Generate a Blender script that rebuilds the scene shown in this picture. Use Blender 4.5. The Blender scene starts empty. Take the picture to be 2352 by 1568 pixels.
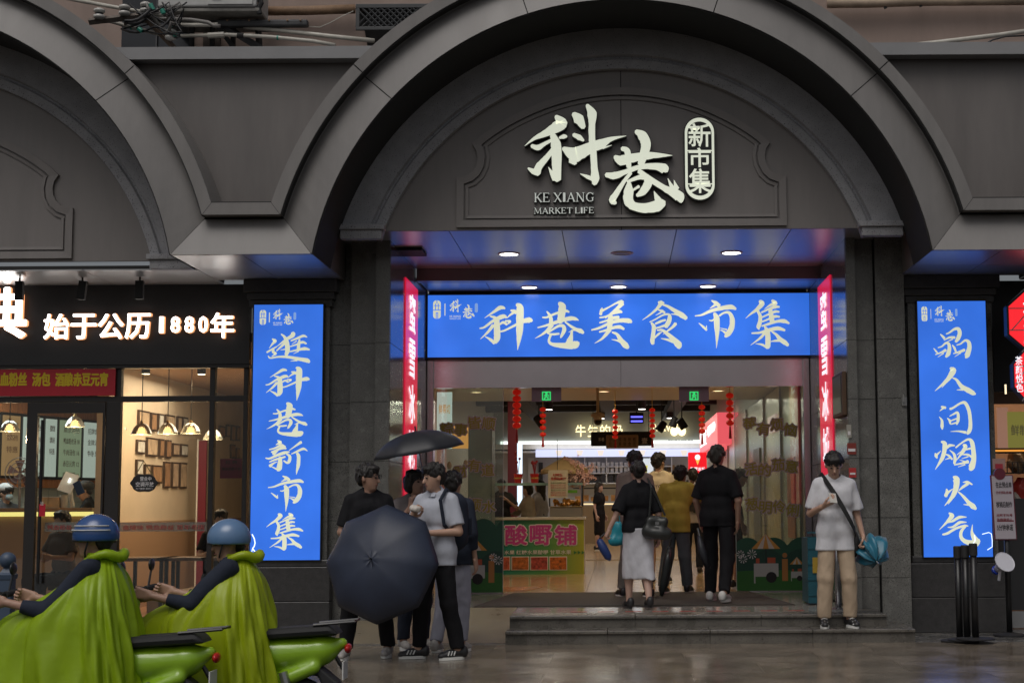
import bpy, bmesh, math, random
import numpy as np
from mathutils import Vector, Matrix
random.seed(7)
sc = bpy.context.scene
R = math.radians

# ------------------------------------------------------------------ camera, sky, sun, exposure
FPX, CXP, CYP = 3600.0, 1415.0, 784.0          # focal length and principal point in 2352-px units
PITCH, ROLL, CAMH = R(5.9), R(0.35), 1.38
fwd = Vector((0, math.cos(PITCH), math.sin(PITCH)))
_u0 = Vector((0, -math.sin(PITCH), math.cos(PITCH))); _r0 = Vector((1, 0, 0))
rgt = _r0*math.cos(ROLL) - _u0*math.sin(ROLL)
upv = _u0*math.cos(ROLL) + _r0*math.sin(ROLL)
cam_d = bpy.data.cameras.new('camera'); cam = bpy.data.objects.new('camera', cam_d)
sc.collection.objects.link(cam)
cam.matrix_world = Matrix(((rgt.x, upv.x, -fwd.x, 0), (rgt.y, upv.y, -fwd.y, 0), (rgt.z, upv.z, -fwd.z, CAMH), (0, 0, 0, 1)))
cam_d.sensor_width = 36; cam_d.lens = 36*FPX/2352
cam_d.shift_x = -(CXP-1176)/2352; cam_d.shift_y = (CYP-784)/2352
cam_d.clip_start = 0.1; cam_d.clip_end = 500
sc.camera = cam

SUN_EL, SUN_AZ = R(58), R(200)
w = bpy.data.worlds.new('World'); sc.world = w; w.use_nodes = True
nt = w.node_tree; nt.nodes.clear()
sky = nt.nodes.new('ShaderNodeTexSky'); sky.sky_type = 'NISHITA'; sky.sun_disc = False
sky.sun_elevation = SUN_EL; sky.sun_rotation = SUN_AZ
sky.air_density = 1.0; sky.dust_density = 6.0; sky.ozone_density = 1.0
hsv = nt.nodes.new('ShaderNodeHueSaturation'); hsv.inputs['Saturation'].default_value = 0.35
bg = nt.nodes.new('ShaderNodeBackground'); bg.inputs[1].default_value = 0.064
wo = nt.nodes.new('ShaderNodeOutputWorld')
nt.links.new(sky.outputs[0], hsv.inputs['Color']); nt.links.new(hsv.outputs[0], bg.inputs[0]); nt.links.new(bg.outputs[0], wo.inputs[0])
sl = bpy.data.lights.new('sun', 'SUN'); sun = bpy.data.objects.new('sun', sl); sc.collection.objects.link(sun)
sl.energy = 0.6; sl.angle = R(40); sl.color = (1.0, 0.95, 0.9)
sun.rotation_euler = (R(32), 0, R(-20))         # from behind the camera, high, soft (overcast)
sc.view_settings.view_transform = 'Standard'; sc.view_settings.look = 'None'
sc.view_settings.gamma = 1.0; sc.view_settings.use_curve_mapping = False
EXPO = 0.05
sc.view_settings.exposure = EXPO
EK = 2.0**(-EXPO)                               # lamps are given as they look in the picture, times this
sc.cycles.max_bounces = 7; sc.cycles.diffuse_bounces = 3; sc.cycles.glossy_bounces = 4
sc.cycles.transparent_max_bounces = 12; sc.cycles.sample_clamp_indirect = 6.0*EK
sc.cycles.use_denoising = True
try: sc.cycles.caustics_reflective = False; sc.cycles.caustics_refractive = False
except Exception: pass

def U(x, y, d):
    """pixel (2352-wide picture) -> point on the vertical plane Y=d"""
    v = fwd + rgt*((x-CXP)/FPX) - upv*((y-CYP)/FPX)
    t = d/v.y
    return Vector((v.x*t, d, CAMH+v.z*t))
def UX(x, d, y=1156): return U(x, y, d).x
def UZ(y, d, x=1415): return U(x, y, d).z

# ------------------------------------------------------------------ materials
MATS = {}
def mat(name, col, rough=0.6, metal=0.0, var=0.0, vscale=6.0, bump=0.0, bscale=40.0, spec=0.5, emit=None, es=1.0,
        speck=None, coat=0.0, stretch=None, alpha=None, sheen=0.0, rvar=0.0, aniso=0.0):
    if name in MATS: return MATS[name]
    m = bpy.data.materials.new(name); m.use_nodes = True; MATS[name] = m
    t = m.node_tree; L = t.links; b = t.nodes['Principled BSDF']
    b.inputs['Base Color'].default_value = (*col, 1); b.inputs['Roughness'].default_value = rough
    b.inputs['Metallic'].default_value = metal; b.inputs['Specular IOR Level'].default_value = spec
    b.inputs['Coat Weight'].default_value = coat; b.inputs['Sheen Weight'].default_value = sheen
    tc = t.nodes.new('ShaderNodeTexCoord'); mp = t.nodes.new('ShaderNodeMapping')
    L.new(tc.outputs['Object'], mp.inputs[0])
    if stretch: mp.inputs['Scale'].default_value = stretch
    if aniso: b.inputs['Anisotropic'].default_value = aniso
    cur = None
    if var > 0:
        n = t.nodes.new('ShaderNodeTexNoise'); n.inputs['Scale'].default_value = vscale; n.inputs['Detail'].default_value = 6
        n.inputs['Roughness'].default_value = .65
        L.new(mp.outputs[0], n.inputs['Vector'])
        r = t.nodes.new('ShaderNodeValToRGB')
        r.color_ramp.elements[0].position = .3; r.color_ramp.elements[1].position = .7
        r.color_ramp.elements[0].color = (*[c*(1-var) for c in col], 1)
        r.color_ramp.elements[1].color = (*[min(1, c*(1+var)) for c in col], 1)
        L.new(n.outputs['Fac'], r.inputs[0]); cur = r.outputs[0]
        if rvar > 0:
            mr = t.nodes.new('ShaderNodeMapRange'); mr.inputs['From Min'].default_value = .3; mr.inputs['From Max'].default_value = .7
            mr.inputs['To Min'].default_value = max(.02, rough-rvar); mr.inputs['To Max'].default_value = min(1, rough+rvar)
            L.new(n.outputs['Fac'], mr.inputs[0]); L.new(mr.outputs[0], b.inputs['Roughness'])
    if speck:
        n2 = t.nodes.new('ShaderNodeTexNoise'); n2.inputs['Scale'].default_value = speck[1]; n2.inputs['Detail'].default_value = 2
        L.new(tc.outputs['Object'], n2.inputs['Vector'])
        r2 = t.nodes.new('ShaderNodeValToRGB'); r2.color_ramp.elements[0].position = speck[2]; r2.color_ramp.elements[1].position = speck[2]+.06
        L.new(n2.outputs['Fac'], r2.inputs[0])
        mx = t.nodes.new('ShaderNodeMix'); mx.data_type = 'RGBA'
        L.new(r2.outputs[0], mx.inputs[0])
        if cur: L.new(cur, mx.inputs[6])
        else: mx.inputs[6].default_value = (*col, 1)
        mx.inputs[7].default_value = (*speck[0], 1); cur = mx.outputs[2]
    if cur: L.new(cur, b.inputs['Base Color'])
    if bump > 0:
        n3 = t.nodes.new('ShaderNodeTexNoise'); n3.inputs['Scale'].default_value = bscale; n3.inputs['Detail'].default_value = 5
        L.new(mp.outputs[0], n3.inputs['Vector'])
        bp = t.nodes.new('ShaderNodeBump'); bp.inputs['Strength'].default_value = bump; bp.inputs['Distance'].default_value = .02
        L.new(n3.outputs['Fac'], bp.inputs['Height']); L.new(bp.outputs[0], b.inputs['Normal'])
    if emit is not None:
        b.inputs['Emission Color'].default_value = (*emit, 1); b.inputs['Emission Strength'].default_value = es*EK
        m.cycles.emission_sampling = 'FRONT'
    return m
def emis(name, col, s=1.0, base=None, rough=.35):
    return mat(name, base or tuple(c*.3 for c in col), rough, emit=col, es=s)
def glass(name, tint=(.9, .95, .93), refl=.9, diffuse_mix=.0):
    if name in MATS: return MATS[name]
    m = bpy.data.materials.new(name); m.use_nodes = True; MATS[name] = m
    t = m.node_tree; t.nodes.clear(); L = t.links
    o = t.nodes.new('ShaderNodeOutputMaterial'); tr = t.nodes.new('ShaderNodeBsdfTransparent'); tr.inputs[0].default_value = (*tint, 1)
    gl = t.nodes.new('ShaderNodeBsdfGlossy'); gl.inputs['Roughness'].default_value = .02
    fr = t.nodes.new('ShaderNodeFresnel'); fr.inputs[0].default_value = 1.5
    ml = t.nodes.new('ShaderNodeMath'); ml.operation = 'MULTIPLY'; ml.inputs[1].default_value = refl*1.6
    mx = t.nodes.new('ShaderNodeMixShader'); L.new(fr.outputs[0], ml.inputs[0]); L.new(ml.outputs[0], mx.inputs[0])
    L.new(tr.outputs[0], mx.inputs[1]); L.new(gl.outputs[0], mx.inputs[2])
    last = mx.outputs[0]
    if diffuse_mix > 0:
        df = t.nodes.new('ShaderNodeBsdfDiffuse'); df.inputs[0].default_value = (.5, .55, .5, 1)  # pale diffuse layer mixed over the glass
        m2 = t.nodes.new('ShaderNodeMixShader'); m2.inputs[0].default_value = diffuse_mix
        L.new(last, m2.inputs[1]); L.new(df.outputs[0], m2.inputs[2]); last = m2.outputs[0]
    L.new(last, o.inputs[0]); return m

# ------------------------------------------------------------------ mesh builder
class MB:
    def __init__(s): s.v = []; s.f = []
    def add(s, vs, fs):
        o = len(s.v); s.v += [tuple(p) for p in vs]; s.f += [tuple(i+o for i in f) for f in fs]; return s
    def box(s, x0, x1, y0, y1, z0, z1):
        vs = [(x, y, z) for x in (x0, x1) for y in (y0, y1) for z in (z0, z1)]
        return s.add(vs, [(0, 1, 3, 2), (4, 6, 7, 5), (0, 4, 5, 1), (2, 3, 7, 6), (0, 2, 6, 4), (1, 5, 7, 3)])
    def cbox(s, c, size, rot=None):
        hx, hy, hz = [k/2 for k in size]
        vs = [Vector((x, y, z)) for x in (-hx, hx) for y in (-hy, hy) for z in (-hz, hz)]
        M = rot if rot is not None else Matrix.Identity(3)
        vs = [M @ p + Vector(c) for p in vs]
        return s.add(vs, [(0, 1, 3, 2), (4, 6, 7, 5), (0, 4, 5, 1), (2, 3, 7, 6), (0, 2, 6, 4), (1, 5, 7, 3)])
    def prism(s, poly, y0, y1, ax='y'):
        n = len(poly)
        A = sum(poly[i][0]*poly[(i+1) % n][1]-poly[(i+1) % n][0]*poly[i][1] for i in range(n))
        if A < 0: poly = poly[::-1]
        if ax == 'y': f = lambda p, q: (p[0], q, p[1])
        elif ax == 'x': f = lambda p, q: (q, p[0], p[1])
        else: f = lambda p, q: (p[0], p[1], q)
        vs = [f(p, y0) for p in poly]+[f(p, y1) for p in poly]
        fs = [tuple(range(n)), tuple(range(2*n-1, n-1, -1))]
        fs += [(i, i+n, (i+1) % n+n, (i+1) % n) for i in range(n)]
        return s.add(vs, fs)
    def tube(s, pts, r, n=8, cap=True):
        pts = [Vector(p) for p in pts]; rs = r if isinstance(r, (list, tuple)) else [r]*len(pts)
        vs = []; fs = []; prev = None
        for i, p in enumerate(pts):
            d = (pts[min(i+1, len(pts)-1)]-pts[max(i-1, 0)]).normalized()
            if prev is None:
                a = Vector((0, 0, 1)) if abs(d.z) < .9 else Vector((1, 0, 0)); u = d.cross(a).normalized()
            else:
                u = (prev-d*prev.dot(d)).normalized()
            prev = u; v = d.cross(u)
            vs += [p+(u*math.cos(2*math.pi*k/n)+v*math.sin(2*math.pi*k/n))*rs[i] for k in range(n)]
        for i in range(len(pts)-1):
            fs += [(i*n+k, i*n+(k+1) % n, (i+1)*n+(k+1) % n, (i+1)*n+k) for k in range(n)]
        if cap: fs += [tuple(range(n-1, -1, -1)), tuple(range((len(pts)-1)*n, len(pts)*n))]
        return s.add(vs, fs)
    def lathe(s, prof, c=(0, 0, 0), n=16, M=None):
        vs = []; fs = []
        for (r, z) in prof:
            vs += [Vector((r*math.cos(2*math.pi*k/n), r*math.sin(2*math.pi*k/n), z)) for k in range(n)]
        if M is not None: vs = [M @ p for p in vs]
        vs = [p+Vector(c) for p in vs]
        for i in range(len(prof)-1):
            fs += [(i*n+k, i*n+(k+1) % n, (i+1)*n+(k+1) % n, (i+1)*n+k) for k in range(n)]
        fs += [tuple(range(n-1, -1, -1)), tuple(range((len(prof)-1)*n, len(prof)*n))]
        return s.add(vs, fs)
    def ball(s, c, r, n=12, m=8, sc3=(1, 1, 1)):
        prof = [(math.sin(math.pi*i/m)*r, -math.cos(math.pi*i/m)*r) for i in range(m+1)]
        prof[0] = (r*.02, -r); prof[-1] = (r*.02, r)
        vs = []; fs = []
        for (q, z) in prof:
            vs += [Vector((q*math.cos(2*math.pi*k/n)*sc3[0], q*math.sin(2*math.pi*k/n)*sc3[1], z*sc3[2]))+Vector(c) for k in range(n)]
        for i in range(m):
            fs += [(i*n+k, i*n+(k+1) % n, (i+1)*n+(k+1) % n, (i+1)*n+k) for k in range(n)]
        fs += [tuple(range(n-1, -1, -1)), tuple(range(m*n, (m+1)*n))]
        return s.add(vs, fs)
def worldpos(o):
    p = Vector((0, 0, 0))
    while o is not None: p += o.location; o = o.parent
    return p
def link(o, parent=None):
    sc.collection.objects.link(o)
    if parent is not None: o.parent = parent
    return o
def meshobj(name, vs, fs, m, parent=None, smooth=False, bev=0.0, origin=None):
    vs = np.array([tuple(p) for p in vs], dtype=float)
    if parent is not None: org = np.array(worldpos(parent))
    elif origin is not None: org = np.array(origin)
    else: org = np.array([(vs[:, 0].min()+vs[:, 0].max())/2, (vs[:, 1].min()+vs[:, 1].max())/2, vs[:, 2].min()])
    me = bpy.data.meshes.new(name); me.from_pydata((vs-org).tolist(), [], [tuple(int(i) for i in f) for f in fs]); me.update()
    for mm in (m if isinstance(m, (list, tuple)) else [m]): me.materials.append(mm)
    if smooth is True: me.shade_smooth()
    o = bpy.data.objects.new(name, me); link(o, parent)
    if parent is None: o.location = Vector(org)
    if smooth == 'auto':
        me.shade_smooth(); me.set_sharp_from_angle(angle=R(35))
    if bev > 0:
        b = o.modifiers.new('bevel', 'BEVEL'); b.width = bev; b.segments = 2; b.limit_method = 'ANGLE'; b.angle_limit = R(40)
    return o
def ob(name, mb, m, parent=None, **k): return meshobj(name, mb.v, mb.f, m, parent, **k)
def tag(o, label=None, cat=None, group=None, kind=None):
    if label: o['label'] = label
    if cat: o['category'] = cat
    if group: o['group'] = group
    if kind: o['kind'] = kind
    return o
def thing(name, label, cat, loc=(0, 0, 0), group=None):
    o = bpy.data.objects.new(name, None); o.empty_display_size = .1; sc.collection.objects.link(o); o.location = loc
    return tag(o, label, cat, group)
def struct(name, mb, m, **k): return tag(ob(name, mb, m, None, **k), kind='structure')
def copy_tree(o, parent=None):
    c = o.copy(); sc.collection.objects.link(c)
    if parent is not None: c.parent = parent
    for ch in list(o.children): copy_tree(ch, c)
    return c
BX = lambda *a: MB().box(*a)

# text as a mesh in the XZ plane (facing -Y), placed by its bounding box
def text_mesh(s, ext=0.0, bold=0.0, res=2, space=1.0, vert=False):
    cu = bpy.data.curves.new('t', 'FONT'); cu.body = s; cu.size = 1.0; cu.extrude = ext; cu.offset = bold
    cu.resolution_u = res; cu.space_character = space; cu.align_x = 'CENTER'
    if vert: cu.space_line = space
    to = bpy.data.objects.new('t', cu); sc.collection.objects.link(to)
    dg = bpy.context.evaluated_depsgraph_get(); dg.update()
    me = bpy.data.meshes.new_from_object(to.evaluated_get(dg))
    n = len(me.vertices); co = np.zeros(n*3); me.vertices.foreach_get('co', co); co = co.reshape(-1, 3)
    fs = [tuple(p.vertices) for p in me.polygons]
    bpy.data.objects.remove(to); bpy.data.curves.remove(cu); bpy.data.meshes.remove(me)
    return co, fs
def text(s, box, y, m, parent=None, name='lettering', ext=.004, bold=0.0, M=None, keep=False, slant=0.0, rot=0.0, space=1.0, fat=0.0, grow=0.0):
    """box=(x0,x1,z0,z1) world extent on plane Y=y; ext = half thickness; M maps (u,depth,v) if not the XZ plane"""
    co, fs = text_mesh(s, ext=.05, bold=bold, space=space)
    a = co[:, :2]; lo = a.min(0); hi = a.max(0); sz = np.maximum(hi-lo, 1e-6)
    q = (a-lo)/sz
    x0, x1, z0, z1 = box
    if keep:
        k = min((x1-x0)/sz[0], (z1-z0)/sz[1]); wx, wz = sz[0]*k, sz[1]*k
        cx, cz = (x0+x1)/2, (z0+z1)/2; x0, x1, z0, z1 = cx-wx/2, cx+wx/2, cz-wz/2, cz+wz/2
    X = x0+q[:, 0]*(x1-x0); Z = z0+q[:, 1]*(z1-z0)
    if slant: X = X+(Z-z0)*slant
    if rot:
        cx, cz = (x0+x1)/2, (z0+z1)/2; c, s_ = math.cos(rot), math.sin(rot)
        X, Z = cx+(X-cx)*c-(Z-cz)*s_, cz+(X-cx)*s_+(Z-cz)*c
    D = np.where(co[:, 2] > 0, -ext, ext)+y-ext
    vs = np.stack([X, D, Z], 1)
    if fat:
        allv = []; allf = []; n0 = len(vs)
        K = 8 if fat > .004 else 4
        for q_ in range(K):
            a_ = 2*math.pi*(q_+.5)/K; allv.append(vs+np.array([fat*math.cos(a_), -.00015*q_, fat*math.sin(a_)])); allf += [tuple(i+n0*q_ for i in f) for f in fs]
        vs = np.concatenate(allv); fs = allf
    if M is not None: vs = np.array([tuple(M(*p)) for p in vs])
    return meshobj(name, vs, fs, m, parent)
# ------------------------------------------------------------------ signed-distance bodies -> one continuous mesh
class SDF:
    """field of smoothly joined round cones; polygonised with surface nets"""
    def __init__(s, lo, hi, h):
        s.lo = np.array(lo, float); s.h = h; n = np.ceil((np.array(hi)-s.lo)/h).astype(int)+1; s.n = n
        s.F = np.full(n, 1.0, np.float32)
        s.ax = [s.lo[i]+h*np.arange(n[i]) for i in range(3)]
    def _sub(s, lo, hi):
        a = np.maximum(np.floor((np.array(lo)-s.lo)/s.h).astype(int), 0); b = np.minimum(np.ceil((np.array(hi)-s.lo)/s.h).astype(int)+1, s.n)
        if (b <= a).any(): return None
        sl = tuple(slice(a[i], b[i]) for i in range(3))
        P = np.stack(np.meshgrid(*[s.ax[i][sl[i]] for i in range(3)], indexing='ij'), -1).astype(np.float32)
        return sl, P
    def _join(s, sl, d, k, sub=False):
        F = s.F[sl]
        if sub: s.F[sl] = np.maximum(F, -d); return
        if k <= 0: s.F[sl] = np.minimum(F, d); return
        hh = np.clip(.5+.5*(d-F)/k, 0, 1); s.F[sl] = d*(1-hh)+F*hh-k*hh*(1-hh)
    def cone(s, a, b, ra, rb, k=.02, cut=False, cuta=False, sub=False):
        a = np.array(a, float); b = np.array(b, float); m = max(ra, rb)+k+3*s.h
        q = s._sub(np.minimum(a, b)-m, np.maximum(a, b)+m)
        if q is None: return s
        sl, P = q; ab = b-a; L2 = float(ab@ab)+1e-9; pa = P-a.astype(np.float32)
        t = np.clip((pa@ab.astype(np.float32))/L2, 0, 1)
        d = np.linalg.norm(pa-t[..., None]*ab.astype(np.float32), axis=-1)-(ra+(rb-ra)*t)
        if cut: d = np.maximum(d, ((P-b.astype(np.float32))@(ab/math.sqrt(L2)).astype(np.float32)))
        if cuta: d = np.maximum(d, -((P-a.astype(np.float32))@(ab/math.sqrt(L2)).astype(np.float32)))
        s._join(sl, d, k, sub); return s
    def ell(s, c, r, k=.02, sub=False, rot=None):
        c = np.array(c, float); r = np.array(r, float); m = max(r)+k+3*s.h
        q = s._sub(c-m, c+m)
        if q is None: return s
        sl, P = q; p = P-c.astype(np.float32)
        if rot is not None: p = p@np.array(rot, np.float32)
        rr = r.astype(np.float32); k0 = np.linalg.norm(p/rr, axis=-1)+1e-6; k1 = np.linalg.norm(p/(rr*rr), axis=-1)+1e-6
        d = k0*(k0-1)/k1
        s._join(sl, d, k, sub); return s
    def plane(s, n, d0):      # keep the side where n.p < d0
        P = sum(s.ax[i].reshape([-1 if j == i else 1 for j in range(3)])*n[i] for i in range(3))
        s.F = np.maximum(s.F, (P-d0).astype(np.float32)); return s
    def noise(s, amp, fx, fy, fz, seed=0):
        X, Y, Z = [s.ax[i].reshape([-1 if j == i else 1 for j in range(3)]) for i in range(3)]
        rr = random.Random(seed); ph = [rr.uniform(0, 6.3) for _ in range(8)]
        v = np.sin(X*fx+ph[0]+1.8*np.sin(Z*fz*.45+ph[1]))*np.cos(Y*fy+ph[2])
        v = v+.7*np.sin(Z*fz+X*fx*.6+ph[3]+1.5*np.sin(Y*fy*.5+ph[4]))
        v = v+.5*np.sin(X*fx*1.9-Z*fz*1.3+ph[5])*np.sin(Y*fy*1.7+ph[6])
        s.F = s.F+(amp*v).astype(np.float32); return s
    def folds(s, cx, cy, z0, z1, amp, n, tw=0.0):
        X, Y, Z = [s.ax[i].reshape([-1 if j == i else 1 for j in range(3)]) for i in range(3)]
        th = np.arctan2(Y-cy, X-cx); u = np.clip((z0-Z)/(z0-z1), 0, 1)
        s.F = s.F+(amp*u*(np.sin(n*th+tw*Z)+.5*np.sin(1.7*n*th-2*tw*Z+1))).astype(np.float32); return s
    def mesh(s):
        F = s.F; h = s.h; n = F.shape; S = F < 0
        cells = np.zeros(tuple(k-1 for k in n), np.int8)
        for dx in (0, 1):
            for dy in (0, 1):
                for dz in (0, 1): cells += S[dx:n[0]-1+dx, dy:n[1]-1+dy, dz:n[2]-1+dz]
        act = (cells > 0) & (cells < 8); idx = np.argwhere(act)
        if len(idx) == 0: return np.zeros((0, 3)), []
        ids = -np.ones(act.shape, int); ids[act] = np.arange(len(idx))
        acc = np.zeros((len(idx), 3)); cnt = np.zeros(len(idx))
        C = [(x, y, z) for x in (0, 1) for y in (0, 1) for z in (0, 1)]
        for a in C:
            for ax in range(3):
                if a[ax] == 1: continue
                b = list(a); b[ax] = 1
                fa = F[idx[:, 0]+a[0], idx[:, 1]+a[1], idx[:, 2]+a[2]]; fb = F[idx[:, 0]+b[0], idx[:, 1]+b[1], idx[:, 2]+b[2]]
                cr = (fa < 0) != (fb < 0); t = np.where(cr, fa/np.where(fa-fb == 0, 1, fa-fb), 0)
                p = np.array(a, float)[None].repeat(len(idx), 0); p[:, ax] += t
                acc[cr] += p[cr]; cnt[cr] += 1
        V = (idx+acc/cnt[:, None])*h+s.lo
        fs = []
        for ax in range(3):
            o1, o2 = [(1, 2), (2, 0), (0, 1)][ax]
            sa = [slice(None)]*3; sb = [slice(None)]*3
            sa[ax] = slice(0, n[ax]-1); sb[ax] = slice(1, n[ax])
            A = S[tuple(sa)]; B = S[tuple(sb)]
            e = np.argwhere(A != B); e = e[(e[:, o1] > 0) & (e[:, o2] > 0) & (e[:, o1] < n[o1]-1) & (e[:, o2] < n[o2]-1)]
            inn = A[e[:, 0], e[:, 1], e[:, 2]]
            def cid(d1, d2):
                q = e.copy(); q[:, o1] -= d1; q[:, o2] -= d2; return ids[q[:, 0], q[:, 1], q[:, 2]]
            q = np.stack([cid(0, 0), cid(1, 0), cid(1, 1), cid(0, 1)], 1)
            q[~inn] = q[~inn][:, ::-1]
            fs.append(q)
        fs = np.concatenate(fs)
        return V, fs

def lp(a, b, t): return tuple(a[i]+(b[i]-a[i])*t for i in range(3))
def addv(a, b): return tuple(a[i]+b[i] for i in range(3))

# hands, built once at 3 mm: palm along +X from the wrist at the origin, palm facing -Z, thumb on +Y side
def _hand(curl, spread=.0):
    S = SDF((-.05, -.08, -.11), (.21, .1, .06), .0032)
    S.cone((-.04, 0, 0), (0, 0, 0), .026, .025, .01)
    for y in (-.027, -.009, .009, .027):
        S.cone((.005, y*.7, 0), (.085, y, 0), .016, .0135, .012)
    L = [(-.03, .030, .022, .018, .0085), (-.010, .040, .026, .020, .0095), (.010, .044, .029, .021, .0098), (.030, .039, .025, .020, .0095)]
    for y, a, b, c, r in L:
        p = np.array((.087, y, 0)); ang = 0
        for k, l in enumerate((a, b, c)):
            ang += curl*(.8, 1.1, .8)[k]
            q = p+l*np.array((math.cos(ang), spread*(y/.03)*.2, -math.sin(ang)))
            S.cone(p, q, r*(1, .95, .88)[k], r*(.95, .88, .75)[k], .003); p = q
    p = np.array((.02, .028, -.004)); S.cone((.012, .01, -.004), (.03, .036, -.01), .018, .014, .01)
    q = np.array((.058, .058-.01*curl, -.018-.012*curl)); S.cone(p, q, .015, .012, .008)
    S.cone(q, q+np.array((.030, .004-.022*curl, -.006-.018*curl)), .0115, .0088, .004)
    return S.mesh()
_HANDS = {}
def hand(kind):
    if kind not in _HANDS: _HANDS[kind] = _hand({'relaxed': .38, 'grip': 1.05, 'hold': .75}[kind])
    return _HANDS[kind]

def frame(fx, hint):
    x = Vector(fx).normalized(); z = Vector(hint); z = (z-x*z.dot(x)).normalized(); y = z.cross(x)
    return Matrix(((x.x, y.x, z.x), (x.y, y.y, z.y), (x.z, y.z, z.z)))

def person(label, x, feetz, d, H=1.72, face=0.0, pose=None, skin=(.42, .26, .19), hair=(.012, .01, .009), hairlen='short',
           shirt=None, sleeve=.75, shirtlen=0.84, collar=False, bottom='trousers', bot=None, loose=1.0, shoe=None, h=.013,
           hands=('relaxed', 'relaxed'), group=None, female=False, seated=False, xw=None, facedet=True, sh_sole=(.75, .75, .72), palm=None, bag=None):
    """face = heading in degrees: 0 looks at the camera (-Y), 180 walks away"""
    k = H/1.75
    J = dict(anL=(.10, .01, .085), anR=(-.10, .01, .085), knL=(.105, -.02, .49), knR=(-.105, -.02, .49), hiL=(.085, 0, .92), hiR=(-.085, 0, .92),
             pel=(0, 0, .96), wai=(0, 0, 1.08), che=(0, 0, 1.30), nek=(0, .005, 1.49), hed=(0, -.015, 1.615),
             shL=(.165, .0, 1.415), shR=(-.165, .0, 1.415), elL=(.205, .03, 1.13), elR=(-.205, .03, 1.13), wrL=(.215, -.05, .89), wrR=(-.215, -.05, .89),
             toL=(.12, -.15, .03), toR=(-.12, -.15, .03), head_tilt=0.0)
    if female: J.update(shL=(.145, 0, 1.405), shR=(-.145, 0, 1.405), elL=(.18, .03, 1.12), elR=(-.18, .03, 1.12))
    J.update(pose or {})
    tilt = J.pop('head_tilt'); turn = J.pop('head_turn', 0.0)
    J = {a: tuple(c*k for c in b) for a, b in J.items()}
    P = list(J.values()); lo = np.min(P, 0)-.16; hi = np.max(P, 0)+.17
    lo[2] = min(lo[2], -.01)
    cx = xw if xw is not None else UX(x, d)
    root = thing('person', label, 'person', (cx, d, feetz), group)
    root.rotation_euler = (0, 0, R(face))
    # everything below is in the local frame: build with zero origin
    def put(name, V, fs, m, smooth=True, parent=None):
        me = bpy.data.meshes.new(name); me.from_pydata(np.asarray(V, float).tolist(), [], [tuple(int(i) for i in f) for f in fs]); me.update()
        me.materials.append(m)
        if smooth: me.shade_smooth()
        o = bpy.data.objects.new(name, me); link(o, parent or root); return o
    def torso(S, g, kk=.03):
        w = .9 if female else 1.0
        c, wa, pe = J['che'], J['wai'], J['pel']
        S.cone(addv(c, (.072*w*k, 0, .03*k)), addv(c, (-.072*w*k, 0, .03*k)), (.092+g)*k, (.092+g)*k, kk)
        S.cone(addv(c, (.085*w*k, 0, -.05*k)), addv(c, (-.085*w*k, 0, -.05*k)), (.09+g)*k, (.09+g)*k, kk)
        S.cone(addv(wa, (.06*k, 0, .02)), addv(wa, (-.06*k, 0, .02)), (.088+g)*k, (.088+g)*k, kk)
        S.cone(addv(pe, (.075*k, .005, .0)), addv(pe, (-.075*k, .005, .0)), (.10+g)*k, (.10+g)*k, kk)
        S.cone(lp(J['shL'], c, .1), lp(J['nek'], c, .05), (.048+g*.8)*k, (.05+g*.5)*k, kk); S.cone(lp(J['shR'], c, .1), lp(J['nek'], c, .05), (.048+g*.8)*k, (.05+g*.5)*k, kk)
        if female and g >= 0:
            S.ell(addv(c, (.055*k, -.085*k, .0)), (.05*k, .045*k, .05*k), .03); S.ell(addv(c, (-.055*k, -.085*k, .0)), (.05*k, .045*k, .05*k), .03)
    skm = mat('skin_%02d%02d' % (int(skin[0]*99), int(skin[2]*99)), skin, .5, var=.08, vscale=9, bump=.05, bscale=60)
    # --- body
    S = SDF(lo, hi, h)
    torso(S, -.024 if shirt else -.012)
    for s_ in 'LR':
        sh, el, wr, hp, kn, an, to = [J[q+s_] for q in ('sh', 'el', 'wr', 'hi', 'kn', 'an', 'to')]
        S.cone(sh, el, .046*k, .038*k, .02); S.cone(el, wr, .037*k, .025*k, .012)
        S.cone(hp, kn, .075*k, .052*k, .03); S.cone(kn, lp(kn, an, .35), .05*k, .053*k, .02); S.cone(lp(kn, an, .35), an, .052*k, .034*k, .02)
        S.cone(an, lp(an, to, .6), .032*k, .018*k, .015)
    hd = np.array(J['hed']); nk = np.array(J['nek'])
    T = Matrix.Rotation(turn, 3, 'Z') @ Matrix.Rotation(tilt, 3, 'X')   # tilt>0 looks down
    def hp_(v): return tuple(hd+np.array(T @ Vector([q*k for q in v])))
    rm = np.array(T)
    S.cone(nk-(0, 0, .05), hd-(0, -.01, .05), .05*k, .047*k, .02)
    S.ell(hp_((0, .012, .025)), (.077*k, .094*k, .092*k), .02, rot=rm)
    S.ell(hp_((0, -.03, -.035)), (.058*k, .06*k, .075*k), .03, rot=rm)
    S.ell(hp_((0, -.058, -.088)), (.03*k, .028*k, .022*k), .025, rot=rm)
    if facedet:
        S.cone(hp_((0, -.088, .012)), hp_((0, -.108, -.022)), .008*k, .0145*k, .010)
        S.ell(hp_((.077, .012, -.008)), (.012*k, .02*k, .032*k), .006, rot=rm); S.ell(hp_((-.077, .012, -.008)), (.012*k, .02*k, .032*k), .006, rot=rm)
        S.ell(hp_((.03, -.104, .018)), (.017*k, .02*k, .012*k), .0, sub=True, rot=rm); S.ell(hp_((-.03, -.104, .018)), (.017*k, .02*k, .012*k), .0, sub=True, rot=rm)
        S.cone(hp_((.018, -.083, -.052)), hp_((-.018, -.083, -.052)), .009*k, .009*k, .008)
    V, fs = S.mesh(); V = list(map(tuple, V)); fs = [tuple(f) for f in fs]
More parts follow.
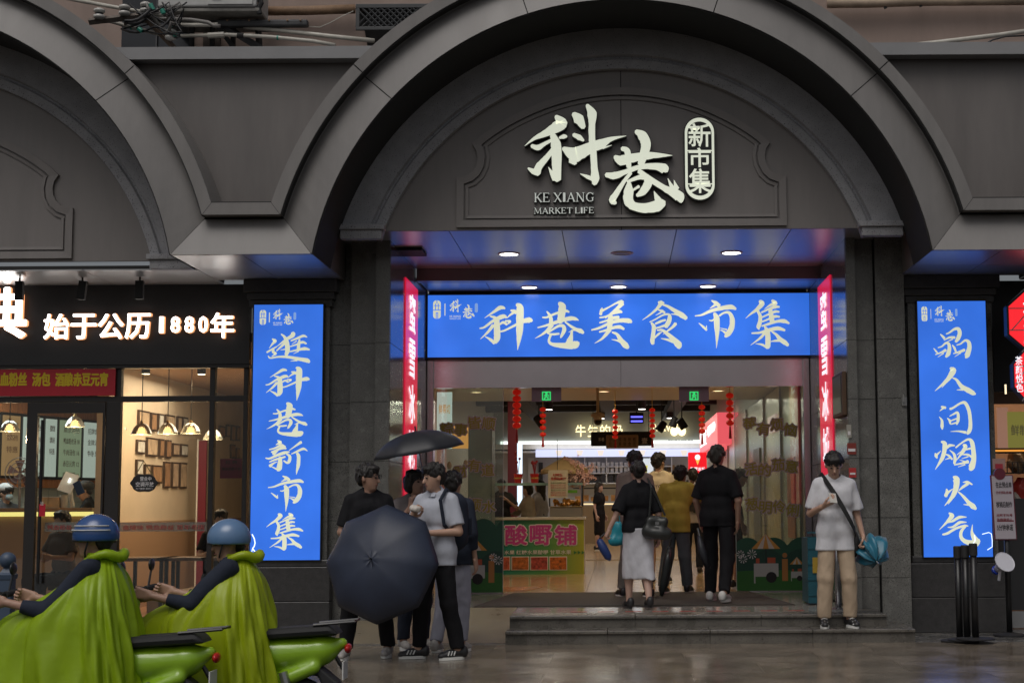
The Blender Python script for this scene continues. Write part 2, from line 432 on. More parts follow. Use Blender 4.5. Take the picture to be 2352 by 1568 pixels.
    for i, s_ in enumerate('LR'):
        HV, HF = hand(hands[i]); wr = Vector(J['wr'+s_]); dirv = (wr-Vector(J['el'+s_])).normalized()
        if palm and palm.get(s_+'d'): dirv = Vector(palm[s_+'d']).normalized()
        hint = Vector((palm or {}).get(s_, (1, 0, .0) if s_ == 'L' else (-1, 0, 0)))   # back of the hand points outwards
        Fm = frame(dirv, hint); q = np.array(HV)*(.92 if female else 1)*k
        # thumb forward (towards -Y): mirror where needed
        if (Fm @ Vector((0, 1, 0))).y > 0 and not (palm or {}).get(s_+'nm'): q = q*np.array((1, -1, 1)); flip = True
        else: flip = False
        q = q@np.array(Fm).T+np.array(wr)
        o = len(V); V += list(map(tuple, q)); fs += [tuple((int(a)+o) for a in (f[::-1] if flip else f)) for f in HF]
    body = put('body', V, fs, skm)
    # --- hair
    hm = mat('hair_%02d' % int(hair[0]*1000), hair, .55, var=.3, vscale=30, bump=.4, bscale=90, stretch=(1, 1, .3))
    S = SDF(hd-.22*k-(0, 0, .2 if hairlen != 'short' else 0), hd+.2*k, .0075)
    S.ell(hp_((0, .02, .042)), (.085*k, .105*k, .094*k), .02, rot=rm)
    S.ell(hp_((0, -.035, .092)), (.072*k, .06*k, .034*k), .02, rot=rm)
    S.ell(hp_((0, .065, -.01)), (.072*k, .05*k, .07*k), .02, rot=rm)
    if hairlen == 'long':
        S.cone(hp_((0, .06, .0)), hp_((0, .085, -.26)), .085*k, .06*k, .04); S.cone(hp_((.07, .02, .0)), hp_((.07, .03, -.14)), .03*k, .03*k, .03); S.cone(hp_((-.07, .02, .0)), hp_((-.07, .03, -.14)), .03*k, .03*k, .03)
    if hairlen == 'bun': S.ell(hp_((0, .12, .04)), (.05*k, .045*k, .05*k), .01, rot=rm)
    if hairlen == 'bob': S.ell(hp_((0, .03, -.01)), (.1*k, .09*k, .1*k), .03, rot=rm)
    rh = random.Random(int(abs(cx)*1000)+int(d*10))
    for q in range(75 if h < .0145 else 25):
        a_ = rh.uniform(0, 6.283); e_ = rh.uniform(-.25, 1.3); ce = math.cos(e_)
        v_ = np.array((.088*ce*math.cos(a_), .02+.102*ce*math.sin(a_), .042+.094*math.sin(e_)))
        if v_[1] < -.03 and v_[2] < .055: continue
        t_ = v_+np.array((rh.uniform(-.022, .022), rh.uniform(-.02, .02), -.045*ce))+.010*np.array((math.cos(a_)*ce, math.sin(a_)*ce, math.sin(e_)))
        S.cone(hp_(tuple(v_)), hp_(tuple(t_)), rh.uniform(.010, .015)*k, .004*k, .004)
    S.noise(.003, 75, 75, 60, seed=int(abs(cx)*100))
    fringe = [(rh.uniform(-.066, .066), rh.uniform(.05, .085), rh.uniform(.010, .055)) for _ in range(16)]
    S.ell(hp_((0, -.10, -.030)), (.070*k, .09*k, .092*k), 0, sub=True, rot=rm)
    for fx_, fz_, fl_ in fringe:
        yy_ = -.082+.35*fx_*fx_/.07; S.cone(hp_((fx_, yy_+.012, fz_)), hp_((fx_+rh.uniform(-.014, .014), yy_-.006, fz_-fl_*.8)), .011*k, .004*k, .004)
    if hairlen in ('short', 'bun'):
        for sx in (1, -1): S.ell(hp_((sx*.088, -.02, -.035)), (.03*k, .055*k, .045*k), 0, sub=True, rot=rm)
    V, fs = S.mesh(); put('hair', V, fs, hm)
    if facedet:
        em = mat('eye_dark', (.01, .008, .007), .2)
        for sx in (.031, -.031):
            b = MB().ball(hp_((sx, -.086, .014)), .0095*k, 8, 6, (1.35, .6, .75)); put('eye', b.v, b.f, em)
            b = MB().tube([hp_((sx*1.6, -.083, .038)), hp_((sx, -.094, .043)), hp_((sx*.5, -.096, .037))], .0035*k, 5); put('eyebrow', b.v, b.f, hm)
        b = MB().tube([hp_((.021, -.089, -.050)), hp_((0, -.0955, -.053)), hp_((-.021, -.089, -.050))], .0042*k, 5); put('mouth', b.v, b.f, mat('lips', (.3, .12, .1), .5))
    # --- shirt
    if shirt:
        S = SDF(lo, hi, h)
        torso(S, .015+.006*loose)
        c = J['pel']; zb = shirtlen*k
        sit = seated
        if not sit:
            S.cone(addv(J['wai'], (.07*k, 0, -.02)), (c[0]+.085*k, c[1], zb-.02), (.09+.012*loose)*k, (.096+.014*loose)*k, .03)
            S.cone(addv(J['wai'], (-.07*k, 0, -.02)), (c[0]-.085*k, c[1], zb-.02), (.09+.012*loose)*k, (.096+.014*loose)*k, .03)
        for s_ in 'LR':
            sh, el, wr = J['sh'+s_], J['el'+s_], J['wr'+s_]
            if sleeve <= 1: S.cone(sh, lp(sh, el, sleeve), (.052+.006*loose)*k, (.056+.014*loose)*k, .025, cut=True)
            else:
                S.cone(sh, el, (.058+.006*loose)*k, (.052+.008*loose)*k, .025); S.cone(el, lp(el, wr, sleeve-1), (.05+.006*loose)*k, (.042+.004*loose)*k, .015, cut=True)
        S.noise(.0045*(.5+.5*loose), 11, 9, 8, seed=int(abs(cx)*100)+3); S.noise(.0026, 46, 34, 13, seed=int(abs(cx)*100)+4)
        S.plane((0, 0, -1), -zb)
        S.ell(addv(J['nek'], (0, -.012, .012)), (.062*k, .07*k, .035*k), 0, sub=True)
        V, fs = S.mesh(); sh_o = put('jacket' if sleeve > 1.3 else 'shirt', V, fs, shirt)
        if collar:
            n_ = J['nek']; b = MB()
            for q in range(7):
                a0 = -1.2-(q)*.63; a1 = a0-.55
                rr = .065*k
                b.add([(n_[0]+rr*math.cos(a0), n_[1]+rr*math.sin(a0), n_[2]-.005), (n_[0]+rr*math.cos(a1), n_[1]+rr*math.sin(a1), n_[2]-.005),
                       (n_[0]+rr*1.35*math.cos(a1), n_[1]+rr*1.35*math.sin(a1), n_[2]-.045), (n_[0]+rr*1.35*math.cos(a0), n_[1]+rr*1.35*math.sin(a0), n_[2]-.045)], [(0, 1, 2, 3)])
            put('collar', b.v, b.f, shirt, smooth=False)
    # --- bottoms
    if bottom and bot:
        S = SDF(lo, hi, h)
        c = J['pel']
        S.cone(addv(c, (.075*k, .005, .03)), addv(c, (-.075*k, .005, .03)), .106*k, .106*k, .03)
        if bottom in ('trousers', 'shorts'):
            for s_ in 'LR':
                hp, kn, an = J['hi'+s_], J['kn'+s_], J['an'+s_]
                S.cone(hp, kn, .09*k, (.066+.012*loose)*k, .03, cut=(bottom == 'shorts'))
                if bottom == 'trousers': S.cone(kn, lp(kn, an, .95), (.064+.012*loose)*k, (.048+.014*loose)*k, .02, cut=True)
        else:
            for s_ in 'LR':
                hp, kn = J['hi'+s_], J['kn'+s_]
                e = lp(kn, J['an'+s_], bottom if not isinstance(bottom, str) else .35)
                S.cone(hp, e, .098*k, .085*k, .08)
            m_ = lp(lp(J['knL'], J['anL'], .35), lp(J['knR'], J['anR'], .35), .5)
            S.cone(J['pel'], m_, .12*k, .10*k, .08)
            S.plane((0, 0, -1), -(m_[2]))
        S.noise(.0045, 30, 24, 9, seed=int(abs(cx)*100)+9); S.noise(.0022, 50, 40, 36, seed=int(abs(cx)*100)+8)
        if not seated: S.plane((0, 0, 1), c[2]+(.10 if bottom in ('trousers', 'shorts') else -.01)*k)
        V, fs = S.mesh(); put('skirt' if bottom not in ('trousers', 'shorts') else bottom, V, fs, bot)
    # --- shoes
    if shoe:
        for s_ in 'LR':
            an = np.array(J['an'+s_]); to = np.array(J['to'+s_])
            dr = to-an; dr[2] = 0 if abs(dr[2]) < .12 else dr[2]; dr = dr/np.linalg.norm(dr)
            base = an-(0, 0, .085*k)+np.array((0, 0, 0.0)); up_ = np.array((0, 0, 1.0))
            if abs(dr[2]) > .3: up_ = np.cross(np.cross(dr, (0, 0, 1)), dr); up_ /= np.linalg.norm(up_); base = an-up_*.085*k
            S = SDF(base-.26, base+.28, .008)
            hl = base-dr*.055*k+up_*.04; mid = base+dr*.08*k+up_*.045; tip = base+dr*.155*k+up_*.036
            S.cone(hl, hl+up_*.05, .036*k, .036*k, .015); S.cone(hl+up_*.03, mid+up_*.012, .04*k, .036*k, .02); S.cone(mid, tip, .04*k, .032*k, .02)
            S.plane(tuple(-up_), float(-(base+up_*.022)@up_))
            V, fs = S.mesh(); so = put('shoe', V, fs, shoe)
            sd = np.cross(up_, dr); b = MB(); pr = []
            for q in range(20):
                a = 2*math.pi*q/20; L_ = .122 if math.cos(a) > 0 else .10
                pr.append(base+dr*k*(.045+L_*math.cos(a)*1.1)+sd*k*.045*math.sin(a)*(1.05 if math.cos(a) > 0 else .95))
            b.add([p+up_*.002 for p in pr]+[p+up_*.028 for p in pr], [tuple(range(20)), tuple(range(39, 19, -1))]+[(i, i+20, (i+1) % 20+20, (i+1) % 20) for i in range(20)])
            put('sole', b.v, b.f, mat('sole_%02d' % int(sh_sole[0]*99), sh_sole, .6), smooth=False, parent=so)
    root['_J'] = 0; del root['_J']
    return root, J, put
# ------------------------------------------------------------------ brush lettering: strokes as (x, y, width) traced on a grid
GL = {}
def _g(name, box, *st): GL[name] = (box, st)
_g('科', (145, 195, 925, 880), [(512,276,24),(490,262,45),(440,262,60),(350,320,40),(215,410,5)], [(145,560,20),(210,545,30),(330,460,42),(450,400,66),(505,388,60),(538,408,26)], [(295,382,20),(370,410,48),(400,470,80)],
   [(390,430,80),(398,560,92),(398,700,96),(365,770,60)], [(355,788,24),(310,730,46),(225,680,10)], [(345,515,50),(260,620,36),(155,716,7)],
   [(440,505,26),(490,475,40),(545,508,34)], [(520,455,24),(590,462,38),(555,500,14)], [(600,300,24),(640,312,50),(685,330,62)], [(645,330,44),(590,370,26),(543,414,8)],
   [(450,610,25),(520,590,28),(660,520,35),(780,462,60),(870,445,84),(915,455,40)], [(688,212,46),(735,262,104),(735,420,110),(730,600,100),(718,740,58),(700,880,5)])
_g('巷', (950, 175, 1675, 865), [(1065,400,20),(1130,400,30),(1250,350,35),(1400,310,45),(1458,325,26)], [(1130,315,20),(1165,360,40),(1190,420,56),(1190,500,62)],
   [(1310,190,46),(1355,240,110),(1350,340,108),(1330,440,100),(1300,475,60)], [(995,550,16),(1100,525,30),(1220,490,50),(1350,445,55),(1480,418,64),(1555,428,48),(1600,448,8)],
   [(1205,510,64),(1150,580,50),(1060,650,30),(955,708,5)], [(1400,470,24),(1480,530,36),(1560,580,50),(1625,602,70),(1668,632,40)], [(1450,620,6),(1520,592,20),(1600,590,30)],
   [(1135,635,20),(1200,590,28),(1300,530,38),(1370,530,50),(1385,590,62),(1345,675,38),(1330,704,8)], [(1150,640,20),(1230,650,34),(1310,640,30)],
   [(1190,650,36),(1160,740,36),(1200,790,46),(1330,812,76),(1470,818,98),(1550,800,112),(1595,775,60)], [(1500,590,28),(1492,660,44),(1470,740,90),(1440,790,80)])
_g('美', (1780, 145, 2380, 870), [(1945,260,15),(1930,300,40),(1920,360,46)], [(1935,310,40),(2050,250,20),(2160,192,30),(2225,185,76),(2245,200,60)], [(2245,195,70),(2170,270,50),(2080,340,30),(1990,410,20)],
   [(1905,405,24),(2000,390,28),(2100,345,40),(2195,318,58),(2238,328,26)], [(1905,480,24),(2010,450,30),(2120,410,50),(2190,400,46)], [(1785,585,22),(1900,555,35),(2050,490,45),(2200,450,58),(2335,455,74),(2378,475,36)],
   [(2070,380,70),(2060,470,82),(2050,570,72)], [(1900,615,24),(2000,590,36),(2120,550,46),(2205,545,54),(2265,575,34)], [(2055,580,62),(2000,650,50),(1930,720,30),(1830,780,6)],
   [(2090,620,24),(2160,650,42),(2220,740,72),(2285,810,90),(2325,850,50)], [(2080,725,6),(2180,745,32),(2250,780,50)])
_g('食', (105, 155, 778, 870), [(345,178,28),(385,190,78),(430,190,24)], [(385,200,60),(320,280,40),(210,370,25),(105,440,5)], [(390,210,20),(480,240,40),(580,300,56),(690,370,82),(760,420,56)], [(530,355,8),(620,360,30),(690,390,40)],
   [(340,290,14),(400,310,42),(440,335,32)], [(385,330,26),(305,372,6)], [(215,470,15),(300,430,20),(410,370,26),(490,358,30),(512,400,60),(495,470,72),(450,540,64)],
   [(240,480,28),(275,540,62),(265,640,60),(252,740,68),(260,790,46)], [(300,495,28),(380,460,36),(450,440,30)], [(310,560,24),(380,540,30),(440,520,40)], [(285,700,26),(350,640,30),(400,612,6)],
   [(600,492,52),(560,540,40),(480,600,25),(410,652,5)], [(325,590,20),(400,590,36),(470,640,52),(560,720,74),(635,800,108),(648,850,60)], [(380,710,8),(480,730,36),(560,760,42)])
_g('市', (880, 145, 1500, 855), [(1130,155,18),(1190,190,60),(1245,235,56)], [(1185,218,44),(1100,272,6)], [(880,380,16),(980,365,30),(1110,310,46),(1280,268,60),(1420,252,72),(1490,282,34)],
   [(1170,340,42),(1200,420,90),(1205,560,80),(1205,680,50),(1192,855,4)], [(1090,445,15),(1130,450,26),(1180,420,22)], [(1240,380,28),(1320,335,30),(1395,342,48),(1435,440,74),(1420,560,82),(1370,640,82),(1325,685,40)],
   [(1345,640,44),(1290,600,22),(1250,590,8)], [(1250,560,8),(1350,582,22)], [(935,485,12),(1000,540,36),(1050,590,30)], [(1050,520,6),(1042,575,30)])
_g('集', (1620, 145, 2280, 855), [(1835,162,44),(1870,200,80),(1800,280,52),(1700,350,26),(1622,415,5)], [(1800,300,40),(1840,380,50),(1835,470,60),(1812,540,66),(1822,582,8)], [(2020,155,36),(2070,195,68),(2000,220,36),(1905,280,5)],
   [(1860,330,24),(1950,290,30),(2060,250,50),(2130,250,26)], [(1870,400,22),(1960,360,30),(2060,320,42),(2124,322,28)], [(1870,465,22),(1960,430,28),(2060,390,42),(2130,396,26)], [(1860,530,20),(1960,500,36),(2100,460,42),(2200,460,60),(2272,492,26)],
   [(1990,270,55),(2005,380,72),(2020,480,72)], [(1710,632,22),(1830,625,32),(1960,590,52),(2100,565,60),(2205,592,34)], [(1900,530,18),(1940,600,72),(1950,700,80),(1945,820,80),(1928,852,36)], [(1930,840,34),(1860,800,32),(1765,785,6)],
   [(1910,620,42),(1840,700,36),(1690,806,6)], [(2010,610,20),(2080,660,42),(2130,720,62),(2200,770,70),(2250,812,44)], [(1990,755,8),(2060,745,30),(2130,740,40)])
_g('逛', (240, 125, 835, 570), [(312,228,20),(350,255,50),(320,290,30),(272,356,5)], [(240,412,24),(310,370,25),(375,333,16)], [(330,360,28),(328,405,40),(362,432,34),(310,467,8)],
   [(260,462,14),(290,490,20),(400,475,26),(520,477,36),(680,505,46),(795,528,62),(828,552,34)], [(570,535,6),(660,525,24)], [(435,162,18),(480,200,36),(512,270,60),(525,380,66),(507,452,44)],
   [(600,143,56),(590,182,60),(500,240,36),(380,330,8)], [(505,270,42),(440,330,30),(375,392,16)], [(430,380,8),(490,372,16)], [(570,255,18),(650,225,30),(740,188,36),(792,206,14)], [(560,335,16),(640,310,22),(730,275,36),(785,297,22)],
   [(555,405,16),(650,385,26),(760,365,46),(828,380,22)], [(690,235,20),(680,300,42),(675,380,46)], [(650,260,15),(585,302,5)], [(610,435,5),(680,400,16)])
_g('新', (205, 60, 735, 500), [(352,68,18),(385,95,50),(330,122,6)], [(250,182,15),(320,165,22),(400,130,36),(452,150,22)], [(275,215,18),(340,190,26),(420,162,42),(462,172,18)], [(300,238,46),(360,190,20)], [(205,290,14),(260,295,26),(350,255,36),(440,225,42),(503,214,18)],
   [(255,340,14),(330,310,26),(452,275,24)], [(390,280,40),(388,350,60),(378,420,70),(358,448,34)], [(260,392,42),(310,355,20),(352,338,8)], [(345,430,22),(280,398,8)], [(470,240,18),(510,270,36),(505,330,42),(480,352,28),(435,325,18)],
   [(652,90,40),(620,112,30),(500,196,6)], [(530,240,10),(600,210,26),(680,175,32),(732,202,10)], [(602,230,28),(622,270,46),(620,380,46),(605,450,26),(597,502,4)])
_g('品', (195, 350, 678, 728), [(285,428,12),(310,450,26),(338,482,34)], [(360,425,14),(400,410,20),(470,365,30),(520,366,46),(535,420,52),(512,480,52),(480,524,30)], [(330,505,8),(400,470,26),(470,470,32)], [(370,522,5),(440,490,16)],
   [(195,603,10),(225,640,22),(248,668,14)], [(215,680,12),(290,655,22),(350,625,36)], [(250,595,12),(300,580,18),(350,540,26),(385,545,36),(397,600,46),(380,670,56),(348,712,26)], [(245,712,5),(320,665,16)],
   [(435,563,12),(460,600,30),(478,648,22)], [(445,670,12),(520,650,26),(590,625,36)], [(490,565,12),(540,550,18),(600,508,26),(645,530,46),(652,600,56),(622,690,66),(600,726,18)], [(460,710,5),(540,660,16)])
_g('人', (210, 845, 730, 1185), [(413,852,26),(450,880,80),(420,940,66),(350,1020,46),(210,1136,5)], [(300,1096,5),(370,1020,16)], [(440,975,12),(490,1000,32),(550,1080,52),(635,1130,66),(695,1165,58),(728,1178,20)], [(490,1125,6),(570,1122,26)])
_g('间', (265, 1280, 685, 1678), [(298,1335,24),(352,1350,34)], [(322,1353,26),(275,1390,5)], [(268,1462,8),(300,1510,32),(300,1580,42),(302,1618,14)], [(408,1365,30),(450,1350,25),(540,1297,26),(605,1290,42),(650,1380,46),(665,1500,46),(662,1600,52),(642,1650,50),(620,1678,24)],
   [(408,1645,5),(509,1642,18),(604,1658,36)], [(370,1478,10),(400,1510,32),(405,1548,22)], [(400,1455,10),(450,1430,20),(500,1410,32),(512,1450,36),(506,1510,40),(488,1558,20)], [(405,1515,14),(490,1485,18)], [(410,1555,14),(480,1537,20)])
_g('烟', (195, 155, 695, 535), [(205,330,18),(215,360,42),(225,388,16)], [(222,350,26),(275,300,5)], [(282,193,22),(322,220,58),(312,320,50),(280,400,46),(200,520,5)], [(345,270,24),(380,240,36),(442,240,14)], [(330,342,14),(370,360,26),(408,402,22)], [(320,405,5),(380,385,20)],
   [(378,293,6),(430,340,30),(442,400,40),(430,452,28)], [(455,265,20),(520,215,18),(605,170,26),(650,200,50),(665,300,56),(667,400,60),(642,490,76),(620,528,40)], [(430,467,14),(520,450,22),(600,430,42)], [(475,492,5),(560,465,16)],
   [(545,235,28),(572,250,46),(540,310,42),(460,412,6)], [(465,350,8),(540,300,16),(632,275,24)], [(530,345,14),(600,350,26),(645,382,22)], [(520,396,5),(600,372,16)], [(495,410,5),(570,432,16)])
_g('火', (305, 605, 700, 1000), [(340,752,16),(345,790,42),(325,838,40)], [(348,800,32),(412,753,8)], [(428,608,26),(462,640,82),(455,740,66),(410,840,50),(310,950,5)], [(355,930,6),(400,870,22)], [(540,675,6),(595,673,34),(655,702,16)], [(602,690,36),(540,730,30),(488,772,10)],
   [(480,785,14),(540,840,32),(600,910,46),(655,958,66),(690,990,30)], [(540,935,6),(610,942,22)])
_g('气', (250, 1030, 738, 1430), [(375,1036,16),(408,1070,62),(360,1130,36),(253,1233,5)], [(360,1150,10),(420,1130,28),(500,1088,36),(585,1086,10)], [(355,1205,8),(420,1200,26),(500,1150,36),(582,1147,10)], [(290,1290,20),(350,1275,30),(450,1220,28),(560,1188,28),(602,1192,10)],
   [(575,1190,22),(520,1250,36),(512,1320,42),(560,1370,50),(640,1392,70),(695,1385,90),(728,1355,46)], [(655,1174,5),(645,1260,30),(665,1320,60),(700,1375,80)])
_g('科大', (130, 100, 1270, 995), [(480,235,40),(545,310,130),(480,360,120),(350,430,70),(240,480,36),(135,560,5)], [(210,560,40),(280,580,62),(350,542,42),(430,500,32)], [(520,475,26),(570,460,50),(602,460,26)],
   [(445,440,60),(480,540,110),(490,660,110),(490,800,100),(492,935,90)], [(398,795,6),(440,870,50),(470,930,60)], [(450,600,50),(370,700,62),(290,790,82),(270,860,80)], [(172,805,20),(230,840,60),(290,870,50)],
   [(675,210,50),(735,270,120),(790,365,50)], [(675,440,40),(740,472,62),(790,508,24)], [(560,590,40),(680,655,170),(750,640,150),(870,580,112),(980,545,106),(1100,490,46),(1262,458,5)], [(640,720,60),(700,755,50)], [(1000,592,24),(1100,560,5)],
   [(828,115,36),(882,210,108),(882,330,72),(882,480,72),(895,620,72),(905,800,74),(915,920,96),(905,985,50)], [(915,945,40),(830,905,42),(748,870,5)])
_g('巷大', (1020, 390, 1900, 1295), [(1130,680,40),(1200,722,118),(1300,702,100),(1500,672,82),(1650,670,46),(1775,672,5)], [(1210,590,44),(1270,622,72),(1282,740,64),(1290,800,52)], [(1368,402,44),(1440,450,108),(1480,540,110),(1462,640,100),(1420,770,72)],
   [(1030,882,50),(1130,890,82),(1250,850,52),(1400,800,52),(1560,790,70),(1680,815,108),(1712,845,50)], [(1310,860,36),(1230,960,42),(1150,1080,62),(1100,1160,80),(1140,1195,34)], [(1400,840,50),(1520,930,62),(1680,1030,64),(1780,1080,100),(1850,1130,120),(1868,1185,40)], [(1722,925,6),(1762,1010,44),(1800,1060,60)], [(1790,945,6),(1820,1040,60)],
   [(1270,960,30),(1400,912,50),(1480,912,80),(1500,980,92),(1440,1070,82),(1375,1112,34)], [(1320,1060,20),(1400,1010,32)], [(1290,970,40),(1285,1060,108),(1280,1160,110),(1340,1228,92),(1470,1248,104),(1600,1225,126),(1675,1185,76)], [(1566,1065,6),(1600,1140,62),(1640,1200,82)])
# 大logo coordinates are placed in their own frame (G): 2050+x/2.767, 380+y/2.767 in photo pixels
def _ribbon(pts, grow=0.0):
    P = [np.array(p, float) for p in pts]
    Q = [2*P[0]-P[1]]+P+[2*P[-1]-P[-2]]; out = []
    for i in range(1, len(Q)-2):
        for t in np.linspace(0, 1, 5, endpoint=False):
            a, b, c, d = Q[i-1:i+3]
            v = .5*((2*b)+(c-a)*t+(2*a-5*b+4*c-d)*t*t+(3*b-a-3*c+d)*t**3); v[2] = b[2]*(1-t)+c[2]*t; out.append(v)
    out.append(P[-1]); o = np.array(out)
    d = np.gradient(o[:, :2], axis=0); d /= np.linalg.norm(d, axis=1)[:, None]+1e-9
    nrm = np.stack([-d[:, 1], d[:, 0]], 1); wv = o[:, 2:3]/2+grow
    rr = random.Random(int(o[0, 0]*7+o[0, 1])); jit = np.array([[1+rr.uniform(-.07, .07)] for _ in range(len(o))])
    L = o[:, :2]+nrm*wv*jit; Rr = o[:, :2]-nrm*wv
    cap0 = o[0, :2]-d[0]*wv[0]*.55; cap1 = o[-1, :2]+d[-1]*wv[-1]*.55
    return np.vstack([cap0[None], L, cap1[None], Rr[::-1]]), len(o)
def brush(ch, box, y, m, parent, name='character', back=None, depth=0.0, M=None):
    """box=(x0,x1,ztop,zbot) world; flat print (depth 0) or a raised letter standing depth in front of y"""
    (bx0, by0, bx1, by1), st = GL[ch]
    fx = lambda px: box[0]+(px-bx0)/(bx1-bx0)*(box[1]-box[0]); fz = lambda py: box[2]+(py-by0)/(by1-by0)*(box[3]-box[2])
    mb = MB(); bk = MB()
    for i, s in enumerate(st):
        lo, n = _ribbon(s); yy = y-depth-.0025-.0006*i
        vs = [(fx(p[0]), yy, fz(p[1])) for p in lo]; N = len(vs)
        fs = [(0, N-1, 1)]+[(1+k, N-1-k, N-2-k, 2+k) for k in range(n-1)]+[(n, N-n, n+1)]
        mb.add(vs, fs)
        if back:
            lo, n = _ribbon(s, 9); a = [(fx(p[0]), y-.002, fz(p[1])) for p in lo]; b_ = [(fx(p[0]), y-depth+.0008*i, fz(p[1])) for p in lo]; N = len(a)
            fs = [(0, N-1, 1)]+[(1+k, N-1-k, N-2-k, 2+k) for k in range(n-1)]+[(n, N-n, n+1)]
            bk.add(a+b_, [tuple(q+N for q in f) for f in fs]+[(q, (q+1) % N, (q+1) % N+N, q+N) for q in range(N)])
    if M is not None: mb.v = [tuple(M(*p)) for p in mb.v]
    o = ob(name, mb, m, parent)
    if back: ob('letter_return', bk, back, o)
    return o
def gbox(ch, ox, oy, s, d):
    """world box of a glyph whose grid was read off a zoom: photo px = ox + gx/s"""
    (a, b, c, e) = GL[ch][0]; k = 1.7415
    p = U((ox+a/s)/k, (oy+b/s)/k, d); q = U((ox+c/s)/k, (oy+e/s)/k, d)
    return (p.x, q.x, p.z, q.z)

SER = {
 'K': (1, [(.2,0,.2,1,.15),(.24,.42,.78,1,.06),(.40,.58,.86,0,.15)], [(.2,0),(.2,1),(.8,1),(.86,0)]),
 'E': (.9, [(.2,0,.2,1,.15),(.2,.975,.82,.975,.05),(.2,.52,.66,.52,.05),(.2,.025,.86,.025,.05),(.80,1,.84,.82,.05),(.84,0,.88,.2,.05),(.65,.42,.65,.62,.04)], [(.2,0),(.2,1)]),
 'X': (1, [(.14,1,.86,0,.15),(.84,1,.16,0,.06)], [(.14,1),(.86,0),(.84,1),(.16,0)]),
 'I': (.5, [(.5,0,.5,1,.28)], [(.5,0),(.5,1)]),
 'A': (1.05, [(.5,1,.13,0,.06),(.48,1,.87,0,.15),(.27,.34,.72,.34,.05)], [(.13,0),(.87,0)]),
 'N': (1.1, [(.18,0,.18,1,.06),(.82,0,.82,1,.06),(.18,1,.82,0,.15)], [(.18,0),(.16,1),(.82,1)]),
 'G': (1.05, [(.84,.80,.66,.96,.06),(.66,.96,.42,.96,.07),(.42,.96,.2,.74,.12),(.2,.74,.15,.48,.15),(.15,.48,.22,.22,.14),(.22,.22,.44,.04,.10),(.44,.04,.68,.04,.06),(.68,.04,.84,.14,.06),(.82,.42,.82,.1,.13),(.86,1,.86,.72,.04)], [(.82,.43)]),
 'M': (1.3, [(.12,0,.18,1,.05),(.18,1,.5,.08,.12),(.5,.08,.80,1,.05),(.80,1,.86,0,.12)], [(.12,0),(.86,0),(.14,1),(.84,1)]),
 'R': (1, [(.2,0,.2,1,.15),(.2,.97,.58,.97,.05),(.58,.97,.74,.76,.13),(.74,.76,.58,.53,.12),(.58,.53,.2,.51,.05),(.46,.52,.86,0,.15)], [(.2,0),(.2,1),(.87,0)]),
 'T': (.95, [(.5,0,.5,1,.16),(.1,.97,.9,.97,.05),(.1,1,.08,.78,.04),(.9,1,.92,.78,.04)], [(.5,0)]),
 'L': (.85, [(.2,0,.2,1,.16),(.2,.025,.86,.025,.05),(.84,0,.9,.22,.05)], [(.2,0),(.2,1)]),
 'F': (.85, [(.2,0,.2,1,.16),(.2,.975,.84,.975,.05),(.2,.5,.66,.5,.05),(.83,1,.87,.8,.05),(.66,.4,.66,.6,.04)], [(.2,0),(.2,1)])}
def serif_text(s, box, y, m, parent, name='lettering', grow=0.0, depth=.0):
    x0, x1, z0, z1 = box; tot = sum(SER[c][0] if c != ' ' else .35 for c in s); k = (x1-x0)/tot; H_ = z1-z0; x = x0; mb = MB(); n = 0
    for c in s:
        if c == ' ': x += .35*k; continue
        w_, segs, ser = SER[c]; f = lambda u, v: (x+u*w_*k, z0+v*H_)
        for a, b, c2, d2, t_ in segs+[(u-.13/w_, v*.95+.025, u+.13/w_, v*.95+.025, .045) for u, v in ser]:
            p, q = np.array(f(a, b)), np.array(f(c2, d2)); dv = q-p; L_ = np.linalg.norm(dv)+1e-9; dv /= L_; nn = np.array((-dv[1], dv[0]))*(t_*k*.5*(1.25 if t_ < .08 else 1)+grow); p = p-dv*grow; q = q+dv*grow
            yy = y-.0004*n; n += 1; A_ = [p+nn, q+nn, q-nn, p-nn]
            mb.add([(r[0], yy, r[1]) for r in A_]+[(r[0], yy+depth+.002, r[1]) for r in A_], [(0, 1, 2, 3), (0, 4, 5, 1), (1, 5, 6, 2), (2, 6, 7, 3), (3, 7, 4, 0)])
        x += w_*k
    return ob(name, mb, m, parent)
# ================================================================== materials used
GREY = mat('metal_cladding', (.195, .185, .178), .42, metal=.0, var=.13, vscale=2.2, bump=.02, bscale=6, rvar=.1, stretch=(1.6, 1, .35))
GREYD = mat('spandrel_cladding', (.140, .128, .122), .5, var=.15, vscale=2.0, rvar=.1, stretch=(1.8, 1, .3), bump=.015, bscale=3)
DARK = mat('dark_backing', (.02, .02, .02), .8)  # near-black backing behind the joints, also for cores and bases
GRAN = mat('rough_granite', (.40, .40, .42), .75, var=.15, vscale=5, bump=.5, bscale=150, speck=((.07, .07, .075), 90, .62))
PGRAN = mat('polished_granite', (.20, .195, .18), .14, var=.2, vscale=14, speck=((.04, .04, .04), 120, .58), bump=.015, bscale=4)
PGRAN2 = mat('honed_granite', (.165, .162, .15), .24, var=.2, vscale=7, speck=((.07, .07, .065), 110, .56), rvar=.08)
DGRAN = mat('dark_granite', (.05, .048, .048), .28, var=.25, vscale=14, speck=((.02, .02, .02), 140, .6))
SOFF = mat('soffit_panel', (.42, .42, .43), .31, metal=.55, var=.05, vscale=2, bump=.01, bscale=2.2)
STEEL = mat('brushed_steel', (.55, .50, .53), .2, metal=.95, var=.05, vscale=3, bump=.008, bscale=3, aniso=.5)
BLACK = mat('black_metal', (.012, .012, .013), .35)
BLKM = mat('matt_black', (.015, .015, .016), .7)
FRAMEM = mat('dark_window_frame', (.018, .015, .014), .4)
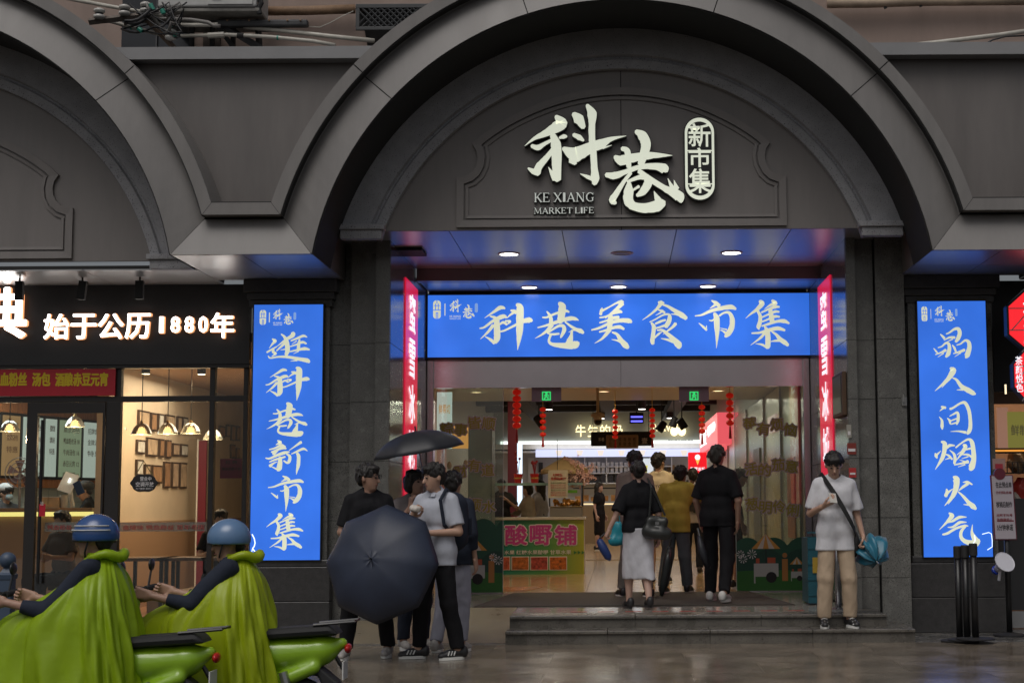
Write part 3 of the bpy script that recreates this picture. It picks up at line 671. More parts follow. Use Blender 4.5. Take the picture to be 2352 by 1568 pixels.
SBLUE = emis('blue_light_panel', (.032, .155, .70), 1.0, base=(.02, .08, .4), rough=.25)
_t = SBLUE.node_tree; _n = _t.nodes.new('ShaderNodeTexNoise'); _n.inputs['Scale'].default_value = 1.1; _n.inputs['Detail'].default_value = 3; _c = _t.nodes.new('ShaderNodeTexCoord'); _m = _t.nodes.new('ShaderNodeMapRange')
_t.links.new(_c.outputs['Object'], _n.inputs['Vector']); _t.links.new(_n.outputs['Fac'], _m.inputs[0]); _m.inputs[1].default_value = .3; _m.inputs[2].default_value = .7; _m.inputs[3].default_value = .80*EK; _m.inputs[4].default_value = 1.16*EK
_t.links.new(_m.outputs[0], _t.nodes['Principled BSDF'].inputs['Emission Strength'])
SCREAM = emis('cream_print', (.60, .62, .46), 1.0, base=(.4, .4, .3))
SRED = emis('red_light_panel', (.60, .010, .045), .85, base=(.4, .01, .02), rough=.25)
SWHITE = emis('white_lit_letter', (.95, .93, 1.0), 1.0)
LEDW = emis('white_led_face', (1, .97, .92), 7.0)
LEDO = emis('led_letter_side', (1, .45, .2), .9)
DOWN = emis('downlight_diffuser', (1, .97, .9), 10.0)
WARMD = emis('warm_downlight', (1, .72, .38), 3.0)
WHITEP = mat('white_paint', (.72, .72, .70), .55, var=.05)
CLEAR = glass('clear_glass', (.93, .96, .94))
TGLASS = glass('door_glass', (.84, .90, .85), 1.3, diffuse_mix=.08)  # grey-green diffuse mix paints reflected light into the panes
# ================================================================== dimensions of the arcade front
DF, DG, DT, DP, DC = 15.1, 16.05, 16.15, 15.67, 15.5
XC = U(1430, 705, DF).x; ZC = U(1430, 705, DF).z
def rad(px, d, cy=705): return U(1430+px, cy, d).x-U(1430, cy, d).x
RO = rad(848.6, DF); RE = rad(729, DF); OE = RO-RE
ZH = UZ(460, DF)                                      # top edge of the band between arches
ZL = ZH-OE                                            # low soffit
SP = XC-U(-331, 705, DF).x                            # arch spacing
ZS = UZ(527, DT)                                      # soffit of the entrance
print('RO', RO, 'RE', RE, 'ZC', ZC, 'ZH', ZH, 'ZL', ZL, 'SP', SP, 'ZS', ZS)
bld = thing('market_building', 'dark grey metal clad arcade front with three big round arches over the shops', 'building', (XC, DG, 0))
def aend(o): return math.asin((ZH-o-ZC)/(RO-o))
PROF = [(0, DP+.02), (0, DF), (.118, DF), (.118, DF+.13), (.14, DF+.14), (OE, DF+.02), (OE, DG+.02)]
def arch_panel(cx, a0, a1, prof, name, m, lo=False, hi=False, back=0.0, n=None):
    n = n or max(6, int(abs(a1-a0)/R(2.2))); vs = []; fs = []; np_ = len(prof)
    for i in range(n+1):
        for (o, y) in prof:
            r = RO-o; s0 = aend(o) if lo else a0; s1 = math.pi-aend(o) if hi else a1
            a = s0+(s1-s0)*i/n; vs.append((cx+(r-back)*math.cos(a), y+back, ZC+(r-back)*math.sin(a)))
    for i in range(n):
        for j in range(np_-1):
            q = i*np_+j; fs.append((q, q+1, q+np_+1, q+np_))
    return meshobj(name, vs, fs, m, bld)
G_ = .006/RO
cuts = [R(42.6), R(72.6), R(107.4), R(137.4)]
for cx in (XC-SP, XC, XC+SP):
    seg = [aend(0)]+cuts+[math.pi-aend(0)]
    for i in range(5):
        if cx < XC and i > 3: continue
        arch_panel(cx, seg[i]+(G_ if i else 0), seg[i+1]-(G_ if i < 4 else 0), PROF, 'arch_panel', GREY, lo=(i == 0), hi=(i == 4))
    if True: arch_panel(cx, R(17), R(163), PROF, 'arch_backing', DARK, lo=True, hi=True, back=.012, n=60)
# band between the arches: same section, laid straight
def hx(o, cx, sgn): return cx+sgn*math.sqrt((RO-o)**2-(ZH-o-ZC)**2)
for c0, c1 in ((XC-SP, XC), (XC, XC+SP)):
    for nm, m_, sh, pr in (('band_fascia', GREY, .005, PROF[:4]), ('band_panel', GREY, .005, PROF[4:6]+[(OE, DF+.10)]), ('band_backing', DARK, -.01, PROF[:6]+[(OE, DF+.10)])):
        vs = []; fs = []
        bk = .012 if nm == 'band_backing' else 0
        for (o, y) in pr:
            vs += [(hx(o, c0, 1)+sh, y+bk, ZH-o+bk), (hx(o, c1, -1)-sh, y+bk, ZH-o+bk)]
        for j in range(len(pr)-1): fs.append((2*j, 2*j+1, 2*j+3, 2*j+2))
        meshobj(nm, vs, fs, m_, bld)
# spandrel panels and cornice
zc0, zc1 = UZ(135, DC, 580), UZ(107, DC, 580)
for c0, c1 in ((XC-SP, XC), (XC, XC+SP)):
    mid = (c0+c1)/2; wide = 2.2; poly = [(hx(0, c0, 1)+.01, ZH+.01)]
    for i in range(13):
        a = aend(0)+(math.asin(min(1, (zc1+.0-ZC)/RO))-aend(0))*i/12; poly.append((c0+RO*math.cos(a)-.02, ZC+RO*math.sin(a)))
    for i in range(12, -1, -1):
        a = aend(0)+(math.asin(min(1, (zc1+.0-ZC)/RO))-aend(0))*i/12; poly.append((c1-RO*math.cos(a)+.02, ZC+RO*math.sin(a)))
    poly.append((hx(0, c1, -1)-.01, ZH+.01))
    ob('spandrel_panel', MB().prism(poly, DP, DP+.04), GREYD, bld)
    a = math.asin((zc1-ZC)/RO)
    pc = [(c0+RO*math.cos(math.asin((zc0-ZC)/RO))-.04, zc0), (c0+RO*math.cos(a)-.04, zc1), (c1-RO*math.cos(a)+.04, zc1), (c1-RO*math.cos(math.asin((zc0-ZC)/RO))+.04, zc0)]
    ob('cornice', MB().prism(pc, DC, DP+1.2), mat('cornice_metal', (.24, .24, .245), .4, var=.06, vscale=3, rvar=.1), bld)
# granite mouldings, tympana, framed panel
def ring(cx, prof, a0, a1, name, m, n=70):
    vs = []; fs = []; k = len(prof)
    for i in range(n+1):
        a = a0+(a1-a0)*i/n
        for (r, y) in prof: vs.append((cx+r*math.cos(a), y, ZC+r*math.sin(a)))
    for i in range(n):
        for j in range(k-1): q = i*k+j; fs.append((q, q+1, q+k+1, q+k))
    return meshobj(name, vs, fs, m, bld)
R1, R2, R3 = rad(685, DG, 725), rad(616, DG+.03, 722), rad(588, DT-.06, 729)
for cx, zb in ((XC-SP, UZ(600, DT, 200)), (XC, ZS), (XC+SP, UZ(600, DT, 200))):
    a0 = math.asin((zb+.03-ZC)/R1)
    ring(cx, [(R1+.06, DG), (R2+.02, DG), (R2+.005, DG+.05)], a0, math.pi-a0, 'outer_moulding', GRAN)
    ring(cx, [(R2+.005, DG+.05), (R2-.012, DG+.05), (R2-.03, DG+.02), (R3, DG+.03), (R3-.004, DT+.02)], a0, math.pi-a0, 'inner_moulding', GRAN)
    for sg in (-1, 1):
        xa = cx+sg*(R3*math.cos(a0)-.05); xb = cx+sg*(R1*math.cos(a0)+.03)
        b = BX(min(xa, xb), max(xa, xb), DG-.05, DT, zb-.005, zb+.05).box(min(xa, xb)+.03, max(xa, xb)-.03, DG-.02, DT, zb-.10, zb-.007)
        ob('moulding_foot', b, GRAN, bld, bev=.006)
    for sg in (-1, 1):       # tympanum in two halves with a joint in the middle
        poly = [(cx+sg*.004, zb)]
        ra = R3+.05; at = math.asin((zb-ZC)/ra)
        for i in range(25):
            a = at+(math.pi/2-at)*i/24; poly.append((cx+sg*max(.004, ra*math.cos(a)), ZC+ra*math.sin(a)))
        ob('tympanum_panel', MB().prism(poly, DT, DT+.04), mat('tympanum_cladding', (.205, .188, .18), .5, var=.12, vscale=2.0, rvar=.1, stretch=(1.8, 1, .3)), bld)
    ob('tympanum_backing', BX(cx-.03, cx+.03, DT+.012, DT+.05, zb, ZC+R3), DARK, bld)
    # raised frame with notched corners
    kx = lambda px: cx+(U(px, 350, DT).x-U(1427, 350, DT).x)
    dz = zb-ZS
    kz = lambda py: UZ(py, DT)+dz
    half = [(1050, 521), (1050, 406), (1064, 405), (1078, 400), (1089, 390), (1096, 376), (1098, 361), (1095, 345), (1085, 330)]
    arc = [(1427-342*math.cos(t)*1.0, 0) for t in []]
    up = []
    for i in range(1, 15):
        t = i/15; x = 1085+(1427-1085)*t; up.append((x, 330-127*(1-(1-t)**2)**.9*1.0))
    outl = half+up+[(1427, 203)]
    outl = outl+[(2854-x, y) for x, y in outl[-2::-1]]
    O = [(kx(x), kz(y)) for x, y in outl]
    def inset(P, w_):
        n = len(P); out = []
        for i in range(n):
            a, b, c = Vector(P[i-1]), Vector(P[i]), Vector(P[(i+1) % n])
            d1 = (b-a).normalized(); d2 = (c-b).normalized(); n1 = Vector((d1.y, -d1.x)); n2 = Vector((d2.y, -d2.x)); mm = (n1+n2)
            mm = mm/max(.35, mm.dot(n1)) if mm.length > 1e-6 else n1
            out.append(tuple(b+mm*w_))
        return out
    for (w0, w1, ya, yb, nm) in ((0, .075, DT-.035, DT-.03, 'panel_frame'), (.095, .125, DT-.022, DT-.018, 'panel_bead')):
        A, B = inset(O, w0), inset(O, w1); n = len(A)
        vs = [(x, DT+.001, z) for x, z in A]+[(x, ya, z) for x, z in A]+[(x, yb, z) for x, z in B]+[(x, DT+.001, z) for x, z in B]; fs = []
        for i in range(n):
            j = (i+1) % n
            for q in range(3): fs.append((q*n+i, q*n+j, (q+1)*n+j, (q+1)*n+i))
        meshobj(nm, vs, fs, MATS['tympanum_cladding'], bld)
# ---- soffits
def soffit(xs, ys, z, m=SOFF, gap=.004, th=.02):
    for i in range(len(xs)-1):
        for j in range(len(ys)-1):
            ob('soffit_panel', BX(xs[i]+gap, xs[i+1]-gap, ys[j]+gap, ys[j+1]-gap, z, z+th), m, bld)
    ob('soffit_backing', BX(xs[0], xs[-1], ys[0], ys[-1], z+th-.004, z+th+.03), DARK, bld)
XI = math.sqrt(RE**2-(ZL-ZC)**2)
xl0, xl1 = XC-SP+XI, XC-XI            # band soffit between arches
xr0, xr1 = XC+XI, XC+SP-XI
YSH = 17.25                           # shop fronts
soffit([xl0, (xl0+xl1)/2, xl1], [DF+.10, DT-.02, 16.9], ZL+.002)
soffit([xr0, (xr0+xr1)/2, xr1], [DF+.10, DT-.02, 16.9], ZL+.002)
soffit([xl0-4.8, xl0-3.6, xl0-2.4, xl0-1.2, xl0], [DT, YSH], ZL+.002)
soffit([xr1, xr1+1.6], [DT, YSH], ZL+.002)
soffit([XC-XI+.02, -1.74, -.56, .64, 1.84, XC+XI-.02], [DT+.04, 17.97, 18.8], ZS)
soffit([-2.41, -1.6, -.55, .5, 1.55, 2.48], [19.0, 20.02], ZS-.12)
ob('soffit_beam', BX(-2.41, 2.48, 18.8, 19.0, ZS-.15, ZS+.05), mat('beam_metal', (.16, .15, .16), .35, metal=.4), bld)
for xx in (xl1, xr0):
    ob('soffit_return', BX(xx-.01, xx+.01, DG+.03, 16.98, ZL, ZS+.05), GREYD, bld)
ob('upper_wall_block', BX(XC-SP-2.5, XC+SP+2.5, DT+.06, DT+.2, ZS+.06, 5.0), DARK, bld)
vent = thing('soffit_vent', 'flat dark rectangular vent under the left end of the entrance soffit', 'vent', (U(925, 565, 17.4).x, 17.4, ZS-.03))
vx = U(925, 565, 17.4).x; ob('vent_plate', BX(vx-.24, vx+.24, 17.2, 17.65, ZS-.035, ZS-.001), BLKM, vent, bev=.004)
# ---- downlights
def downlight(x, y, z, r, label, lit=True, power=0, warm=False, grp='round downlights in the entrance soffits'):
    t = thing('downlight', label, 'ceiling light', (x, y, z), grp)
    ob('trim_ring', MB().lathe([(r*1.0, 0), (r*1.22, 0), (r*1.22, -.008), (r*1.0, -.012), (r*.98, 0)], (x, y, z), 24), WHITEP, t)
    ob('diffuser', MB().lathe([(r, -.003), (r, -.006)], (x, y, z), 24), (WARMD if warm else DOWN) if lit else mat('dead_diffuser', (.3, .3, .31), .5), t)
    if power:
        l = bpy.data.lights.new('downlight_lamp', 'AREA'); l.shape = 'DISK'; l.size = r*1.9; l.energy = power*EK; l.color = (1, .8, .55) if warm else (1, .96, .9); l.spread = R(140)
        o = bpy.data.objects.new('downlight_lamp', l); link(o, t); o.location = (0, 0, -.02); o.visible_camera = False
    return t
for px, pw, lb, lit in ((1169, 1.6, 'bright round downlight nearest the street, left of the dead one', True), (1680, 1.6, 'bright round downlight nearest the street, right of the dead one', True), (1428, 0, 'unlit round grey fitting between the two front downlights', False)):
    d = 18.3-(.35 if False else 0); p = U(px, 563, 17.7); downlight(p.x, 17.7, ZS, .105, lb, lit, pw)
for px, lb in ((1216, 'leftmost of the three downlights just above the long blue sign'), (1421, 'middle of the three downlights just above the long blue sign'), (1626, 'rightmost of the three downlights just above the long blue sign')):
    p = U(px, 668, 19.6); downlight(p.x, 19.6, ZS-.12, .095, lb, True, 1.2)
# ---- entrance side walls and pillars: polished granite slabs on dark backing
LX, RX = -2.43, 2.48
zrow = [.26]+[UZ(y, 16.7) for y in (1330, 1192, 1055, 918, 782)]+[ZS+.02]
for sx, X in ((-1, LX), (1, RX)):
    ys = [16.79, 17.6, 18.45, 19.3, 20.1]
    for i in range(4):
        for j in range(6):
            a, b = (X-.03, X) if sx < 0 else (X, X+.03)
            ob('wall_slab', BX(a, b, ys[i]+.003, ys[i+1]-.003, zrow[j]+.003, zrow[j+1]-.003), PGRAN, bld)
    a, b = (X-.2, X-.027) if sx < 0 else (X+.027, X+.2)
    ob('wall_backing', BX(a, b, 16.9, 20.2, 0, ZS+.05), DARK, bld)
def pier(x0, x1, y, label, m=PGRAN2, zt=None):
    z_ = [0.0]+zrow[1:-1]+[zt or ZS+.02]
    for j in range(len(z_)-1): ob('pier_slab', BX(x0+.003, x1-.003, y, y+.03, z_[j]+.003, z_[j+1]-.003), m, bld)
    ob('pier_core', BX(x0+.008, x1-.008, y+.012, 17.6, 0, zt or ZS), DARK, bld)
pier(UX(858, 16.75), LX-.0, 16.75, ''); pier(UX(800, 16.82), UX(858, 16.75)-.002, 16.84, ''); pier(UX(742, 16.95), UX(800, 16.82)-.002, 17.0, '')
pier(RX+.0, UX(1976, 16.75), 16.75, ''); pier(UX(1976, 16.75)+.002, UX(2022, 16.7), 16.84, ''); pier(UX(2022, 16.7)+.002, UX(2090, 16.7), 16.72, '')
# ---- pilasters with their bases and capitals
def pilaster(x0, x1, lab):
    y = 16.9
    ob('pilaster_shaft', BX(x0, x1, y, 17.5, .5, ZL+.01), PGRAN2, bld)
    w = x1-x0
    zz = [(UZ(700, y), UZ(684, y), .03), (UZ(684, y)+.001, UZ(668, y), .05), (UZ(668, y)+.001, ZL-.002, .085)]
    for a, b, g in zz: ob('capital_course', BX(x0-g, x1+g, y-g, 17.49, a, b), DGRAN, bld, bev=.006)
    zp = UZ(1296, y)
    for j, (a, b) in enumerate(((0, zp*.5), (zp*.5+.003, zp))): ob('plinth_block', BX(x0-.05, x1+.05, y-.07, 17.5, a, b-.001), DGRAN, bld, bev=.008)
    ob('plinth_cap', BX(x0-.03, x1+.03, y-.05, 17.5, zp, UZ(1280, y)), DGRAN, bld, bev=.012)
pilaster(UX(572, 16.9), UX(752, 16.9), 'left'); pilaster(UX(2096, 16.9), UX(2290, 16.9), 'right')
# ================================================================== vertical blue banners
def small_logo(px, py, s, d, par):
    """little crest, bar and two brush characters, top-left corner at photo point (2352 grid)"""
    A = lambda u, v: U(px+u*s, py+v*s, d)
    Y = d-.003
    def bx(u0, v0, u1, v1, m=SCREAM, nm='logo_bar', o=0.0): p, q = A(u0, v0), A(u1, v1); return ob(nm, BX(p.x, q.x, Y-.002-o, Y-o, q.z, p.z), m, par)
    p, q = A(0, 0), A(22, 53); w = q.x-p.x; h_ = p.z-q.z; poly = []
    for cx_, cz_, a0 in ((q.x-w*.4, p.z-w*.4, 0), (p.x+w*.4, p.z-w*.4, 90), (p.x+w*.4, q.z+w*.4, 180), (q.x-w*.4, q.z+w*.4, 270)):
        for k in range(5): a = R(a0+22.5*k); poly.append((cx_+w*.4*math.cos(a), cz_+w*.4*math.sin(a)))
    ob('logo_crest', MB().prism(poly, Y-.002, Y), SCREAM, par)
    for u0, v0, u1, v1 in ((9.8, 0, 12.2, 9), (6, 9, 8, 28), (14, 9, 16, 28), (3, 14, 19, 16), (0, 27, 22, 29), (8, 35, 14, 37), (8, 35, 10, 53), (12.5, 35, 14.5, 53)): bx(u0, v0, u1, v1, SBLUE, 'logo_line', .002)
    bx(33, 9, 35.5, 44)
    for ch, (u0, v0, u1, v1) in (('科大', (47, -4, 84, 35)), ('巷大', (86, 12, 120, 52))):
        a, b = A(u0, v0), A(u1, v1); brush(ch, (a.x, b.x, a.z, b.z), Y, SCREAM, par, name='logo_character')
    a, b = A(48, 49), A(80, 43); text('KE XIANG', (a.x, b.x, a.z, b.z), Y, SCREAM, par, 'logo_text', ext=.001)
    a, b = A(48, 55), A(80, 51); text('MARKET LIFE', (a.x, b.x, a.z, b.z), Y, SCREAM, par, 'logo_text', ext=.001)
    a, b = A(121, 8), A(130, 35); r = (b.x-a.x)/2; cxx = (a.x+b.x)/2
    poly = [(cxx+r*math.cos(t), a.z-r+r*math.sin(t)) for t in [R(15*k) for k in range(13)]]+[(cxx-r*math.cos(t), b.z+r-r*math.sin(t)) for t in [R(15*k) for k in range(13)]]
    ob('logo_seal', MB().prism(poly, Y-.002, Y), mat('logo_seal_blue', (.1, .25, .55), .4, emit=(.2, .33, .62)), par)
def banner(x0, x1, y0, y1, d, label, chars, name='vertical_banner_sign'):
    a, b = U(x0, y0, d), U(x1, y1, d); xa = U(x0, y0, d).x; xb = U(x1, y0, d).x
    t = thing(name, label, 'sign', ((xa+xb)/2, d, b.z))
    ob('sign_frame', BX(xa-.012, xb+.012, d+.004, d+.075, b.z-.012, a.z+.012), BLACK, t, bev=.003)
    ob('light_panel', BX(xa, xb, d, d+.03, b.z, a.z), SBLUE, t)
    for ch, bxx in chars: brush(ch, bxx, d, SCREAM, t)
    return t
DB = 16.82
def src(x0, y0, x1, y1, d=DB): p, q = U(x0/1.7415, y0/1.7415, d), U(x1/1.7415, y1/1.7415, d); return (p.x, q.x, p.z, q.z)
def C_(x0, y0, x1, y1): return src(1000+x0/3.484, 1290+y0/3.484, 1000+x1/3.484, 1290+y1/3.484)
def D_(x0, y0, x1, y1): return src(1000+x0/3.2, 1740+y0/3.2, 1000+x1/3.2, 1740+y1/3.2)
def E_(ch): x0, y0, x1, y1 = GL[ch][0]; return src(3670+x0/3.136, 1200+y0/3.136, 3670+x1/3.136, 1200+y1/3.136)
def F_(ch): x0, y0, x1, y1 = GL[ch][0]; return src(3670+x0/2.958, 1700+y0/2.958, 3670+x1/2.958, 1700+y1/2.958)
tb = banner(584, 742, 700, 1285, DB, 'tall lit blue banner on the pilaster left of the entrance, beside the noodle shop', [
    ('逛', C_(240, 125, 835, 570)), ('科', C_(225, 615, 830, 1085)), ('巷', C_(235, 1110, 795, 1588)), ('新', D_(205, 60, 735, 500)), ('市', D_(235, 515, 685, 975)), ('集', D_(210, 995, 680, 1465))])
small_logo(597, 712, .64, DB, tb)
tb2 = banner(2107, 2263, 692, 1278, DB, 'tall lit blue banner on the pilaster right of the entrance, with cracks at its foot', [('品', E_('品')), ('人', E_('人')), ('间', E_('间')), ('烟', F_('烟')), ('火', F_('火')), ('气', F_('气'))])
small_logo(2116, 704, .64, DB, tb2)
CRK = emis('lit_crack', (.8, .92, 1.0), 1.5)
def crack(pts, par, w=.004, d=DB): ob('crack', MB().tube([U(x, y, d-.004) for x, y in pts], w, 5), CRK, par)
crack([(579, 1226), (584, 1236), (586, 1246), (584, 1254), (580, 1259)], tb, .006); crack([(580, 1259), (589, 1270), (594, 1277)], tb, .006); crack([(580, 1259), (578, 1268)], tb, .004)
crack([(2230, 1255), (2233, 1238), (2240, 1232), (2256, 1226), (2271, 1222), (2277, 1225), (2279, 1240), (2279, 1255), (2268, 1262), (2264, 1273)][3:-1], tb2, .004)
crack([(2232, 1262), (2234, 1250), (2240, 1240), (2238, 1228)], tb2, .006)
# ================================================================== long blue sign above the doors
DS = 19.92
a, b = U(983, 678, DS), U(1861, 815, DS)
ms = thing('entrance_sign', 'long lit blue sign with cream brush characters above the market doors', 'sign', ((a.x+b.x)/2, DS, b.z))
ob('sign_frame', BX(a.x-.02, b.x+.02, DS+.005, DS+.16, b.z-.03, a.z+.02), BLACK, ms, bev=.004)
ob('light_panel', BX(a.x, b.x, DS, DS+.05, b.z, a.z), SBLUE, ms)
for ch, ox in (('科', 1880), ('巷', 1880), ('美', 1880), ('食', 2540), ('市', 2540), ('集', 2540)):
    brush(ch, gbox(ch, ox, 1160, 3.675, DS), DS, SCREAM, ms)
small_logo(995, 690, .79, DS, ms)
# header panel of brushed steel over the glass doors
hz0, hz1 = UZ(889, 20.1), UZ(818, 20.1)
for xa, xb in ((LX+.08, UX(1428, 20.1)-.002), (UX(1428, 20.1)+.002, RX-.06)):
    ob('door_header_panel', BX(xa, xb, 20.06, 20.2, hz0, hz1), STEEL, bld)
for xa in (LX, RX-.09):
    ob('door_jamb', BX(xa, xa+.09, 20.02, 20.25, .26, hz1), STEEL, bld, bev=.01)
ob('header_backing', BX(LX, RX, 20.21, 20.6, hz0+.06, ZS), DARK, bld)
# ================================================================== red lit signs on the entrance side walls
def wall_sign(X, sgn, label):
    y0, y1 = 17.9, 18.98; zt = 3.99; zb = 1.36
    t = thing('red_wall_sign', label, 'sign', (X, (y0+y1)/2, zb), 'red signs on the side walls of the entrance')
    xa, xb = (X, X+.014) if sgn < 0 else (X-.014, X)
    ob('light_panel', BX(xa, xb, y0, y1, zb, zt), SRED, t, bev=.004)
    chars = '蜜雪冰城'; hgt = .535
    for i, c in enumerate(chars):
        z1 = zt-.13-i*hgt; z0 = z1-hgt*.86
        xs = xb+.003 if sgn < 0 else xa-.003
        if sgn < 0: M = lambda u, q, v, xs=xs: (xs+(.003-q), u, v)
        else: M = lambda u, q, v, xs=xs: (xs-(.003-q), 2*(y0+y1)/2-u, v)
        text(c, (y0+.27, y1-.27, z0, z1), 0, SWHITE, t, 'character', ext=.001, bold=.012, M=M)
    return t
wall_sign(LX+.001, -1, 'tall red sign with white characters on the left side wall of the entrance')
wall_sign(RX-.001, 1, 'tall red sign with white characters on the right side wall of the entrance')
# ================================================================== raised logo on the tympanum
lg = thing('raised_logo_sign', 'cream raised brush characters and round ended seal on the dark arch panel', 'sign', (XC, DT, UZ(490, DT)))
LCREAM = emis('raised_letter_face', (.52, .55, .45), 1.0, base=(.5, .5, .42)); SIDE = mat('letter_side_black', (.012, .012, .012), .4)
brush('科大', gbox('科大', 2050, 380, 2.767, DT-.1), DT, LCREAM, lg, back=SIDE, depth=.09)
brush('巷大', gbox('巷大', 2050, 380, 2.767, DT-.1), DT, LCREAM, lg, back=SIDE, depth=.09)
def gp(x, y, d=DT-.09): return U((2050+x/2.767)/1.7415, (380+y/2.767)/1.7415, d)
LC2 = emis('raised_small_letter', (.33, .35, .32), .9, base=(.45, .46, .44))
for s_, (x0, y0, x1, y1) in (('KE XIANG', (235, 1185, 905, 1080)), ('MARKET LIFE', (235, 1315, 905, 1245))):
    p, q = gp(x0, y0, DT-.05), gp(x1, y1, DT-.05); o = serif_text(s_, (p.x, q.x, p.z, q.z), DT-.045, LC2, lg)
    serif_text(s_, (p.x, q.x, p.z, q.z), DT-.030, SIDE, o, 'letter_return', grow=.005, depth=.028)
    n_ = len(s_)
    # slab serifs: short bars at the feet and heads of the row
p, q = gp(1915, 1160), gp(2228, 252); r = (q.x-p.x)/2; cxx = (p.x+q.x)/2
def caps(r_, zt, zb): return [(cxx+r_*math.cos(R(12*k)), zt-r_+r_*math.sin(R(12*k))) for k in range(16)]+[(cxx-r_*math.cos(R(12*k)), zb+r_-r_*math.sin(R(12*k))) for k in range(16)]
ob('seal_body', MB().prism(caps(r+.012, q.z+.012, p.z-.012), DT-.085, DT-.002), SIDE, lg)
ob('seal_rim', MB().prism(caps(r, q.z, p.z), DT-.092, DT-.086), LCREAM, lg)
mg = r*.17
ob('seal_ground', MB().prism(caps(r-mg, q.z-mg*1.6, p.z+mg*1.6), DT-.096, DT-.0925), SIDE, lg)
zz = [gp(0, v).z for v in (330, 590, 600, 815, 830, 1100)]
for c, za, zb in (('新', zz[0], zz[1]), ('市', zz[2], zz[3]), ('集', zz[4], zz[5])):
    text(c, (cxx-r+mg*1.4, cxx+r-mg*1.4, zb, za), DT-.0965, LCREAM, lg, 'seal_character', ext=.003, bold=.012)
for v in (632, 1000): z_ = gp(0, v).z; ob('seal_bar', BX(cxx-r+mg, cxx+r-mg, DT-.1, DT-.0965, z_-.006, z_+.006), LCREAM, lg)
# ================================================================== ground, steps, ramp, landing
WETG = mat('wet_paving', (.175, .145, .11), .17, var=.3, vscale=1.5, bump=.14, bscale=34, rvar=.12)
WETG2 = mat('wet_paving_grey', (.12, .115, .105), .22, var=.35, vscale=2.2, bump=.16, bscale=14, rvar=.2)
STEP = mat('wet_step_granite', (.115, .105, .09), .30, var=.35, vscale=4, bump=.15, bscale=60, speck=((.03, .03, .03), 70, .6), rvar=.15)
ASPH = mat('wet_asphalt', (.035, .035, .036), .4, var=.3, vscale=3, bump=.3, bscale=90, rvar=.2)
pav = struct('pavement', BX(-14, 10, 11.2, 20.2, -.2, -.005), mat('paving_joint', (.09, .075, .055), .6))
rr = random.Random(3); sh = []
for nm, w_, h_ in (('paving_slab', 1.19, .89), ('paving_slab', 1.19, .30)):
    me = None; sh.append((w_, h_))
def slab(w_, h_, m, key, store={}):
    if key not in store:
        b = BX(-w_/2, w_/2, -h_/2, h_/2, -.05, 0); me = bpy.data.meshes.new('paving_slab'); me.from_pydata(b.v, [], b.f); me.materials.append(m); store[key] = me
    o = bpy.data.objects.new('paving_slab', store[key]); link(o, pav); return o
po = worldpos(pav)
for j in range(5):
    for i in range(17):
        x = -11.4+i*1.2+(0.6 if j % 2 else 0); y = 11.2+.45+j*.9
        if y > 15.6: continue
        o = slab(1.196, .896, WETG, 'a'); o.location = Vector((x, y, rr.uniform(-.001, .001)))-po; o.rotation_euler = (rr.uniform(-.0015, .0015), rr.uniform(-.0015, .0015), 0)
yb = 11.2+4.5
for i in range(20):
    x = -11.3+i*1.0
    o = slab(.994, .40, WETG2, 'b'); o.location = Vector((x, 15.91, 0))-po
for j in range(2):
    for i in range(20):
        x = -11.3+i*1.0
        o = slab(.994, .69, WETG2, 'c'); o.location = Vector((x, 16.46+j*.7, .0))-po
struct('road', BX(-40, 40, -12, 11.0, -.35, -.13), ASPH)
kb = thing('kerb', 'low wet granite kerb along the edge of the pavement', 'kerb', (0, 11.1, -.3))
for i in range(22):
    ob('kerb_stone', BX(-11+i, -11+i+.99, 11.0, 11.196, -.3, -.004), STEP, kb, bev=.01)
struct('ground', BX(-60, 60, 11.2, 80, -.5, -.21), ASPH)
# steps: two treads of long granite blocks with a nosing
Z1, Z2 = .135, .26
xs0, xs1 = UX(1160, 15.67), UX(2096, 15.67); xu0, xu1 = UX(1170, 16.0), UX(2032, 16.0)
def stepblocks(x0, x1, y0, y1, z0, z1, n, nm='step_block'):
    t = struct(nm[:-6]+'_base' if False else 'step', BX(x0+.02, x1-.02, y0+.06, y1, z0, z1-.03), DARK)
    for i in range(n):
        a = x0+(x1-x0)*i/n; b = x0+(x1-x0)*(i+1)/n
        ob('step_tread', BX(a+.002, b-.002, y0, y1, z1-.035, z1), STEP, t, bev=.008)
        ob('step_riser', BX(a+.002, b-.002, y0+.025, y0+.055, z0, z1-.037), STEP, t)
stepblocks(xs0, xs1, 15.67, 16.03, 0, Z1, 4); stepblocks(xu0, xu1, 16.0, 16.42, Z1, Z2, 3)
LAND = mat('landing_stone', (.30, .275, .24), .14, var=.12, vscale=5, bump=.02, bscale=8, rvar=.06)
lnd = struct('landing', BX(xu0+.005, RX-.03, 16.43, 20.2, 0, Z2-.02), DARK)
for i in range(5):
    for j in range(4):
        a, b = xu0+.001+(RX-.03-xu0)*i/5, xu0+(RX-.03-xu0)*(i+1)/5; c, e = 16.425+j*.945, 16.425+(j+1)*.945
        ob('floor_tile', BX(a+.0015, b-.0015, c+.0015, e-.0015, Z2-.02, Z2), LAND, lnd)
struct('landing_side', BX(RX-.03, xu1, 16.42, 16.72, Z1, Z2), STEP)
struct('lower_landing', BX(xu1-.3, xs1, 16.03, 16.74, 0, Z1-.004), STEP)
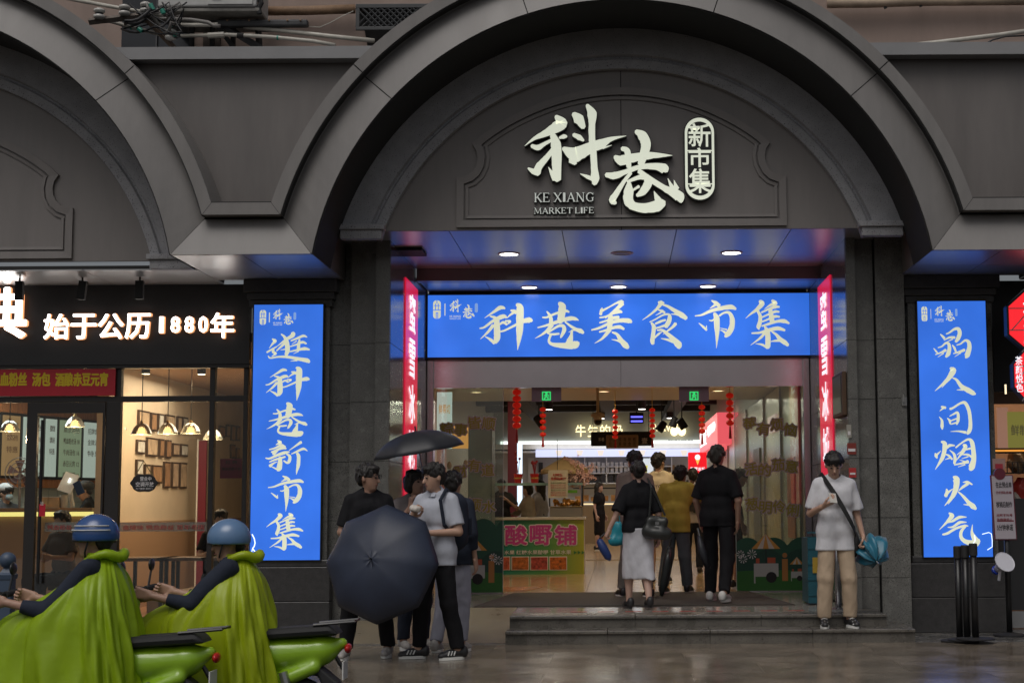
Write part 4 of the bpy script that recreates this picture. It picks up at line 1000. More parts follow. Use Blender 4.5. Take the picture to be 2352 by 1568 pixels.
# ramp beside the steps, left
rx0, rx1 = LX+.05, xu0-.01
RAMP = mat('ramp_stone', (.19, .155, .10), .34, var=.2, vscale=4, bump=.08, bscale=50, rvar=.1)
rb = MB().prism([(15.95, .0), (17.35, Z2), (17.35, 0)], rx0-.5, rx1, 'x'); struct('ramp', rb, RAMP)
struct('ramp_top', BX(LX+.04, rx1, 17.352, 20.2, 0, Z2-.001), LAND)
mtx0, mtx1 = UX(1090, 17.4), UX(1822, 17.4)
mt = MB().prism([(mtx0, 17.38), (mtx1, 17.38), (UX(1720, 20.0, 1357), 20.0), (UX(1180, 20.0, 1357), 20.0)], Z2, Z2+.012, 'z')
MATM = mat('wet_door_mat', (.045, .038, .03), .7, bump=.5, bscale=160, var=.15, vscale=8)
tag(ob('door_mat', mt, MATM), 'large dark brown mat spread on the landing before the doors', 'mat')
st = thing('floor_sticker', 'faded red and white warning strip on the top step', 'sticker', (0, 16.2, Z2))
for i in range(9):
    xx = UX(1310+i*62, 16.55); ob('sticker_strip', BX(xx, xx+.17, 16.53, 16.58, Z2+.001, Z2+.003), mat('sticker_red', (.35, .03, .02), .4), st)
tag(ob('floor_advert', MB().prism([(-1.8, 20.6), (-1.18, 20.6), (-1.02, 21.5), (-1.8, 21.5)], Z2+.002, Z2+.006, 'z'), mat('floor_advert_print', (.45, .17, .03), .25, var=.7, vscale=9)), 'orange and green advert stuck on the hall floor behind the left glass', 'sticker')
# ================================================================== market hall
HX0, HX1, HY1 = -3.6, 2.45, 46.0
HFL = mat('hall_floor_tile', (.46, .31, .16), .16, var=.1, vscale=1.2, bump=.01, bscale=3, rvar=.04)
hf = struct('hall_floor', BX(-6, 6, 20.2, 48, 0, Z2-.012), mat('hall_joint', (.2, .15, .1), .6))
fo = worldpos(hf); fm = {}
b = BX(-.397, .397, -.397, .397, -.011, 0); fme = bpy.data.meshes.new('floor_tile'); fme.from_pydata(b.v, [], b.f); fme.materials.append(HFL)
for i in range(9):
    for j in range(14):
        o = bpy.data.objects.new('floor_tile', fme); link(o, hf); o.location = Vector((-3.6+.4+i*.8, 20.62+j*.8, Z2))-fo
struct('hall_floor_far', BX(-6, 6, 31.83, 47, Z2-.012, Z2), HFL)
HW = mat('hall_wall', (.5, .46, .38), .5, var=.06)
struct('hall_wall_left', BX(HX0-.15, HX0, 20.6, 48, .2, 5), HW)
struct('hall_wall_right', BX(HX1+.12, HX1+.27, 20.6, 48, .2, 5), HW)
struct('hall_ceiling', BX(HX0, HX1+.12, 20.25, 26.8, 3.14, 3.2), mat('hall_ceiling_cream', (.62, .52, .38), .45))
struct('ceiling_edge', BX(HX0, HX1+.12, 26.8, 26.86, 3.14, 4.3), mat('hall_ceiling_cream', (0, 0, 0)))
BLKC = mat('black_open_ceiling', (.03, .032, .036), .7, var=.3, vscale=2)
struct('hall_ceiling_deep', BX(-6, 6, 26.86, 48, 4.2, 4.3), BLKC)
bm_ = thing('ceiling_ducts', 'black ducts and beams under the open ceiling deep in the hall', 'duct', (0, 36, 4.0))
for j in range(6): ob('beam', BX(-5.5, 5.5, 28.5+j*2.9, 28.8+j*2.9, 3.9, 4.19), BLKC, bm_)
for j in (-2.4, -.4, 1.3): ob('duct', BX(j, j+.35, 27.2, 45, 3.75, 3.95), BLKC, bm_)
k = 0
HL = 'round downlights in the hall ceiling'
for x, y in ((-2.2, 21.6), (-.75, 21.6), (.75, 21.6), (2.0, 21.6), (-2.2, 24.6), (-.2, 24.6), (1.6, 24.6)):
    k += 1; downlight(x, y, 3.14, .085, 'warm round downlight in the cream ceiling inside the doors, '+['front row leftmost', 'front row second from left', 'front row second from right', 'front row rightmost', 'back row left', 'back row middle', 'back row right'][k-1], True, 8.0, warm=True, grp=HL)
for i, (x, y) in enumerate(((-1.3, 30), (.5, 30), (-.2, 33.5), (1.5, 33.5), (-1.6, 37), (.6, 37), (-.4, 41), (1.4, 41))):
    t = thing('pendant_downlight', 'small lit can light under the black ceiling, '+('nearest row', 'second row', 'third row', 'farthest row')[i//2]+(', left one', ', right one')[i % 2], 'ceiling light', (x, y, 3.6), 'can lights under the black hall ceiling')
    ob('can', MB().lathe([(.1, 3.6), (.1, 3.8), (.02, 3.82), (.02, 4.2)], (x, y, 0), 12), BLKM, t)
    ob('diffuser', MB().lathe([(.085, 3.595), (.085, 3.59)], (x, y, 0), 14), emis('can_light', (1, .95, .85), 6), t)
    l = bpy.data.lights.new('can_lamp', 'AREA'); l.shape = 'DISK'; l.size = .3; l.energy = 20*EK; l.color = (1, .9, .75)
    o = bpy.data.objects.new('can_lamp', l); link(o, t); o.location = (0, 0, -.03); o.visible_camera = False
# far shop
fs_ = thing('drinks_shop', 'white lit drinks counter at the far end of the hall with glowing sign', 'shop', (0, HY1, .26))
wz0, wz1 = UZ(1019, 46), UZ(950, 46)
ob('sign_wall', BX(-4, 4, 46, 46.2, wz0, 4.6), mat('shop_sign_wall', (.4, .42, .4), .5), fs_)
ob('light_strip', BX(-3.4, 2.5, 45.9, 45.99, wz0, wz0+.09), emis('white_strip', (.95, 1, .95), 1.6), fs_)
ob('sign_sill', BX(-3.6, 2.8, 45.6, 46, UZ(1030, 45.6), wz0-.01), WHITEP, fs_)
ob('menu_light_box', BX(-2.35, 2.5, 45.5, 45.7, UZ(1048, 45.5), UZ(1031, 45.5)), emis('lilac_menu', (.62, .66, .95), 1.0), fs_)
for i in range(7):
    p, q = U(1275+i*48, 1046, 45.4), U(1292+i*48, 1033, 45.4)
    ob('menu_picture', MB().prism([(p.x+.05, p.z), (q.x-.05, p.z), (q.x, q.z), (p.x, q.z)], 45.47, 45.49), emis('menu_cup', (.8, .72, .66), .9), fs_)
ob('back_wall', BX(-4, 4, 46.6, 46.8, .26, wz0), mat('shop_back_wall', (.5, .5, .5), .5), fs_)
ob('ceiling_panel', BX(-3.6, 2.8, 45.7, 46.6, wz0-.25, wz0-.2), WHITEP, fs_)
for i, yy in enumerate((1070, 1085, 1108)):
    ob('shelf', BX(-1.6, 1.6, 46.2, 46.59, UZ(yy, 46.3)-.03, UZ(yy, 46.3)), WHITEP, fs_)
for i in range(6): ob('shelf_upright', BX(-1.6+i*.64, -1.57+i*.64, 46.2, 46.59, UZ(1112, 46.3), UZ(1050, 46.3)), WHITEP, fs_)
p, q = U(1457, 1108, 46.1), U(1500, 1052, 46.1); ob('drink_poster', BX(p.x, q.x, 46.12, 46.16, p.z, q.z), emis('poster_white', (.75, .8, .85), .8), fs_)
p, q = U(1470, 1100, 46), U(1488, 1068, 46); ob('poster_picture', MB().prism([(p.x+.05, p.z), (q.x-.05, p.z), (q.x, q.z), (p.x, q.z)], 46.08, 46.11), emis('lemon_drink', (.75, .7, .15), .8), fs_)
p, q = U(1360, 1240, 45), U(1590, 1125, 45)
ob('display_counter', BX(-1.3, 3, 44.9, 45.5, .26, UZ(1160, 44.9)), mat('counter_cream', (.38, .28, .17), .4), fs_)
for i in range(5):
    x0 = -1.25+i*.8; ob('display_shelf', BX(x0, x0+.76, 45.0, 45.4, UZ(1158, 45), UZ(1155, 45)), emis('case_light', (1, .75, .4), 1.2), fs_)
    ob('case_frame', BX(x0, x0+.76, 44.9, 44.93, UZ(1122, 45), UZ(1119, 45)), BLACK, fs_)
    ob('cake_row', MB().box(x0+.05, x0+.2, 45.05, 45.3, UZ(1150, 45), UZ(1138, 45)).box(x0+.28, x0+.44, 45.05, 45.3, UZ(1150, 45), UZ(1136, 45)).box(x0+.5, x0+.68, 45.05, 45.3, UZ(1150, 45), UZ(1140, 45)), mat('cakes', (.5, .25, .08), .6, var=.6, vscale=5), fs_)
GOLD = emis('warm_neon', (1.0, .83, .45), 2.2); DKB = mat('neon_back', (.25, .16, .07), .5)
p, q = U(1320, 1003, 45.9), U(1420, 975, 45.9)
for i, c in enumerate('牛生的奶'):
    x0 = p.x+i*(q.x-p.x)/4*1.12
    text(c, (x0+.03, x0+(q.x-p.x)/4*1.02, p.z, q.z), 45.82, GOLD, fs_, 'neon_character', ext=.02, bold=.0)
p, q = U(1568, 994, 45.9), U(1633, 973, 45.9); text('WAVES', (p.x-.95, p.x-.1, p.z+.05, q.z), 45.82, GOLD, fs_, 'neon_lettering', ext=.02)
cup = MB()
p = U(1549, 1004, 45.8)
for sx in (0, .22): cup.prism([(p.x+sx+.1*math.cos(t)*(1.2), p.z+.18+.14*math.sin(t)) for t in [R(30*k) for k in range(12)]], 45.8, 45.84)
ob('neon_emblem', cup, GOLD, fs_)
p, q = U(1535, 1013, 45.8), U(1592, 1008, 45.8); text('鲜奶/茶饮/咖啡/蛋糕', (p.x, q.x, p.z, q.z), 45.85, BLKM, fs_, 'small_lettering', ext=.01)
l = bpy.data.lights.new('shop_lamp', 'AREA'); l.shape = 'RECTANGLE'; l.size = 5; l.size_y = 1; l.energy = 40*EK; l.color = (1, .98, .95)
o = bpy.data.objects.new('shop_lamp', l); link(o, fs_); o.location = Vector((0, 45.0, 3.3))-worldpos(fs_); o.visible_camera = False
# red shop sign on the right wall of the hall, its front face angled
RX2 = 2.2
t = thing('ice_cream_shop_sign', 'big red and pink lit sign with white characters high on the right hall wall', 'sign', (RX2, 36, 2.5))
pA, pB = U(1607, 1000, 40.0), U(1648, 1000, 33.0)
za, zb = UZ(948, 33), UZ(1020, 33)
vs = [(pA.x, 40, zb), (pB.x, 33, zb), (pB.x, 33, za), (pA.x, 40, za), (2.56, 40, zb), (2.56, 33, zb), (2.56, 33, za), (2.56, 40, za)]
meshobj('light_panel', vs, [(0, 1, 2, 3), (4, 7, 6, 5), (0, 4, 5, 1), (3, 2, 6, 7), (1, 5, 6, 2), (0, 3, 7, 4)], emis('pink_red_panel', (.75, .10, .12), 1.0), t)
Lv = Vector((pB.x-pA.x, -7, 0)); 
def MS(u, q_, v): s_ = u; P_ = Vector((pA.x, 40, 0))+Lv*s_; return (P_.x-.02, P_.y, v)
for i, c in enumerate('蜜雪'): text(c, (.06+i*.46, .48+i*.46, zb+.12, za-.15), 0, emis('white_sign_text', (1, 1, 1), 1.2), t, 'character', ext=.001, bold=.03, M=MS)
t = thing('square_light_box', 'small square red lit box with white ice cream cone and characters near the far counter', 'sign', (UX(1600, 34), 34, UZ(1086, 34)))
p, q = U(1581, 1086, 34), U(1623, 1038, 34)
ob('light_panel', BX(p.x, q.x, 33.95, 34.1, p.z, q.z), emis('red_box', (.8, .01, .02), 1.0), t, bev=.02)
cx_ = (p.x+q.x)/2; cn = MB().prism([(cx_, p.z+.17), (cx_+.05, p.z+.30), (cx_-.05, p.z+.30)], 33.94, 33.947); ob('cone_picture', cn, emis('cone_orange', (.9, .5, .1), 1), t)
ob('ice_cream_picture', MB().prism([(cx_+.06*math.cos(R(30*k)), p.z+.34+.06*math.sin(R(30*k))) for k in range(12)], 33.935, 33.94), SWHITE, t)
text('蜜雪冰城', (p.x+.04, q.x-.04, p.z+.04, p.z+.13), 33.94, SWHITE, t, 'lettering', ext=.002, bold=.02)
# right wall surfaces inside the glass: lit shop fronts of the right-hand corridor
t = thing('shop_partition', 'row of pale lit wall panels and posts behind the right glass pane', 'wall', (2.4, 24, .26))
for y0_, y1_, nm_, col_ in ((20.9, 23.0, 'a', (.42, .50, .40)), (23.06, 25.6, 'b', (.72, .64, .40)), (25.72, 29.0, 'c', (.75, .68, .46)), (29.2, 34.0, 'd', (.50, .52, .42))):
    ob('wall_panel', BX(2.42, 2.50, y0_, y1_, .27, 3.1), mat('cream_wall_panel_'+nm_, col_, .22, var=.1), t)
    ob('wall_post', BX(2.39, 2.42, y1_+.005, y1_+.05, .27, 3.1), STEEL, t)
ob('wall_poster', BX(2.40, 2.415, 21.3, 22.2, .9, 2.0), mat('orange_poster', (.35, .13, .05), .4, var=.6, vscale=6), t); ob('door_frame', BX(2.395, 2.418, 26.4, 27.6, .28, 2.3), mat('frame_grey_light', (.3, .3, .26), .3), t)
ob('lit_sign', BX(2.37, 2.40, 23.4, 24.6, 2.45, 2.7), emis('pale_pink_text', (.75, .5, .45), .7), t)
# ---- the counter with the fruit advert
CT = 25.4
p, q = U(1010, 1316, CT), U(1341, 1193, CT)
ct = thing('fruit_stall_counter', 'stall counter with a green and yellow printed front in the hall', 'counter', ((p.x+q.x)/2, CT, .26))
m = bpy.data.materials.new('counter_print'); m.use_nodes = True; T = m.node_tree; bs = T.nodes['Principled BSDF']
tcn = T.nodes.new('ShaderNodeTexCoord'); sx = T.nodes.new('ShaderNodeSeparateXYZ'); rp = T.nodes.new('ShaderNodeValToRGB')
T.links.new(tcn.outputs['Generated'], sx.inputs[0]); T.links.new(sx.outputs['X'], rp.inputs[0]); T.links.new(rp.outputs[0], bs.inputs['Base Color'])
e = rp.color_ramp.elements; e[0].position = .45; e[0].color = (.02, .22, .17, 1); e[1].position = 1; e[1].color = (.40, .42, .04, 1)
n_ = rp.color_ramp.elements.new(.75); n_.color = (.10, .32, .08, 1); bs.inputs['Roughness'].default_value = .35
ob('front_panel', BX(p.x, q.x, CT, CT+.03, .26, q.z), m, ct)
ob('counter_body', BX(p.x, q.x, CT+.031, CT+.8, .26, q.z), WHITEP, ct)
ob('counter_top', BX(p.x-.02, q.x+.03, CT-.03, CT+.85, q.z+.001, q.z+.045), mat('marble_top', (.6, .55, .47), .2, var=.1), ct, bev=.008)
MAG = mat('magenta_print', (.55, .06, .30), .35); WP = mat('white_print', (.75, .72, .72), .4)
def T_(s, x0, y1, x1, y0, dd, m_, par, bold=.0, off=.004, **k):
    bold = min(bold, .012)
    a, b = U(x0, y1, dd), U(x1, y0, dd); return text(s, (a.x, b.x, a.z, b.z), dd-off, m_, par, ext=.0015, bold=bold, **k)
for i, c in enumerate('酸嘢铺'):
    x0 = 1160+i*57; T_(c, x0+1, 1250, x0+50, 1206, CT, WP, ct, .0, .003, fat=.026); T_(c, x0+1, 1250, x0+50, 1206, CT, MAG, ct, .0, .008, fat=.009)
T_('斗巷', 1062, 1250, 1140, 1208, CT, WP, ct, .0, fat=.012); T_('水果 红糖水果酸嘢 甘草水果', 1158, 1273, 1312, 1262, CT, WP, ct, .01)
for i in range(3): a = U(1318+i*9, 1268, CT); ob('arrow_mark', MB().prism([(a.x, a.z-.03), (a.x+.05, a.z), (a.x, a.z+.03)], CT-.004, CT-.001), mat('arrow_green', (.05, .2, .05), .4), ct)
for i in range(4):
    a, b = U(1129+i*43.5+22 if False else 1155-22+i*43.5-2, 1309, CT), U(1155+19+i*43.5-2, 1277, CT)
    if i == 0: a = U(1140, 1309, CT)
    pf = ob('photo_border', BX(a.x, b.x, CT-.006, CT-.001, a.z, b.z), WP, ct, bev=.004)
    ob('photo', BX(a.x+.012, b.x-.012, CT-.009, CT-.0065, a.z+.012, b.z-.012), mat('fruit_photo%d' % i if False else ('fruit_photo_%s' % 'abcd'[i]), [(.45, .10, .05), (.42, .13, .03), (.40, .07, .05), (.48, .13, .02)][i], .4, var=.75, vscale=14+2*i), pf)
# things on the counter
zt = q.z+.045
GLS = glass('thin_glass', (.9, .95, .92))
t = thing('glass_shelf', 'green edged glass shelf standing over the stall counter', 'shelf', (p.x+.6, CT+.3, zt))
zg = UZ(1110, CT); ob('shelf_pane', BX(UX(1100, CT), UX(1338, CT), CT+.1, CT+.5, zg-.02, zg+.02), mat('glass_edge', (.25, .4, .36), .2), t)
for xx in (1108, 1335): ob('shelf_post', BX(UX(xx, CT)-.012, UX(xx, CT)+.012, CT+.28, CT+.31, zt+.001, zg-.021), STEEL, t)
for xx, lb in ((1190, 'red paper pot with a red paper plant, left one on the glass shelf'), (1228, 'red paper pot with gold strap, right one on the glass shelf')):
    c = U(xx+.0, 1105, CT+.3); t = thing('red_pot', lb, 'pot', (c.x, CT+.3, zg+.02))
    ob('pot', MB().lathe([(.055, zg+.021), (.075, zg+.17), (.07, zg+.172)], (c.x, CT+.3, 0), 8), mat('pot_red', (.55, .02, .02), .4), t)
    ob('strap', MB().lathe([(.068, zg+.09), (.071, zg+.105), (.068, zg+.11)], (c.x, CT+.3, 0), 8), mat('strap_gold', (.6, .4, .08), .4), t)
    br = MB()
    for q_ in range(9): a = rr.uniform(0, 6.28); hh = rr.uniform(.18, .42 if xx < 1200 else .22); br.tube([(c.x, CT+.3, zg+.15), (c.x+.05*math.cos(a), CT+.3+.05*math.sin(a), zg+.15+hh)], .005, 4).ball((c.x+.05*math.cos(a), CT+.3+.05*math.sin(a), zg+.15+hh), .022, 6, 4)
    ob('paper_branch', br, mat('branch_red', (.35, .03, .04), .5), t)
t = thing('price_board', 'cream price sheet headed 100% with red and green lines over the stall', 'sign', (UX(1282, CT+.02), CT+.02, UZ(1143, CT)))
a, b = U(1259, 1143, CT+.02), U(1304, 1079, CT+.02); ob('sheet', BX(a.x, b.x, CT+.02, CT+.03, a.z, b.z), mat('cream_sheet', (.62, .58, .45), .5), t)
T_('100%', 1271, 1093, 1292, 1087, CT+.02, mat('print_red', (.5, .04, .03), .5), t, .01); T_('现榨纯果汁', 1265, 1102, 1300, 1095, CT+.02, mat('print_red', (0, 0, 0)), t, .02)
for i in range(6): T_(['苹果汁(大杯) 16元', '西瓜汁(大杯) 15元', '胡萝卜汁(大) 15元', '橙汁(大杯) 18元', '梨汁(大杯) 20元', '猕猴桃汁(大) 20元'][i], 1265, 1110+i*5.6, 1300, 1106.5+i*5.6, CT+.02, mat('print_green', (.10, .25, .05), .5) if i % 3 == 0 else mat('print_red', (0, 0, 0)), t)
ob('hanger', MB().tube([(a.x+.15, CT+.025, b.z), (a.x+.15, CT+.025, b.z+.5)], .004, 4), BLKM, t)
t = thing('stall_parasol', 'small beige parasol roof over the fruit stall', 'parasol', (UX(1296, 26.0), 26.0, UZ(1085, 26)))
c = U(1297, 1047, 26.0); can = MB()
n8 = 8; top = (c.x, 26.0, c.z); rim = []
for k_ in range(n8):
    a_ = 2*math.pi*(k_+.5)/n8; rim.append((c.x+.42*math.cos(a_), 26.0+.42*math.sin(a_), c.z-.24))
for k_ in range(n8):
    r1, r2 = rim[k_], rim[(k_+1) % n8]; md = ((r1[0]+r2[0])/2, (r1[1]+r2[1])/2, r1[2]+.02)
    can.add([top, r1, md, r2, (r1[0], r1[1], r1[2]-.06), (md[0], md[1], md[2]-.06), (r2[0], r2[1], r2[2]-.06)], [(0, 1, 2), (0, 2, 3), (1, 4, 5, 2), (2, 5, 6, 3)])
ob('canopy', can, mat('parasol_beige', (.5, .38, .2), .7), t); ob('pole', MB().tube([top, (c.x, 26.0, zt)], .015, 8), mat('pole_wood', (.3, .2, .1), .5), t)
bl = MB(); r5 = random.Random(5)
for k_ in range(170):
    c_ = U(r5.gauss(1322, 17), r5.gauss(1088, 17), 25.8+r5.uniform(-.2, .2)); s_ = r5.uniform(.02, .045)
    for q_ in range(5): a_ = q_*1.2566+r5.random(); bl.add([c_, c_+Vector((s_*math.cos(a_), r5.uniform(-.01, .01), s_*math.sin(a_))), c_+Vector((s_*math.cos(a_+.7), 0, s_*math.sin(a_+.7)))], [(0, 1, 2)])
t = thing('blossom_branch', 'bunch of pale pink artificial blossom hanging beside the stall parasol', 'flowers', (UX(1322, 25.8), 25.8, zt))
ob('blossom', bl, mat('pink_petal', (.85, .50, .46), .6, var=.3, vscale=9), t)
ob('twig', MB().tube([U(1338, 1190, 25.8), U(1340, 1100, 25.8), U(1310, 1070, 25.8)], [.015, .012, .006], 6), mat('pole_wood', (0, 0, 0)), t)
t = thing('display_case', 'curved glass food case standing on the right of the stall counter', 'display case', (UX(1300, CT+.3), CT+.3, zt))
x0, x1 = UX(1262, CT), UX(1338, CT)
ob('case_base', BX(x0, x1, CT+.1, CT+.6, zt, zt+.16), mat('case_pewter', (.3, .27, .22), .3, metal=.5), t, bev=.01)
ob('case_trim', BX(x0-.005, x1+.005, CT+.09, CT+.61, zt+.161, zt+.175), mat('brass', (.6, .4, .15), .3, metal=.8), t)
ob('case_frame', MB().tube([(x1, CT+.1, zt+.17), (x1, CT+.05, zt+.35), (x1, CT+.2, zt+.5), (x1, CT+.6, zt+.52)], .012, 6).tube([(x0, CT+.1, zt+.17), (x0, CT+.05, zt+.35), (x0, CT+.2, zt+.5), (x0, CT+.6, zt+.52)], .012, 6), BLKM, t)
ob('case_sign', BX(UX(1288, CT), UX(1326, CT), CT+.06, CT+.08, UZ(1131, CT), UZ(1124, CT)), mat('lime_strip', (.12, .35, .03), .4), t)
fr = MB()
for k_ in range(26): fr.ball((r5.uniform(x0+.05, x1-.05), CT+r5.uniform(.15, .5), zt+.19+r5.uniform(0, .07)), r5.uniform(.025, .045), 7, 5)
tag(ob('fruit', fr, mat('mixed_fruit', (.7, .3, .05), .4, var=.6, vscale=7), t), kind='stuff')
# ---- glass doors: fixed panes with printed lower part, and stickers on the glass
GY = 20.1
GRN = mat('sticker_dark_green', (.012, .085, .045), .4); GRN2 = mat('sticker_grass', (.025, .13, .02), .4); GRN3 = mat('sticker_deep_green', (.008, .055, .035), .4)
OLV = mat('sticker_olive', (.30, .28, .03), .5); MAUV = mat('sticker_mauve', (.42, .36, .40), .5)
def pane(x0, x1, lab, flip, words, ytop):
    z0, z1 = Z2+.012, hz0-.004; a, b = UX(x0, GY, 1150), UX(x1, GY, 1150)
    t = thing('sliding_glass_door', lab, 'glass door', ((a+b)/2, GY, Z2))
    ob('pane', BX(a, b, GY, GY+.012, z0, z1), TGLASS, t)
    ob('pane_edge', BX(b if not flip else a-.006, b+.006 if not flip else a, GY-.002, GY+.014, z0, z1), mat('glass_edge_light', (.45, .5, .48), .3), t)
    ob('floor_channel', BX(a, b, GY-.02, GY+.03, Z2, Z2+.0115), STEEL, t)
    zt_ = UZ(ytop, GY); W = b-a; y = GY-.003
    base = [(a+.001, z0), (b-.001, z0)]; hill = []
    for k_ in range(41):
        u = k_/40; v = abs(math.sin((u*2.6+(.3 if flip else .75))*math.pi)); hill.append((b-.001-u*(W-.002), zt_-.14+.12*v**.6))
    ob('hedge_print', MB().prism(base+hill, y-.001, y), GRN, t)
    hill2 = [(b-.001-k_/30*(W-.002), z0+.42+.10*abs(math.sin(k_/30*math.pi*2.2+.9))) for k_ in range(31)]
    ob('bush_print', MB().prism(base+hill2, y-.003, y-.0015), GRN3, t)
    ob('grass_print', MB().prism(base+[(b-.001-k_/20*(W-.002), z0+.24+.02*math.sin(k_/20*3)) for k_ in range(21)], y-.005, y-.0035), GRN2, t)
    def cart(cx, s, par):
        zz = z0+.14; yy = y-.0065
        ob('cart_print', MB().box(cx-.17*s, cx+.17*s, yy, yy+.001, zz+.04*s, zz+.22*s).box(cx-.17*s, cx-.15*s, yy, yy+.001, zz-.05*s, zz+.04*s), mat('cart_grey', (.4, .42, .4), .5), par)
        wh = MB().lathe([(.062*s, -.0005), (.075*s, -.0005), (.075*s, .0005), (.062*s, .0005)], (cx+.07*s, yy-.001, zz+.03*s), 18, M=Matrix.Rotation(R(90), 3, 'X')); ob('wheel_print', wh, BLKM, par)
        for k_ in range(4): a_ = R(45*k_); ob('spoke_print', MB().tube([(cx+.07*s-.06*s*math.cos(a_), yy-.001, zz+.03*s-.06*s*math.sin(a_)), (cx+.07*s+.06*s*math.cos(a_), yy-.001, zz+.03*s+.06*s*math.sin(a_))], .003*s, 4), BLKM, par)
        ob('goods_print', MB().box(cx+.02*s, cx+.13*s, yy, yy+.001, zz+.222*s, zz+.30*s).box(cx-.14*s, cx-.09*s, yy, yy+.001, zz+.222*s, zz+.29*s), mat('goods_red', (.4, .08, .03), .5), par)
        ob('pole_print', BX(cx-.006*s, cx+.006*s, yy, yy+.001, zz+.22*s, zz+.44*s), BLKM, par)
        for k_ in range(5):
            xa, xb = cx+(-.2+.08*k_)*s, cx+(-.12+.08*k_)*s
            ob('awning_stripe', MB().prism([(xa, zz+.42*s), (xb, zz+.42*s), (cx+(xb-cx)*.02, zz+.62*s), (cx+(xa-cx)*.02-.001, zz+.62*s)], yy-.001, yy), mat('awning_orange', (.55, .28, .05), .5) if k_ % 2 == 0 else mat('awning_white', (.55, .52, .45), .5), par)
        ob('figure_print', MB().box(cx+.22*s, cx+.30*s, yy, yy+.001, zz-.02*s, zz+.28*s).prism([(cx+.26*s+.035*s*math.cos(R(40*k_)), zz+.33*s+.035*s*math.sin(R(40*k_))) for k_ in range(9)], yy, yy+.001), mat('figure_orange', (.38, .17, .04), .5), par)
    cart(a+W*(.42 if flip else .55), .92, t)
    if flip: cart(a+W*.86, .45, t)
    fl = MB()
    for fx_, fz_, fr_ in ((.03, .46, .05), (.09, .40, .055), (.22, .46, .06)) if flip else ((.86, .44, .05), (.96, .40, .055), (.04, .3, .05)):
        for k_ in range(9):
            a_ = k_*.698; c_ = (a+W*fx_, z0+fz_); d_ = (math.cos(a_), math.sin(a_)); n_ = (-d_[1], d_[0])
            if c_[0]-fr_ < a: c_ = (a+fr_, c_[1])
            if c_[0]+fr_ > b: c_ = (b-fr_, c_[1])
            fl.add([(c_[0]+d_[0]*.01, y-.008-.0003*k_, c_[1]+d_[1]*.01), (c_[0]+d_[0]*fr_+n_[0]*.008, y-.008-.0003*k_, c_[1]+d_[1]*fr_+n_[1]*.008), (c_[0]+d_[0]*fr_-n_[0]*.008, y-.008-.0003*k_, c_[1]+d_[1]*fr_-n_[1]*.008)], [(0, 1, 2)])
    ob('daisy_print', fl, mat('daisy_white', (.6, .62, .6), .5), t)
    for s_, x_, y_, w_, dy in words:
        for i, c in enumerate(s_):
            ya = y_+dy[i]; xa = x_+i*w_
            T_(c, xa, ya+28, xa+w_-3, ya+1, GY, MAUV, t, .0, .003, rot=[.12, -.1, .05, -.12][i % 4], fat=.017); T_(c, xa, ya+28, xa+w_-3, ya+1, GY, OLV, t, .0, .008, rot=[.12, -.1, .05, -.12][i % 4], fat=.004)
    return t
pane(1002, 1155, 'left fixed glass pane beside the open doorway, green market print below', False,
     [('粽事皆顺', 1012, 962, 32, (8, 10, -6, -4)), ('财有道', 1044, 1060, 31, (8, -6, 4)), ('行顺水', 1042, 1140, 33, (6, 4, 8))], 1185)
pane(1690, 1850, 'right fixed glass pane beside the open doorway, green market print below', True,
     [('莓有烦恼', 1708, 960, 31, (-2, 10, 0, 12)), ('活的茄意', 1711, 1058, 31, (4, 6, -6, -2)), ('葱明伶俐', 1713, 1144, 31, (-2, 6, 4, 12))], 1232)
# ---- exit signs
EXG = emis('exit_green', (.04, .75, .18), .9)
for x0, lb in ((1221, 'left hanging green exit sign at the head of the doorway'), (1560, 'right hanging green exit sign at the head of the doorway')):
    a, b = U(x0, 922, GY+.1), U(x0+68, 889, GY+.1); t = thing('exit_sign', lb, 'exit sign', ((a.x+b.x)/2, GY+.1, a.z), 'exit signs over the doorway')
    ob('sign_plate', BX(a.x, b.x, GY+.1, GY+.11, a.z, b.z), mat('mauve_acrylic', (.30, .25, .30), .3), t)
    c, e_ = U(x0+24, 919, GY+.1), U(x0+44, 899, GY+.1); y = GY+.096
    w_, h_ = e_.x-c.x, e_.z-c.z; g = .12
    ob('sign_symbol', MB().box(c.x, e_.x, y-.002, y, c.z, c.z+h_*g).box(c.x, e_.x, y-.002, y, e_.z-h_*g, e_.z).box(c.x, c.x+w_*g, y-.002, y, c.z+h_*g, e_.z-h_*g).box(e_.x-w_*g, e_.x, y-.002, y, c.z+h_*g, e_.z-h_*g), EXG, t)
    P_ = lambda u, v: (c.x+u*w_, y-.002, c.z+v*h_); m_ = MB()
    for ln in (((.45, .72), (.5, .4)), ((.5, .42), (.32, .3), (.25, .12)), ((.5, .42), (.7, .32), (.68, .12)), ((.46, .68), (.28, .5)), ((.46, .68), (.66, .62), (.75, .48))): m_.tube([P_(*q_) for q_ in ln], .008, 5)
    m_.ball(P_(.5, .84), .016, 8, 6); ob('running_figure', m_, EXG, t)
    T_('出口', x0+3, 917, x0+20, 905, GY+.1, mat('grey_print', (.3, .3, .32), .5), t)
